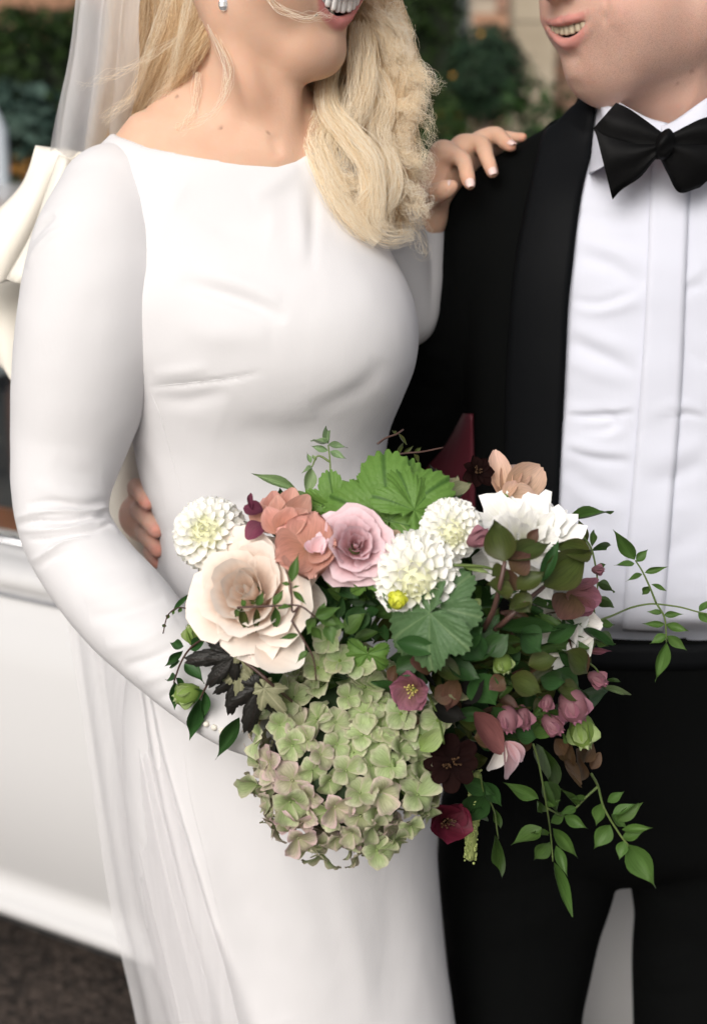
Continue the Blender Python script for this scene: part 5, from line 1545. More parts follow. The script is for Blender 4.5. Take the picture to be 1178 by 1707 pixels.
def petal_mat(name, base, tip, edge=None, edge_k=0.0, rough=.55, trans=.3, vein=0.0, spots=None, vscale=(26, 3, 1), vary=.22, spec=.3):
    """petal or leaf colour runs from its base to its tip and to its rim; each piece is tinted a little by its object colour"""
    m, nt, b = new_mat(name)
    uv = N(nt, "ShaderNodeUVMap"); sp = N(nt, "ShaderNodeSeparateXYZ"); nt.links.new(uv.outputs[0], sp.inputs[0])
    mx = N(nt, "ShaderNodeMix", data_type='RGBA'); mx.inputs["A"].default_value = (*base, 1); mx.inputs["B"].default_value = (*tip, 1)
    nt.links.new(sp.outputs["Y"], mx.inputs["Factor"]); prev = mx.outputs["Result"]
    if edge is not None:
        a = N(nt, "ShaderNodeMath", operation='SUBTRACT'); a.inputs[1].default_value = .5; nt.links.new(sp.outputs["X"], a.inputs[0])
        c = N(nt, "ShaderNodeMath", operation='ABSOLUTE'); nt.links.new(a.outputs[0], c.inputs[0])
        d = N(nt, "ShaderNodeMapRange"); d.inputs["From Min"].default_value = .26; d.inputs["From Max"].default_value = .5; d.inputs["To Max"].default_value = edge_k
        nt.links.new(c.outputs[0], d.inputs["Value"])
        e = N(nt, "ShaderNodeMapRange"); e.inputs["From Min"].default_value = .72; e.inputs["From Max"].default_value = 1.0; e.inputs["To Max"].default_value = edge_k
        nt.links.new(sp.outputs["Y"], e.inputs["Value"])
        f = N(nt, "ShaderNodeMath", operation='MAXIMUM'); nt.links.new(d.outputs[0], f.inputs[0]); nt.links.new(e.outputs[0], f.inputs[1])
        m2 = N(nt, "ShaderNodeMix", data_type='RGBA'); m2.inputs["B"].default_value = (*edge, 1)
        nt.links.new(prev, m2.inputs["A"]); nt.links.new(f.outputs[0], m2.inputs["Factor"]); prev = m2.outputs["Result"]
    mp = N(nt, "ShaderNodeMapping"); mp.inputs["Scale"].default_value = vscale; nt.links.new(uv.outputs[0], mp.inputs["Vector"])
    nz = N(nt, "ShaderNodeTexNoise"); nz.inputs["Scale"].default_value = 1; nz.inputs["Detail"].default_value = 3; nt.links.new(mp.outputs[0], nz.inputs["Vector"])
    mr = N(nt, "ShaderNodeMapRange"); mr.inputs["From Min"].default_value = .3; mr.inputs["From Max"].default_value = .7
    mr.inputs["To Min"].default_value = 1 - vary - vein*.3; mr.inputs["To Max"].default_value = 1.06
    nt.links.new(nz.outputs["Fac"], mr.inputs["Value"])
    oi = N(nt, "ShaderNodeObjectInfo")
    m3 = N(nt, "ShaderNodeMix", data_type='RGBA', blend_type='MULTIPLY'); m3.inputs["Factor"].default_value = 1
    nt.links.new(prev, m3.inputs["A"]); nt.links.new(oi.outputs["Color"], m3.inputs["B"])
    m4 = N(nt, "ShaderNodeMix", data_type='RGBA', blend_type='MULTIPLY'); m4.inputs["Factor"].default_value = 1
    nt.links.new(m3.outputs["Result"], m4.inputs["A"]); nt.links.new(mr.outputs["Result"], m4.inputs["B"]); prev = m4.outputs["Result"]
    if spots is not None:
        tc = N(nt, "ShaderNodeTexCoord"); n5 = N(nt, "ShaderNodeTexNoise"); n5.inputs["Scale"].default_value = spots[1]; n5.inputs["Detail"].default_value = 2
        nt.links.new(tc.outputs["Object"], n5.inputs["Vector"])
        r5 = N(nt, "ShaderNodeMapRange"); r5.inputs["From Min"].default_value = spots[2]; r5.inputs["From Max"].default_value = spots[2] + .1
        nt.links.new(n5.outputs["Fac"], r5.inputs["Value"])
        m5 = N(nt, "ShaderNodeMix", data_type='RGBA'); m5.inputs["B"].default_value = (*spots[0], 1)
        nt.links.new(prev, m5.inputs["A"]); nt.links.new(r5.outputs[0], m5.inputs["Factor"]); prev = m5.outputs["Result"]
    nt.links.new(prev, b.inputs["Base Color"])
    b.inputs["Roughness"].default_value = rough; b.inputs["Specular IOR Level"].default_value = spec
    bp = N(nt, "ShaderNodeBump"); bp.inputs["Strength"].default_value = .25 + vein*.5; bp.inputs["Distance"].default_value = .0006
    nt.links.new(nz.outputs["Fac"], bp.inputs["Height"]); nt.links.new(bp.outputs["Normal"], b.inputs["Normal"])
    out = nt.nodes["Material Output"]
    tl = N(nt, "ShaderNodeBsdfTranslucent"); nt.links.new(prev, tl.inputs["Color"])
    ms = N(nt, "ShaderNodeMixShader"); ms.inputs[0].default_value = trans
    nt.links.new(b.outputs[0], ms.inputs[1]); nt.links.new(tl.outputs[0], ms.inputs[2]); nt.links.new(ms.outputs[0], out.inputs["Surface"])
    return m

def leafm(name, c1, c2, **kw):
    kw.setdefault("trans", .22); kw.setdefault("rough", .45); kw.setdefault("vein", .4)
    return petal_mat(name, c1, c2, **kw)
M_white = petal_mat("white_petal", (.84, .84, .72), (.90, .89, .87), trans=.18, vary=.07)
M_white_in = petal_mat("pale_yellow_petal", (.84, .84, .58), (.89, .89, .80), trans=.18, vary=.07)
M_peach = petal_mat("peach_rose_petal", (.88, .68, .55), (.90, .79, .70), edge=(.91, .84, .77), edge_k=.6, trans=.2, vary=.06, vscale=(8, 2, 1))
M_mauve = petal_mat("mauve_rose_petal", (.62, .33, .33), (.80, .56, .60), edge=(.82, .66, .70), edge_k=.6, trans=.2, vary=.10, vscale=(8, 2, 1))
M_coral = petal_mat("coral_petal", (.56, .28, .19), (.70, .34, .28), edge=(.74, .44, .37), edge_k=.5, vein=.2, vary=.12)
M_blush = petal_mat("blush_petal", (.60, .40, .24), (.76, .52, .42), edge=(.74, .48, .38), edge_k=.4, vein=.25, vary=.12)
M_plum = petal_mat("plum_petal", (.10, .02, .04), (.22, .05, .09), vein=.3)
M_helleb = petal_mat("mauve_hellebore_petal", (.20, .10, .07), (.36, .13, .19), edge=(.42, .18, .26), edge_k=.5, vein=.4)
M_helleb_d = petal_mat("dark_red_hellebore_petal", (.06, .006, .012), (.13, .012, .03), edge=(.18, .02, .05), edge_k=.4, vein=.3)
M_hbrown = petal_mat("brown_purple_bract", (.11, .07, .03), (.15, .07, .06), vein=.4, rough=.45)
M_dusky = petal_mat("dusky_red_bract", (.15, .055, .05), (.24, .09, .085), vein=.3)
M_choc = petal_mat("chocolate_petal", (.006, .0022, .002), (.012, .004, .0035), rough=.8, trans=.03, spec=.05)
M_hyd = petal_mat("hydrangea_petal", (.36, .48, .18), (.52, .60, .34), edge=(.70, .63, .48), edge_k=.7, vein=.3, spots=((.40, .12, .10), 150, .70), trans=.3)
M_palegreen = petal_mat("pale_green_petal", (.24, .36, .08), (.46, .55, .26), vein=.3)
M_jas = leafm("jasmine_leaf", (.075, .155, .03), (.10, .19, .045))
M_jas_d = leafm("dark_jasmine_leaf", (.032, .095, .024), (.045, .12, .032))
M_jas_p = leafm("pale_jasmine_leaf", (.20, .31, .13), (.26, .36, .18))
M_oval = leafm("olive_leaf", (.07, .085, .018), (.06, .09, .022), edge=(.07, .03, .02), edge_k=.25)
M_green = leafm("deep_green_leaf", (.028, .075, .018), (.04, .105, .028))
M_dark = leafm("near_black_leaf", (.008, .008, .007), (.013, .012, .010), trans=.05, rough=.6, spec=.12)
M_beige = leafm("beige_backed_leaf", (.22, .24, .13), (.30, .30, .18))
M_brownleaf = leafm("dry_brown_leaf", (.11, .06, .03), (.17, .10, .05))
M_geran = leafm("geranium_leaf", (.085, .20, .028), (.12, .26, .045), vein=.2, vscale=(7, 7, 1))
M_geran_p = leafm("grey_green_leaf", (.09, .19, .06), (.14, .26, .10), vein=.2, vscale=(7, 7, 1))
M_stem = noise_mat("green_stem", (.08, .13, .03), (.13, .18, .05), 40, .5)
M_stem_b = noise_mat("brown_stem", (.055, .028, .022), (.09, .045, .035), 40, .5)
M_pollen = noise_mat("yellow_stamen", (.45, .38, .08), (.60, .52, .18), 300, .6)
M_amar = noise_mat("amaranth_bead", (.28, .36, .09), (.46, .52, .20), 240, .8)
M_limebud = noise_mat("lime_bud", (.52, .56, .03), (.66, .66, .09), 60, .5)
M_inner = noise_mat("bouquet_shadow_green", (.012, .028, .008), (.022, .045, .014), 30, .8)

def piece(name, prof, cup=.25, curl=.2, ruf=0.0, nrf=3, nu=5, nv=7, seed=0, mat=None, crease=0.0, wob=0.0, mid=0.0):
    """unit petal or leaf: root at the origin, tip at y = 1, prof = half widths from root to tip"""
    rr = random.Random(seed)
    rows = []
    for i in range(nv+1):
        t = i/nv
        j = t*(len(prof)-1); a = min(int(j), len(prof)-2); w = prof[a] + (prof[a+1]-prof[a])*(j-a)
        row = []
        for k in range(nu+1):
            s = 2*k/nu - 1
            x = s*w
            y = t - (.06*abs(s)**2 * t if mid == 0 else mid*abs(s)**1.5*t)
            z = cup*(x*x)*2 - crease*(1-abs(s))*w - curl*t*t + ruf*math.sin(nrf*math.pi*s + seed)*t*t*abs(s)**.5 + wob*math.sin(5*t+seed)*s
            row.append((x, y, z))
        rows.append(row)
    me = grid_mesh(name, rows)
    if mat: me.materials.append(mat)
    return me

def basis(y, n):
    y = Vector(y).normalized(); n = Vector(n); n = n - y*n.dot(y)
    if n.length < 1e-6: n = y.orthogonal()
    n.normalize(); x = y.cross(n)
    return Matrix((x, y, n)).transposed()

def tint(o, lo=.85, hi=1.1, hue=.05):
    v = rb_.uniform(lo, hi)
    o.color = (v*(1+rb_.uniform(-hue, hue)), v, v*(1+rb_.uniform(-hue, hue)), 1)
    return o

def place(name, me, parent, M):
    o = bpy.data.objects.new(name, me); COL.objects.link(o); o.parent = parent; o.matrix_local = M
    return tint(o)

LEAFSETS = {}
def leafset(kind, mat, name):
    key = (kind, mat.name)
    if key not in LEAFSETS:
        out = []
        for s in range(4):
            if kind == "jas": me = piece(name, [.02, .30, .46, .50, .43, .28, .12, .0], .1, .10 + .10*s, nu=4, nv=8, seed=s, mat=mat, crease=.35, wob=.05)
            elif kind == "oval": me = piece(name, [.03, .32, .47, .50, .46, .36, .20, .0], .15, .05 + .12*s, nu=4, nv=8, seed=s, mat=mat, crease=.32, wob=.06, ruf=.02)
            elif kind == "bract": me = piece(name, [.06, .34, .48, .50, .46, .36, .16], .3, .16*s - .1, nu=5, nv=7, seed=s, mat=mat, crease=.12, ruf=.04)
            out.append(me)
        LEAFSETS[key] = out
    return LEAFSETS[key]

def leaf(b, t, w, mat=None, kind="jas", parent=None, dy=0.0, dyt=None, roll=None, name="leaf"):
    """leaf from pixel b to pixel t, w pixels wide"""
    mat = mat or M_jas
    dyt = dy + rb_.uniform(-.012, .008) if dyt is None else dyt
    p0, p1 = B(*b, dy), B(*t, dyt)
    ax = p1 - p0; L = ax.length
    V = (CAMP - p0).normalized()
    n = Quaternion(ax.normalized(), rb_.uniform(-.5, .5) if roll is None else roll) @ (V + VU*.25)
    M = basis(ax, n).to_4x4()
    wm = w*m_per_px(p0)
    M = Matrix.Translation(p0) @ M @ Matrix.Diagonal((wm*1.08, L, L*.8, 1))
    me = rb_.choice(leafset(kind, mat, name))
    return place(name, me, parent or bouquet, TI @ M)

def stem(pts, r, mat=None, parent=None, name="stem", dy=0.0):
    W = [B(q[0], q[1], (q[2] if len(q) > 2 else dy)) for q in pts]
    cs = catmull(W, 6); mb = MB(); m_ = m_per_px(W[0])
    rr = [r*m_*(1 - .35*i/len(cs)) for i in range(len(cs))]
    mb.tube([c - BQ for c in cs], rr, 6)
    return mb.build(name, mat or M_stem, parent or bouquet)

def flower_at(px, py, dx, dy, lift=0.0, spin=0.0):
    """frame whose +Z looks out of the flower: towards the lens, leaning dx to the right and dy up"""
    p = B(px, py, lift)
    V = (CAMP - p).normalized()
    z = (V + VR*dx + VU*dy).normalized()
    x = VU.cross(z).normalized(); y = z.cross(x)
    q = Matrix((x, y, z)).transposed()
    return Matrix.Translation(p) @ (q @ Matrix.Rotation(spin, 3, 'Z')).to_4x4(), m_per_px(p)

# ---- ball dahlias
def dahlia(px, py, r, dx, dy, n=120, lift=0.0, pet=None, label=None):
    M, m = flower_at(px, py, dx, dy, lift, rb_.uniform(0, 6))
    Rr = r*m
    mb = MB(); mb.ball((0, 0, 0), Rr*.66, 16, 10)
    fl = mb.build("dahlia", M_palegreen if False else M_white_in, bouquet); fl.matrix_local = TI @ M
    if label: fl["label"] = label
    mes = [piece("petal", [.16, .40, .52, .58, .56, .46, .22], .75, -.10 + .1*s, nu=4, nv=6, seed=s, mat=M_white) for s in range(3)]
    mei = [piece("petal", [.16, .36, .46, .46, .34, .10], 1.1, -.35, nu=4, nv=5, seed=s, mat=M_white_in) for s in range(2)]
    for i in range(n):
        f = (i+.5)/n
        th = R(122)*f**.58
        az = i*2.39996
        d = Vector((math.sin(th)*math.cos(az), math.sin(th)*math.sin(az), math.cos(th)))
        tg = Vector((math.cos(th)*math.cos(az), math.cos(th)*math.sin(az), -math.sin(th)))
        lam = R(8 + 52*min(1, f*1.9) + rb_.uniform(-7, 7))
        L = Rr*(.22 + .24*min(1, f*1.8)); w = Rr*(.15 + .36*min(1, f*1.6))
        root = d*(Rr*(.66 + .05*f))
        me = mei[i % 2] if f < .07 else mes[i % 3]
        o = place("petal", me, fl, Matrix.Translation(root) @ basis(d*math.cos(lam) + tg*math.sin(lam), d*math.sin(lam) - tg*math.cos(lam)).to_4x4() @ Matrix.Diagonal((w, L, L, 1)))
        tint(o, .96, 1.04, .01)
    return fl
# ---- roses: every petal hugs the one inside it
def cup_petal(name, r0, r1, z0, z1, half, flare, roll, over, ruf, seed, mat, point=.22, nu=8, nv=8):
    rr = random.Random(seed); a, b = rr.uniform(0, 6), rr.uniform(0, 6)
    rows = []
    for i in range(nv+1):
        row = []
        for k in range(nu+1):
            s = 2*k/nu - 1
            t = i/nv*(1 - point*abs(s)**2.2 + .04*math.sin(5*s + a)*(i/nv))
            w = half*(.45 + .55*min(1, t*1.8))
            r = r0 + (r1-r0)*math.sin(min(1, t)*math.pi/2)**.85 + flare*t**4 + over*s + ruf*math.sin(2.6*math.pi*s + b)*t*t
            z = z0 + (z1-z0)*t - roll*t**5*(1 - .5*s*s) + ruf*.5*math.sin(4*s + a)*t*t
            ang = s*w
            row.append((r*math.cos(ang), r*math.sin(ang), z))
        rows.append(row)
    me = grid_mesh(name, rows); me.materials.append(mat)
    return me
def rose(px, py, r, dx, dy, mat, layers, lift=0.0, label=None, spin=0.0, name="rose", ruf=.02, point=.22):
    M, m = flower_at(px, py, dx, dy, lift, spin)
    Rr = r*m
    mb = MB(); mb.ball((0, 0, -Rr*.45), Rr*.22, 10, 7)
    fl = mb.build(name, M_stem, bouquet); fl.matrix_local = TI @ M
    if label: fl["label"] = label
    for li, (n, r0, r1, z1, half, flare, roll) in enumerate(layers):
        mes = [cup_petal("petal", r0, r1, -.45, z1, R(half), flare, roll, .022 + .012*li, ruf*(.5 + .25*li), li*7+s, mat, point) for s in range(2)]
        for i in range(n):
            az = 2*math.pi*(i + rb_.uniform(-.08, .08))/n + li*1.1
            s_ = Rr*rb_.uniform(.97, 1.05)
            k_ = .05 + .035*li; tl = Matrix.Rotation(rb_.uniform(-k_, k_*1.2), 4, 'Y') @ Matrix.Rotation(rb_.uniform(-k_, k_), 4, 'X')
            place("petal", rb_.choice(mes), fl, Matrix.Rotation(az, 4, 'Z') @ tl @ Matrix.Diagonal((s_, s_, s_*rb_.uniform(.9, 1.1), 1))).color = (*(3*[rb_.uniform(.96, 1.03)]), 1)
    return fl
# ---- open flowers with a few broad petals
def open_flower(name, px, py, r, dx, dy, mat, n, tilt, w=.9, cup=.3, curl=.1, ruf=.05, lift=0.0, stam=None, label=None, spin=0.0, prof=None, layers=1, nrf=3, depth=.1, pol=None):
    M, m = flower_at(px, py, dx, dy, lift, spin)
    Rr = r*m
    mb = MB(); mb.ball((0, 0, -.10*Rr), (Rr*.10, Rr*.10, Rr*.08), 10, 6)
    fl = mb.build(name, stam or M_palegreen, bouquet); fl.matrix_local = TI @ M
    if label: fl["label"] = label
    prof = prof or [.12, .34, .50, .58, .60, .56, .42, .10]
    mes = [piece("petal", prof, cup, curl + .06*s, ruf=ruf, nrf=nrf, nu=7, nv=8, seed=s*2+1, mat=mat, wob=.04) for s in range(3)]
    for l in range(layers):
        for i in range(n):
            az = 2*math.pi*(i + .5*l + rb_.uniform(-.1, .1))/n
            out = Vector((math.cos(az), math.sin(az), 0)); a = R(tilt - l*18 + rb_.uniform(-8, 8))
            ax = out*math.sin(a) + Vector((0, 0, math.cos(a))); nrm = -out*math.cos(a) + Vector((0, 0, math.sin(a)))
            s_ = rb_.uniform(.9, 1.08)*(1 - .14*l)
            place("petal", rb_.choice(mes), fl, Matrix.Translation(out*Rr*.05 + Vector((0, 0, -depth*Rr + l*.04*Rr))) @ basis(ax, Quaternion(ax, rb_.uniform(-.2, .2)) @ nrm).to_4x4() @ Matrix.Diagonal((Rr*w*s_, Rr*s_, Rr*s_, 1)))
    if stam:
        for i in range(14):
            az = rb_.uniform(0, 6.28); q = rb_.uniform(.05, .30)
            mb = MB(); tip = Vector((math.cos(az)*q*Rr*1.1, math.sin(az)*q*Rr*1.1, Rr*rb_.uniform(.22, .36)))
            mb.tube([Vector((math.cos(az)*.06*Rr, math.sin(az)*.06*Rr, 0)), tip], [Rr*.018, Rr*.014], 5); mb.ball(tip, Rr*.042, 6, 4)
            mb.build("stamen", pol or M_pollen, fl)
    return fl
def bud(px, py, rx, ry, ang, mat, lift=0.0, name="bud", n=5, dz=.2):
    """closed flower of overlapping petals; its tip points along ang (degrees in the picture)"""
    p = B(px, py, lift); m = m_per_px(p); V = (CAMP - p).normalized()
    z = (VR*math.cos(R(ang)) + VU*math.sin(R(ang)) + V*dz).normalized()
    x = V.cross(z).normalized(); M = Matrix.Translation(p) @ Matrix((x, z.cross(x), z)).transposed().to_4x4()
    mb = MB(); mb.ball((0, 0, 0), (rx*m*.86, rx*m*.86, ry*m*.9), 10, 7)
    fl = mb.build(name, mat, bouquet); fl.matrix_local = TI @ M
    me = piece("petal", [.20, .44, .56, .60, .54, .34, .05], 1.0, -.42, nu=5, nv=7, seed=3, mat=mat)
    for i in range(n):
        az = 2*math.pi*i/n + rb_.uniform(-.2, .2); out = Vector((math.cos(az), math.sin(az), 0))
        ax = (out*.42 + Vector((0, 0, 1))).normalized(); nrm = -out
        place("petal", me, fl, Matrix.Translation(out*rx*m*.30 + Vector((0, 0, -ry*m*.9))) @ basis(ax, nrm).to_4x4() @ Matrix.Diagonal((rx*m*1.45, ry*m*1.75, ry*m*1.6, 1)))
    return fl

# ---- lobed leaves
def lobed_mesh(name, lobes, depth_, teeth, tooth, mat, seed=0, cupz=.18, fold=.06, tip=1.0, n=96):
    """rounded or pointed lobed leaf, stalk at the origin, spreading in x and y; lobes: angles (deg from +y) and lengths"""
    rr = random.Random(seed)
    def rad(a):
        best = .30
        for la, ll in lobes:
            d = abs((a - la + 180) % 360 - 180)
            w_ = depth_
            v = ll*(max(0, 1 - (d/w_)**2)**.5 if tip == 0 else max(0, 1 - (d/w_)**1.15))
            best = max(best, v)
        return best*(1 + tooth*abs(math.sin(math.radians(a)*teeth/2)) - tooth*.5)
    vs, fs, uv = [(0, 0, 0)], [], [(.5, 0)]
    a0, a1 = -168, 168
    nr = 7
    for i in range(n+1):
        a = a0 + (a1-a0)*i/n; r = rad(a)
        near = min(abs((a-la+180) % 360 - 180) for la, _ in lobes)
        for j in range(1, nr+1):
            t = j/nr; q = r*t
            z = cupz*q*q - .25*t**3*q + fold*q*math.cos(math.radians(near)*180/max(depth_, 1)*.9)*-1 + .035*math.sin(a*.11+seed)*t + tooth*.25*math.sin(math.radians(a)*teeth)*t**4
            vs.append((q*math.sin(math.radians(a)), q*math.cos(math.radians(a)), z))
            uv.append((.5 + min(near, 20)/20*.42, t))
    for i in range(n):
        b0, b1 = 1 + i*nr, 1 + (i+1)*nr
        fs.append((0, b1, b0))
        for j in range(nr-1): fs.append((b0+j, b1+j, b1+j+1, b0+j+1))
    me = mesh_np(name, vs, fs)
    lay = me.uv_layers.new(name="UVMap")
    for l in me.loops: lay.data[l.index].uv = uv[l.vertex_index]
    me.materials.append(mat)
    return me
def lobed_mat(name, c1, c2, vein, trans=.22, rough=.5):
    m, nt, b = new_mat(name)
    uv = N(nt, "ShaderNodeUVMap"); sp = N(nt, "ShaderNodeSeparateXYZ"); nt.links.new(uv.outputs[0], sp.inputs[0])
    mr = N(nt, "ShaderNodeMapRange"); mr.inputs["From Min"].default_value = .515; mr.inputs["From Max"].default_value = .57
    nt.links.new(sp.outputs["X"], mr.inputs["Value"])
    tc = N(nt, "ShaderNodeTexCoord"); nz = N(nt, "ShaderNodeTexNoise"); nz.inputs["Scale"].default_value = 9; nz.inputs["Detail"].default_value = 5
    nt.links.new(tc.outputs["Object"], nz.inputs["Vector"])
    m1 = N(nt, "ShaderNodeMix", data_type='RGBA'); m1.inputs["A"].default_value = (*c1, 1); m1.inputs["B"].default_value = (*c2, 1)
    nt.links.new(nz.outputs["Fac"], m1.inputs["Factor"])
    m2 = N(nt, "ShaderNodeMix", data_type='RGBA'); m2.inputs["A"].default_value = (*vein, 1)
    nt.links.new(mr.outputs[0], m2.inputs["Factor"]); nt.links.new(m1.outputs["Result"], m2.inputs["B"])
    nt.links.new(m2.outputs["Result"], b.inputs["Base Color"]); b.inputs["Roughness"].default_value = rough; b.inputs["Specular IOR Level"].default_value = .3
    vo = N(nt, "ShaderNodeTexVoronoi", feature='DISTANCE_TO_EDGE'); vo.inputs["Scale"].default_value = 11; nt.links.new(tc.outputs["Object"], vo.inputs["Vector"])
    bp = N(nt, "ShaderNodeBump"); bp.inputs["Strength"].default_value = .12; bp.inputs["Distance"].default_value = .03
    nt.links.new(vo.outputs["Distance"], bp.inputs["Height"]); nt.links.new(bp.outputs["Normal"], b.inputs["Normal"])
    out = nt.nodes["Material Output"]; tl = N(nt, "ShaderNodeBsdfTranslucent"); nt.links.new(m2.outputs["Result"], tl.inputs["Color"])
    ms = N(nt, "ShaderNodeMixShader"); ms.inputs[0].default_value = trans
    nt.links.new(b.outputs[0], ms.inputs[1]); nt.links.new(tl.outputs[0], ms.inputs[2]); nt.links.new(ms.outputs[0], out.inputs["Surface"])
    return m
M_ger = lobed_mat("geranium_leaf", (.10, .21, .035), (.15, .28, .06), (.055, .13, .022), .25)
M_ger2 = lobed_mat("grey_green_leaf", (.065, .135, .05), (.11, .19, .085), (.14, .22, .10))
M_phys = lobed_mat("near_black_leaf", (.010, .010, .009), (.020, .018, .015), (.016, .012, .010), .05)
M_physb = lobed_mat("beige_backed_leaf", (.24, .25, .14), (.34, .33, .20), (.42, .40, .26), .25)
GER = [lobed_mesh("leaf", [(0, 1.0), (58, .95), (-58, .95), (112, .85), (-112, .85)], 40, 48, .09, M_ger, s, .10, .16, 0, 144) for s in range(2)]
GER2 = [lobed_mesh("leaf", [(0, 1.0), (58, .95), (-58, .95), (112, .85), (-112, .85)], 46, 44, .08, M_ger2, s+4, .08, .13, 0, 144) for s in range(2)]
PHY = [lobed_mesh("leaf", [(0, 1.0), (48, .72), (-48, .72), (100, .40), (-100, .40)], 44, 40, .14, M_phys, s+8, .1, .10, 1, 96) for s in range(2)]
PHYB = [lobed_mesh("leaf", [(0, 1.0), (52, .74), (-52, .74), (105, .42), (-105, .42)], 48, 40, .12, M_physb, s+11, .1, .08, 1, 96) for s in range(2)]
def lobed(b, t, size, meshes, lift=0.0, liftt=None, tiltx=0.0, tilty=.2, sx=1.0):
    """stalk end at pixel b, middle lobe pointing to pixel t, size px of the middle lobe"""
    p0 = B(*b, lift); p1 = P(*t, p0.y + (0 if liftt is None else liftt - lift))
    V = (CAMP - p0).normalized(); ax = p1 - p0
    s = size*m_per_px(p0)
    return place("leaf", rb_.choice(meshes), bouquet, TI @ Matrix.Translation(p0) @ basis(ax, V + VR*tiltx + VU*tilty).to_4x4() @ Matrix.Diagonal((s*sx, s, s, 1)))

# ---------------------------------------------------------------- inside: stems and leaves in the depth
mb = MB()
for i in range(26):
    a = rb_.uniform(0, 6.28); q = rb_.uniform(0, 1)**.5
    top = B(640 + 250*q*math.cos(a), 1080 + 230*q*math.sin(a), .05)
    mid_ = P(540 + 26*math.cos(a), 1205 + 22*math.sin(a), 1.235)
    low = P(500 + 30*math.cos(a), 1330 + 16*math.sin(a), 1.30 + .02*rb_.random())
    st = MB(); st.tube([c - BQ for c in catmull([top, top.lerp(mid_, .55) + Vector((0, .03, 0)), mid_, low], 5)], .0022, 6)
    st.build("stem", M_stem, bouquet)
for i in range(230):
    a = rb_.uniform(0, 6.28); q = rb_.uniform(.05, .86)**.6
    x, y = 650 + 300*q*math.cos(a), 1075 + 285*q*math.sin(a)
    if x < 420 and y > 1190: continue
    b2 = rb_.uniform(0, 6.28); L = rb_.uniform(40, 85)
    leaf((x, y), (x + L*math.cos(b2), y + L*math.sin(b2)), L*rb_.uniform(.4, .6), rb_.choice([M_green, M_green, M_jas_d, M_oval, M_jas]), "oval", dy=.035 + rb_.uniform(0, .03), dyt=.05, roll=rb_.uniform(-.6, .6))

# ---------------------------------------------------------------- hydrangea
def hydrangea(px, py, rx, ry, n, lift):
    M, m = flower_at(px, py, 0, .05, lift)
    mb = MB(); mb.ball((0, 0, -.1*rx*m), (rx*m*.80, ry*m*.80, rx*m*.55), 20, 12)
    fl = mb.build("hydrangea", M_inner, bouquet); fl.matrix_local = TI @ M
    fl["label"] = "big mophead hydrangea of pale green florets flushed pink"
    fm = []
    for s in range(7):
        rr = random.Random(s+40)
        vs, fs, uvs = [], [], []
        for k in range(4):
            az = k*math.pi/2 + rr.uniform(-.15, .15); tl = rr.uniform(.05, 1.0); sc = rr.uniform(.85, 1.12); rowN, colN = 5, 4
            b0 = len(vs)
            prof = [.12, .40, .56, .60, .50, .20]
            for i in range(rowN+1):
                t = i/rowN
                for j in range(colN+1):
                    u = 2*j/colN - 1
                    x = u*prof[i]*.92*sc; y = (.06 + .94*t - .10*u*u*t)*sc
                    z = y*math.tan(tl)*.7 + .9*x*x - .30*t**3 + .05*math.sin(4*u + s + k)*t + rr.uniform(-.012, .012)
                    ca, sa = math.cos(az), math.sin(az)
                    vs.append((x*ca - y*sa, x*sa + y*ca, z)); uvs.append((j/colN, t))
            for i in range(rowN):
                for j in range(colN):
                    fs.append((b0+i*(colN+1)+j, b0+i*(colN+1)+j+1, b0+(i+1)*(colN+1)+j+1, b0+(i+1)*(colN+1)+j))
        b0 = len(vs)
        for i in range(3):
            for j in range(6):
                th = math.pi*i/2*.5; ph = j*math.pi/3
                vs.append((.07*math.sin(th+.2)*math.cos(ph), .07*math.sin(th+.2)*math.sin(ph), .05 + .06*math.cos(th))); uvs.append((.5, 0))
        for i in range(2):
            for j in range(6): fs.append((b0+i*6+j, b0+(i+1)*6+j, b0+(i+1)*6+(j+1) % 6, b0+i*6+(j+1) % 6))
        me = mesh_np("floret", vs, fs); lay = me.uv_layers.new(name="UVMap")
        for l in me.loops: lay.data[l.index].uv = uvs[l.vertex_index]
        me.materials.append(M_hyd); fm.append(me)
    k = 0
    for i in range(n):
        f = (i+.5)/n; th = R(112)*f**.56; az = i*2.39996 + rb_.uniform(-.15, .15)
        d = Vector((math.sin(th)*math.cos(az), math.sin(th)*math.sin(az), math.cos(th)))
        p = Vector((d.x*rx*m, d.y*ry*m, d.z*rx*m*.62)) * rb_.uniform(.84, 1.06)
        nrm = (Vector((d.x/rx, d.y/ry, d.z/(rx*.7)))*rx + Vector((rb_.uniform(-.9, .9), rb_.uniform(-.9, .9), rb_.uniform(-.1, .4)))).normalized()
        s = rb_.uniform(24, 39)*m
        q = nrm.to_track_quat('Z', 'Y').to_matrix() @ Matrix.Rotation(rb_.uniform(0, 1.57), 3, 'Z')
        o = place("floret", rb_.choice(fm), fl, Matrix.Translation(p) @ q.to_4x4() @ Matrix.Diagonal((s, s, s, 1)))
        pink = max(0, min(1, (-d.y*.55 - d.x*.45 - .12)*1.0 + rb_.uniform(-.55, .5)))
        v = rb_.uniform(.82, 1.12)
        o.color = (v*(1 + .34*pink), v*(1 - .13*pink), v*(1 + .5*pink), 1)
    return fl
hydrangea(578, 1258, 152, 160, 142, .03)
# top of a second head beside the rose
for (x, y) in ((545, 1065), (566, 1100), (530, 1112), (596, 1108), (640, 1215), (668, 1190), (700, 1225), (728, 1200)):
    open_flower("floret", x, y, 30, rb_.uniform(-.5, .5), rb_.uniform(0, .6), M_hyd, 4, 72, .95, .2, .12, .05, lift=.012, spin=rb_.uniform(0, 1.5))

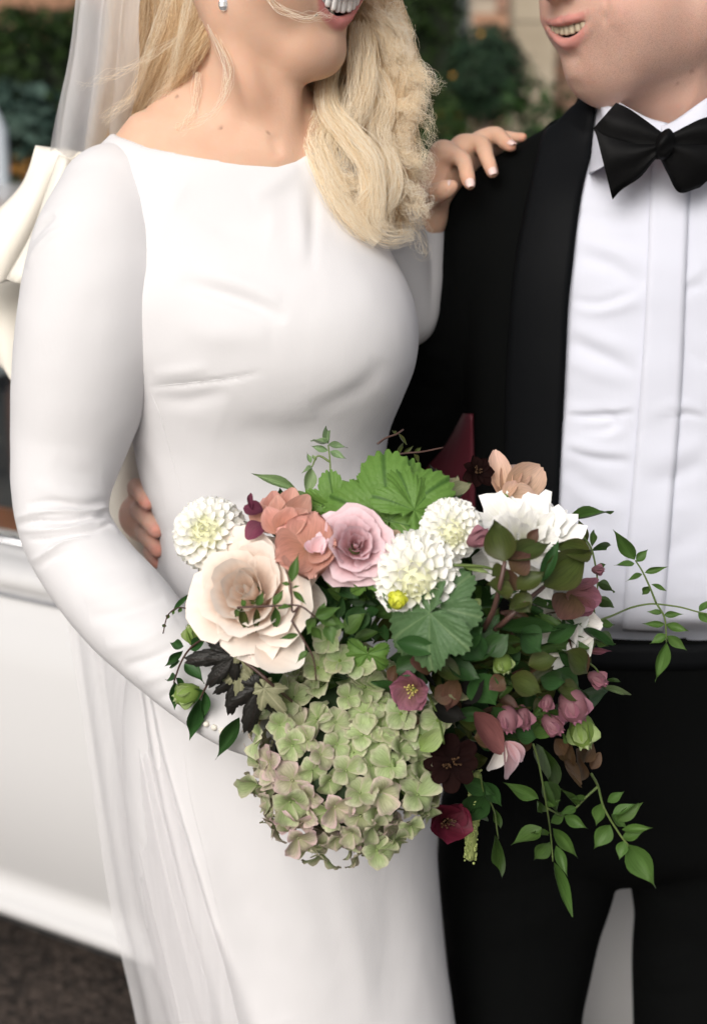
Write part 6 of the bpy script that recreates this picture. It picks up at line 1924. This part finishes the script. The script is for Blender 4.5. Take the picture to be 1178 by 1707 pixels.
# ---------------------------------------------------------------- main flowers
dahlia(350, 890, 62, -.25, .18, 165, -.0, label="white ball dahlia at the picture's left edge of the bouquet")
dahlia(752, 884, 52, .12, -.35, 150, .0, label="white ball dahlia beside the big white flower")
dahlia(694, 962, 74, .0, -.40, 170, -.004, label="white ball dahlia in the middle above the lime bud")
LR = [(2, .01, .09, .50, 118, -.03, .0), (3, .05, .19, .52, 84, .0, .0), (3, .10, .31, .52, 80, .06, .02), (4, .14, .44, .48, 66, .14, .06), (5, .18, .60, .38, 58, .22, .14), (5, .20, .76, .20, 56, .30, .22), (5, .20, .90, -.02, 54, .32, .20)]
rose(414, 988, 98, -.28, .22, M_peach, LR, -.012, "large open peach cream rose", .4, ruf=.022, point=.30)
for b, t, w, dy_ in (((430, 1060), (505, 1110), 84, -.012), ((470, 1000), (540, 1002), 74, .012), ((400, 1050), (345, 1020), 60, .0), ((455, 1080), (440, 1116), 76, -.01)):
    leaf(b, t, w, M_peach, "bract", dy=dy_, dyt=dy_ - .004, roll=.0, name="petal")
LM = [(2, .01, .09, .46, 118, -.03, .0), (3, .05, .20, .50, 84, .02, .0), (4, .10, .36, .50, 70, .10, .04), (5, .15, .54, .42, 58, .20, .12), (5, .18, .74, .24, 56, .28, .2), (5, .2, .88, .02, 54, .3, .2)]
rose(592, 910, 62, .10, .22, M_mauve, LM, -.006, "dusky mauve pink rose", 1.0, ruf=.03, point=.18)
def petal_fan(name, pts, petals, mat, dy, label, kind="bract"):
    st = stem(pts, 3.2, M_stem, None, name, dy); st["label"] = label
    for b, t, w, d0, d1 in petals: leaf(b, t, w, mat, kind, st, dy + d0, dy + d1, rb_.uniform(-.25, .25), "petal")
    return st
petal_fan("lisianthus", [(470, 930), (465, 900), (462, 884)], [((462, 888), (432, 818), 42, .012, .016), ((464, 888), (456, 810), 44, .014, .02), ((466, 888), (490, 814), 46, .012, .016), ((468, 888), (517, 826), 46, .006, .006),
           ((462, 888), (414, 838), 40, .0, -.010), ((464, 890), (446, 846), 40, -.006, -.018), ((468, 890), (486, 850), 44, -.006, -.018), ((470, 888), (514, 850), 40, -.004, -.010), ((464, 886), (462, 824), 34, .004, .0)], M_coral, .0, "coral pink lisianthus at the top left")
open_flower("lisianthus", 512, 910, 62, -.15, .35, M_coral, 5, 60, 1.15, .35, .02, .10, lift=-.010, label="coral lisianthus with a lilac heart between the roses", stam=None, depth=.2)
for b, t, w in (((520, 918), (540, 896), 26), ((520, 922), (514, 896), 20), ((536, 925), (545, 895), 8)): leaf(b, t, w, M_mauve, "bract", dy=-.022, name="petal")
petal_fan("lisianthus", [(818, 880), (828, 850), (838, 832)], [((840, 832), (824, 754), 38, .012, .02), ((842, 830), (846, 748), 50, .008, .012), ((842, 832), (872, 756), 50, .006, .010), ((844, 832), (898, 784), 60, .002, .004), ((846, 832), (904, 838), 58, -.004, -.006),
           ((842, 832), (858, 790), 22, -.004, -.006)], M_blush, .03, "faded blush lisianthus standing above the bouquet")
bud(838, 834, 10, 13, 62, M_palegreen, .026, "calyx", 4)

PW = [.12, .36, .52, .60, .62, .56, .42, .16]
LP = [(4, .03, .16, .40, 60, .05, .0), (6, .08, .30, .46, 40, .12, .04), (7, .12, .44, .46, 36, .2, .1), (8, .15, .58, .40, 32, .28, .16), (9, .18, .72, .26, 28, .34, .22), (9, .2, .84, .08, 28, .36, .24)]
rose(874, 900, 84, .1, .30, M_white, LP, .014, "big ruffled white flower at the right", .2, "peony", .06, .42)
open_flower("peony", 930, 1040, 74, .2, -.1, M_white, 8, 62, .8, .3, .1, .06, lift=.03, layers=2, prof=PW, label="white flower half hidden under dark leaves", depth=.3)

# dark hellebores, cosmos and buds
open_flower("hellebore", 688, 1150, 42, -.35, -.30, M_helleb, 5, 58, 1.0, .45, -.1, .03, lift=-.012, stam=M_palegreen, label="open mauve hellebore with yellow stamens", spin=.3)
open_flower("hellebore", 742, 1368, 46, .35, -.15, M_helleb_d, 5, 52, 1.0, .5, -.1, .03, lift=.01, stam=M_choc, pol=M_brownleaf, label="dark red hellebore hanging at the bottom", spin=.9)
open_flower("cosmos", 752, 1272, 46, .05, -.1, M_choc, 8, 74, .62, .2, .05, .05, lift=-.006, stam=M_choc, pol=M_brownleaf, label="nearly black chocolate cosmos", prof=[.1, .3, .42, .5, .54, .5, .34])
open_flower("cosmos", 796, 787, 30, .4, .3, M_choc, 7, 70, .66, .2, .05, .05, lift=.045, stam=M_choc, pol=M_brownleaf, label="small dark cosmos at the top")
for (x, y, rx, ry, an, mt, li) in ((717, 1046, 17, 22, 150, M_helleb, -.02), (733, 1068, 9, 12, 170, M_hbrown, -.018), (955, 1176, 30, 34, -70, M_helleb, .0), (846, 1199, 22, 26, -80, M_helleb, -.006),
                                   (872, 1196, 16, 24, -75, M_helleb, .0), (911, 1172, 12, 16, -100, M_helleb, -.004), (920, 1208, 18, 24, -40, M_helleb, .004), (995, 1132, 14, 20, -30, M_helleb, .02),
                                   (838, 1106, 20, 20, -70, M_palegreen, -.006), (970, 1218, 26, 34, -80, M_palegreen, .012), (797, 897, 17, 24, 30, M_helleb, -.03), (996, 950, 9, 12, 0, M_helleb, .02),
                                   (312, 1158, 22, 26, 200, M_palegreen, .02), (322, 1060, 15, 22, 110, M_palegreen, .02)):
    bud(x, y, rx, ry, an, mt, li)
bud(662, 1001, 17, 19, 80, M_limebud, -.028, "lime_bud", 7, .9)
for t in ((640, 985), (645, 1015), (655, 985)): leaf((650, 1010), t, 12, M_jas, "jas", dy=-.02, name="sepal")
for b, t, w, mt in (((438, 852), (402, 842), 26, M_plum), ((437, 872), (410, 892), 32, M_plum), ((420, 850), (414, 812), 10, M_plum),
                    ((943, 990), (998, 1000), 46, M_helleb), ((955, 992), (932, 1034), 56, M_hbrown), ((965, 985), (996, 962), 24, M_helleb), ((960, 995), (985, 1030), 40, M_helleb),
                    ((790, 1188), (832, 1256), 46, M_dusky), ((838, 1238), (818, 1302), 26, M_white), ((842, 1236), (862, 1308), 34, M_mauve), ((846, 1236), (880, 1276), 26, M_mauve), ((722, 1115), (690, 1100), 30, M_hbrown), ((724, 1165), (755, 1150), 34, M_hbrown), ((748, 1160), (790, 1148), 30, M_beige)):
    leaf(b, t, w, mt, "bract", dy=-.012, name="petal")

# ---------------------------------------------------------------- leaves
lobed((648, 868), (634, 745), 124, GER, .012, .035, -.1, .0, 1.05)
lobed((690, 850), (728, 808), 84, GER, .004, .02, .2, .1)
lobed((665, 855), (694, 752), 92, GER, .035, .045, .3, .0)
lobed((560, 850), (545, 790), 64, GER, .03, .03, -.3, .4)
lobed((610, 975), (602, 940), 36, GER, -.004, -.004, -.2, .2)
lobed((724, 1012), (770, 962), 80, GER2, -.02, -.018, .1, .6)
lobed((716, 1022), (650, 1060), 92, GER2, -.030, -.022, -.2, .3, 1.1)
lobed((700, 1050), (640, 1110), 66, GER2, -.012, -.004, -.3, .0)
lobed((612, 1090), (606, 1130), 44, GER, .012, .012, 0, 0)
lobed((590, 905), (640, 900), 40, GER, .02, .02)
for b, t, s, ms, li in (((384, 1092), (306, 1102), 78, PHY, -.006), ((388, 1096), (344, 1150), 70, PHY, -.012), ((396, 1130), (386, 1200), 70, PHY, -.002), ((432, 1148), (414, 1232), 86, PHY, -.010),
                        ((404, 1084), (418, 1128), 44, PHYB, -.012), ((402, 1118), (400, 1180), 60, PHYB, -.006), ((440, 1148), (474, 1188), 56, PHYB, -.012)):
    lobed(b, t, s, ms, li, li - .004, rb_.uniform(-.3, .3), rb_.uniform(-.2, .3), .9)
stem([(378, 1078, .0), (396, 1094, -.01), (430, 1120, -.012), (452, 1140, -.01), (500, 1180, .03)], 4, M_stem_b, name="dark_twig")

def spray(name, stems, leaves, mat, kind="jas", dy=0.0, stem_r=2.0, smat=None, label=None):
    st = None
    for pts in stems:
        o = stem(pts, stem_r, smat, st, name if st is None else "twig", dy)
        if st is None:
            st = o
            if label: o["label"] = label
    for q in leaves:
        b, t, w = q[:3]
        leaf(b, t, w, q[3] if len(q) > 3 else mat, kind, st, dy, dy + rb_.uniform(-.012, .012))
    return st
J = "jasmine_vine"
spray(J, [[(975, 1046), (991, 1037), (1018, 1027), (1048, 1014), (1073, 1008), (1094, 1007), (1132, 1012), (1162, 1020), (1190, 1026)], [(1093, 1006), (1081, 976), (1069, 951), (1058, 934)], [(1094, 1007), (1107, 1031), (1110, 1070)]],
      [((1057, 933), (1022, 885), 24), ((1060, 936), (1079, 915), 15), ((1056, 940), (1025, 938), 13), ((1074, 954), (1110, 946), 11), ((1069, 957), (1039, 967), 11), ((1085, 974), (1114, 984), 9), ((1081, 977), (1067, 995), 13),
       ((1102, 1022), (1077, 1017), 11), ((1106, 1025), (1134, 1023), 11), ((1107, 1041), (1072, 1040), 11), ((1109, 1041), (1149, 1052), 15), ((1110, 1058), (1081, 1073), 15), ((1111, 1060), (1146, 1086), 17), ((1110, 1070), (1098, 1142), 22),
       ((1165, 1019), (1184, 998), 14), ((1163, 1021), (1186, 1042), 14)], M_jas, dy=.02, stem_r=2.0, label="fine vine arching across the shirt front")
spray(J, [[(986, 985), (989, 1014), (993, 1045), (990, 1076)]],
      [((995, 1042), (1031, 1035), 16), ((993, 1060), (1043, 1062), 18), ((991, 1069), (1018, 1080), 13), ((991, 1048), (966, 1041), 18), ((991, 1062), (964, 1058), 16), ((990, 1074), (972, 1084), 14)], M_jas, dy=.02)
spray(J, [[(930, 885), (946, 868), (960, 858)], [(972, 895), (985, 915), (993, 950), (995, 975), (994, 1004)]], [((946, 864), (1031, 828), 16), ((950, 862), (936, 880), 12), ((987, 910), (991, 873), 12), ((988, 917), (1031, 902), 14), ((994, 946), (1013, 940), 10), ((995, 972), (1034, 970), 12), ((994, 999), (1034, 1001), 16)], M_jas, dy=.025)
spray("leaf_spray", [[(960, 1095), (990, 1112), (1008, 1142)]], [((1005, 1145), (1058, 1158), 14, M_jas_p), ((1010, 1133), (1041, 1133), 6), ((974, 1086), (1024, 1085), 12, M_helleb), ((950, 1090), (990, 1080), 18, M_oval)], M_jas, dy=.02)
spray(J, [[(888, 1240), (898, 1275), (911, 1347), (917, 1389), (921, 1436)], [(911, 1347), (935, 1360)]],
      [((898, 1242), (955, 1334), 22), ((906, 1303), (963, 1353), 26), ((896, 1332), (843, 1309), 24), ((902, 1381), (852, 1402), 32), ((896, 1337), (915, 1374), 15), ((940, 1360), (980, 1383), 20), ((921, 1381), (965, 1434), 22),
       ((915, 1404), (885, 1444), 26), ((926, 1410), (946, 1463), 18), ((923, 1438), (959, 1533), 24), ((908, 1345), (935, 1330), 14), ((914, 1390), (895, 1380), 14), ((890, 1215), (898, 1172), 20), ((918, 1372), (948, 1352), 18)], M_jas, dy=.01, label="long leafy vine trailing below the bouquet")
spray(J, [[(985, 1290), (996, 1311), (1006, 1347), (1031, 1389), (1047, 1410)], [(996, 1311), (975, 1330), (959, 1347)]],
      [((1012, 1337), (1041, 1318), 16), ((1020, 1358), (1058, 1332), 16), ((1028, 1368), (1073, 1341), 22), ((1036, 1383), (1089, 1379), 16), ((1018, 1358), (1046, 1380), 20), ((1036, 1398), (1073, 1385), 18), ((1016, 1375), (990, 1419), 30),
       ((1000, 1340), (991, 1380), 22), ((1039, 1402), (1031, 1434), 20), ((1046, 1408), (1093, 1484), 42), ((960, 1346), (935, 1355), 14), ((964, 1342), (950, 1320), 14), ((975, 1330), (958, 1330), 10)], M_jas, dy=.02, stem_r=2.4, label="vine with one big end leaf at the lower right")
spray(J, [[(800, 1290), (806, 1320), (822, 1349), (830, 1398)]], [((824, 1396), (839, 1488), 22), ((804, 1305), (843, 1349), 26, M_jas_d), ((822, 1349), (839, 1392), 14), ((797, 1345), (800, 1402), 30, M_jas_d), ((806, 1318), (770, 1392), 46, M_green), ((770, 1300), (830, 1330), 28, M_green)], M_jas, dy=.012)
spray("leaf_spray", [[(345, 1060, .0), (318, 1080), (302, 1104), (292, 1131), (290, 1140)], [(352, 1130), (341, 1150), (333, 1166)]],
      [((306, 1078), (280, 1069), 17), ((304, 1085), (267, 1117), 14), ((299, 1101), (273, 1111), 19), ((293, 1128), (273, 1131), 15), ((294, 1130), (313, 1156), 17), ((291, 1137), (292, 1189), 18), ((308, 1106), (341, 1128), 25), ((340, 1151), (296, 1174), 20),
       ((341, 1152), (347, 1207), 16), ((333, 1165), (316, 1241), 29), ((399, 1196), (355, 1272), 26, M_green), ((318, 1082), (340, 1060), 20)], M_jas_d, dy=.012, smat=M_stem_b, label="dark green leaflets at the left of the bouquet")
def fern(pts, side, n, dy):
    o = stem(pts, 1.5, M_stem_b, None, "tendril", dy); cs = catmull([Vector((*q[:2], 0)) for q in pts], 10)
    for i in range(n):
        c = cs[int((i+1)/(n+1)*len(cs))]; s = 15*(1 - .5*i/n)
        leaf((c.x, c.y), (c.x + side*4, c.y + s), 7, M_jas, "jas", o, dy, dy)
fern([(330, 1050), (325, 1031), (318, 1018), (298, 1013), (280, 1026), (272, 1056)], -1, 8, -.005)
fern([(325, 1032), (342, 1030), (358, 1044), (378, 1078)], 1, 6, -.02)
leaf((286, 1022), (316, 985), 9, M_jas_d, "jas", dy=-.002)
spray(J, [[(396, 1013), (428, 1011), (460, 1010), (499, 1010), (525, 1028), (545, 1040, .0)], [(499, 1010), (488, 1020), (486, 1000), (485, 972)], [(486, 1034), (504, 1064), (522, 1097), (527, 1135)], [(499, 1010), (486, 1036)]],
      [((486, 970), (494, 921), 16), ((483, 975), (467, 970), 7), ((487, 980), (498, 976), 6), ((488, 985), (512, 1008), 10), ((428, 1010), (441, 985), 14), ((457, 1009), (471, 982), 17), ((409, 1011), (402, 997), 10), ((400, 1014), (388, 1034), 12),
       ((402, 1014), (413, 1064), 15, M_oval), ((427, 1014), (428, 1057), 14, M_oval), ((458, 1012), (461, 1058), 17), ((463, 1013), (484, 1009), 12), ((497, 1058), (466, 1064), 10), ((524, 1029), (505, 1064), 20), ((512, 1085), (492, 1104), 12), ((525, 1028), (560, 1016), 20), ((530, 1030), (566, 1040), 20),
       ((540, 1036), (580, 1046), 24), ((534, 1030), (540, 1000), 16), ((545, 1040), (556, 1074), 22), ((520, 1045), (538, 1070), 16)], M_jas, dy=-.038, stem_r=2.0, smat=M_stem_b, label="vine lying across the peach rose")
spray(J, [[(562, 856), (556, 830), (551, 802), (550, 770), (547, 742)], [(550, 770), (530, 760), (520, 778)]],
      [((546, 738), (542, 704), 15), ((545, 737), (512, 721), 14), ((547, 741), (580, 741), 12), ((547, 751), (515, 744), 11), ((550, 752), (577, 764), 13), ((518, 772), (512, 752), 8), ((526, 768), (521, 754), 8), ((520, 778), (497, 786), 11), ((520, 780), (514, 828), 22), ((556, 805), (535, 845), 22), ((494, 815), (403, 776), 20), ((494, 818), (520, 850), 24), ((552, 840), (575, 870), 16, M_jas)],
      M_jas_p, dy=.03, label="pale vine tip rising against the white dress")
spray("tendril", [[(641, 800), (648, 775), (663, 758), (704, 753), (738, 746)], [(629, 740), (643, 730), (660, 724), (672, 716)]], [((663, 758), (672, 735), 9, M_oval), ((672, 756), (690, 744), 8, M_oval), ((690, 755), (704, 744), 7, M_oval), ((690, 756), (700, 768), 7, M_oval), ((660, 724), (652, 712), 6, M_oval), ((664, 722), (678, 738), 7, M_oval), ((665, 760), (684, 790), 9, M_oval)], M_oval, dy=.04, smat=M_stem_b)
spray("leaf_spray", [[(735, 850), (742, 828), (745, 810)]], [((742, 828), (733, 764), 24, M_oval), ((744, 825), (766, 778), 22, M_beige), ((748, 822), (788, 800), 24, M_beige), ((740, 830), (712, 800), 24, M_hbrown), ((744, 822), (720, 768), 18, M_dark)], M_oval, "oval", dy=.04)
# olive and purple hellebore foliage
HB_ = [((841, 936), (822, 866), 54, M_oval), ((846, 934), (920, 891), 40, M_oval), ((851, 951), (886, 922), 44, M_hbrown), ((861, 982), (907, 952), 36, M_oval), ((855, 985), (811, 972), 42, M_oval), ((858, 990), (884, 1022), 38, M_oval),
       ((906, 977), (988, 915), 62, M_oval), ((986, 925), (942, 905), 38, M_oval), ((902, 972), (931, 893), 22, M_jas_d), ((880, 905), (898, 880), 20, M_hbrown), ((845, 950), (820, 960), 34, M_oval), ((862, 985), (842, 945), 26, M_hbrown), ((880, 995), (850, 1010), 30, M_oval)]
hst = stem([(805, 1050, -.01), (822, 1017, -.035), (834, 970, -.045), (841, 936, -.045)], 5.5, M_stem_b, name="hellebore_stem")
for b, t, w, mt in HB_[:5]: leaf(b, t, w, mt, "oval", hst, -.045, -.05)
hst2 = stem([(825, 1050, -.01), (845, 1032, -.03), (875, 1004, -.036), (906, 978, -.036)], 5.5, M_stem_b, name="hellebore_stem")
for b, t, w, mt in HB_[5:]: leaf(b, t, w, mt, "oval", hst2, -.036, -.042)
for b, t, w, mt, dy_ in (((826, 1048), (955, 1036), 25, M_green, -.02), ((912, 1070), (970, 1034), 28, M_green, -.012), ((770, 1100), (828, 1022), 62, M_green, -.012), ((763, 1073), (804, 1044), 50, M_jas_d, -.016), ((661, 1070), (738, 1086), 32, M_jas_d, -.034),
                         ((787, 1126), (828, 1180), 54, M_jas_d, -.016), ((719, 1100), (775, 1130), 38, M_oval, -.022), ((868, 1050), (906, 1086), 52, M_green, -.018), ((944, 1087), (992, 1124), 42, M_oval, -.01), ((851, 1128), (904, 1156), 42, M_oval, -.018),
                         ((800, 1100), (770, 1050), 46, M_jas_d, -.02), ((810, 1090), (846, 1058), 40, M_green, -.02), ((880, 1110), (930, 1090), 34, M_oval, -.016), ((840, 1130), (816, 1150), 30, M_hbrown, -.02), ((900, 1130), (950, 1142), 34, M_green, -.012),
                         ((760, 1130), (740, 1190), 34, M_hbrown, -.014), ((820, 1180), (850, 1230), 38, M_green, -.006), ((856, 1215), (900, 1226), 42, M_green, -.006), ((790, 1230), (840, 1226), 36, M_hbrown, -.004), ((745, 1105), (800, 1130), 44, M_green, -.018),
                         ((700, 1250), (740, 1216), 34, M_palegreen, -.004), ((830, 1235), (880, 1258), 40, M_green, .0), ((930, 1150), (985, 1150), 36, M_oval, -.004), ((660, 1120), (700, 1096), 34, M_green, -.01), ((720, 1180), (780, 1196), 36, M_dark, -.006), ((770, 1170), (800, 1130), 40, M_dark, -.012),
                         ((600, 1010), (590, 1060), 40, M_green, .01), ((560, 960), (600, 1000), 36, M_jas_d, .02), ((548, 950), (566, 990), 26, M_jas, .014), ((640, 960), (600, 940), 30, M_jas, .012), ((575, 1055), (600, 1020), 30, M_jas, .006), ((770, 945), (826, 950), 10, M_palegreen, -.018), ((760, 905), (740, 850), 30, M_green, .03),
                         ((640, 880), (690, 905), 34, M_palegreen, .012), ((670, 900), (640, 892), 26, M_blush, .008), ((930, 862), (975, 905), 24, M_dark, .03), ((975, 905), (962, 868), 22, M_oval, .03), ((740, 990), (770, 1000), 22, M_limebud, .0), ((786, 1000), (800, 1014), 22, M_palegreen, -.01)):
    leaf(b, t, w, mt, "oval", dy=dy_, dyt=dy_ - .006)
# darker leaves and bracts crowding the right side
for i in range(85):
    a, qq = rb_.uniform(0, 6.28), rb_.uniform(0, 1)**.5
    x, y = 872 + 112*qq*math.cos(a), 1100 + 122*qq*math.sin(a)
    b2 = rb_.uniform(-1.2, 1.2) + (0 if rb_.random() < .6 else 3.14); L = rb_.uniform(42, 84)
    leaf((x, y), (x + L*math.cos(b2), y - L*math.sin(b2)*.8), L*rb_.uniform(.28, .46), rb_.choice([M_green, M_jas, M_jas, M_jas_d, M_oval, M_green, M_oval, M_hbrown]), rb_.choice(["oval", "jas"]), dy=.012 + rb_.uniform(-.012, .02), roll=rb_.uniform(-.8, .8))
for i in range(40):
    x, y = rb_.uniform(520, 640), rb_.uniform(945, 1075); b2 = rb_.uniform(0, 6.28); L = rb_.uniform(26, 48)
    leaf((x, y), (x + L*math.cos(b2), y + L*math.sin(b2)), L*.5, rb_.choice([M_green, M_jas_d, M_jas]), "oval", dy=.03 + rb_.uniform(-.01, .01), roll=rb_.uniform(-.7, .7))
for i in range(46):
    x, y = rb_.uniform(470, 800), rb_.uniform(870, 1010); b2 = rb_.uniform(0, 6.28); L = rb_.uniform(34, 60)
    leaf((x, y), (x + L*math.cos(b2), y + L*math.sin(b2)), L*.55, rb_.choice([M_green, M_jas_d, M_green, M_dark]), "oval", dy=.05 + rb_.uniform(-.01, .01), dyt=.05, roll=rb_.uniform(-.5, .5))
for i in range(26):
    x, y = rb_.uniform(655, 830), rb_.uniform(1085, 1250); b2 = rb_.uniform(0, 6.28); L = rb_.uniform(28, 52)
    leaf((x, y), (x + L*math.cos(b2), y + L*math.sin(b2)), L*.5, rb_.choice([M_green, M_dark, M_hbrown, M_oval, M_jas_d]), "oval", dy=.012 + rb_.uniform(-.006, .01), roll=rb_.uniform(-.7, .7))
# drying brown bits at the lower right
for b, t, w in (((950, 1240), (940, 1290), 30), ((960, 1250), (985, 1300), 36), ((975, 1270), (996, 1240), 22), ((940, 1270), (962, 1312), 32), ((985, 1282), (1000, 1256), 18), ((925, 1232), (945, 1262), 26)):
    leaf(b, t, w, M_brownleaf, "bract", dy=.014, roll=rb_.uniform(-.9, .9))
# hanging green amaranth
mb = MB(); rr_ = random.Random(5); m_ = m_per_px(B(785, 1380, .03))
cs = catmull([B(792, 1290, .03), B(790, 1340, .03), B(786, 1390, .03), B(783, 1432, .03)], 10)
mb.tube([c - BQ for c in cs], [m_*9]*(len(cs)-2) + [m_*8, m_*5], 10)
am = mb.build("amaranth", M_amar, bouquet); mb = MB()
for i in range(330):
    c = cs[min(int(rr_.random()*len(cs)), len(cs)-1)]; a = rr_.uniform(0, 6.28); q = m_*9.5
    c = c - BQ + Vector((math.cos(a)*q, math.sin(a)*q, rr_.uniform(-.004, .004))); mb.ball(c, m_*rr_.uniform(1.6, 2.8), 5, 4)
bd = mb.build("seed_beads", M_amar, am); tag(bd, kind="stuff")
stem([(700, 1135), (728, 1190), (740, 1240)], 2.5, M_stem, dy=-.006)
stem([(655, 1265), (670, 1320), (718, 1350)], 2.6, M_stem, dy=-.012)
stem([(755, 942), (800, 944), (832, 952)], 3, M_stem, dy=-.02)
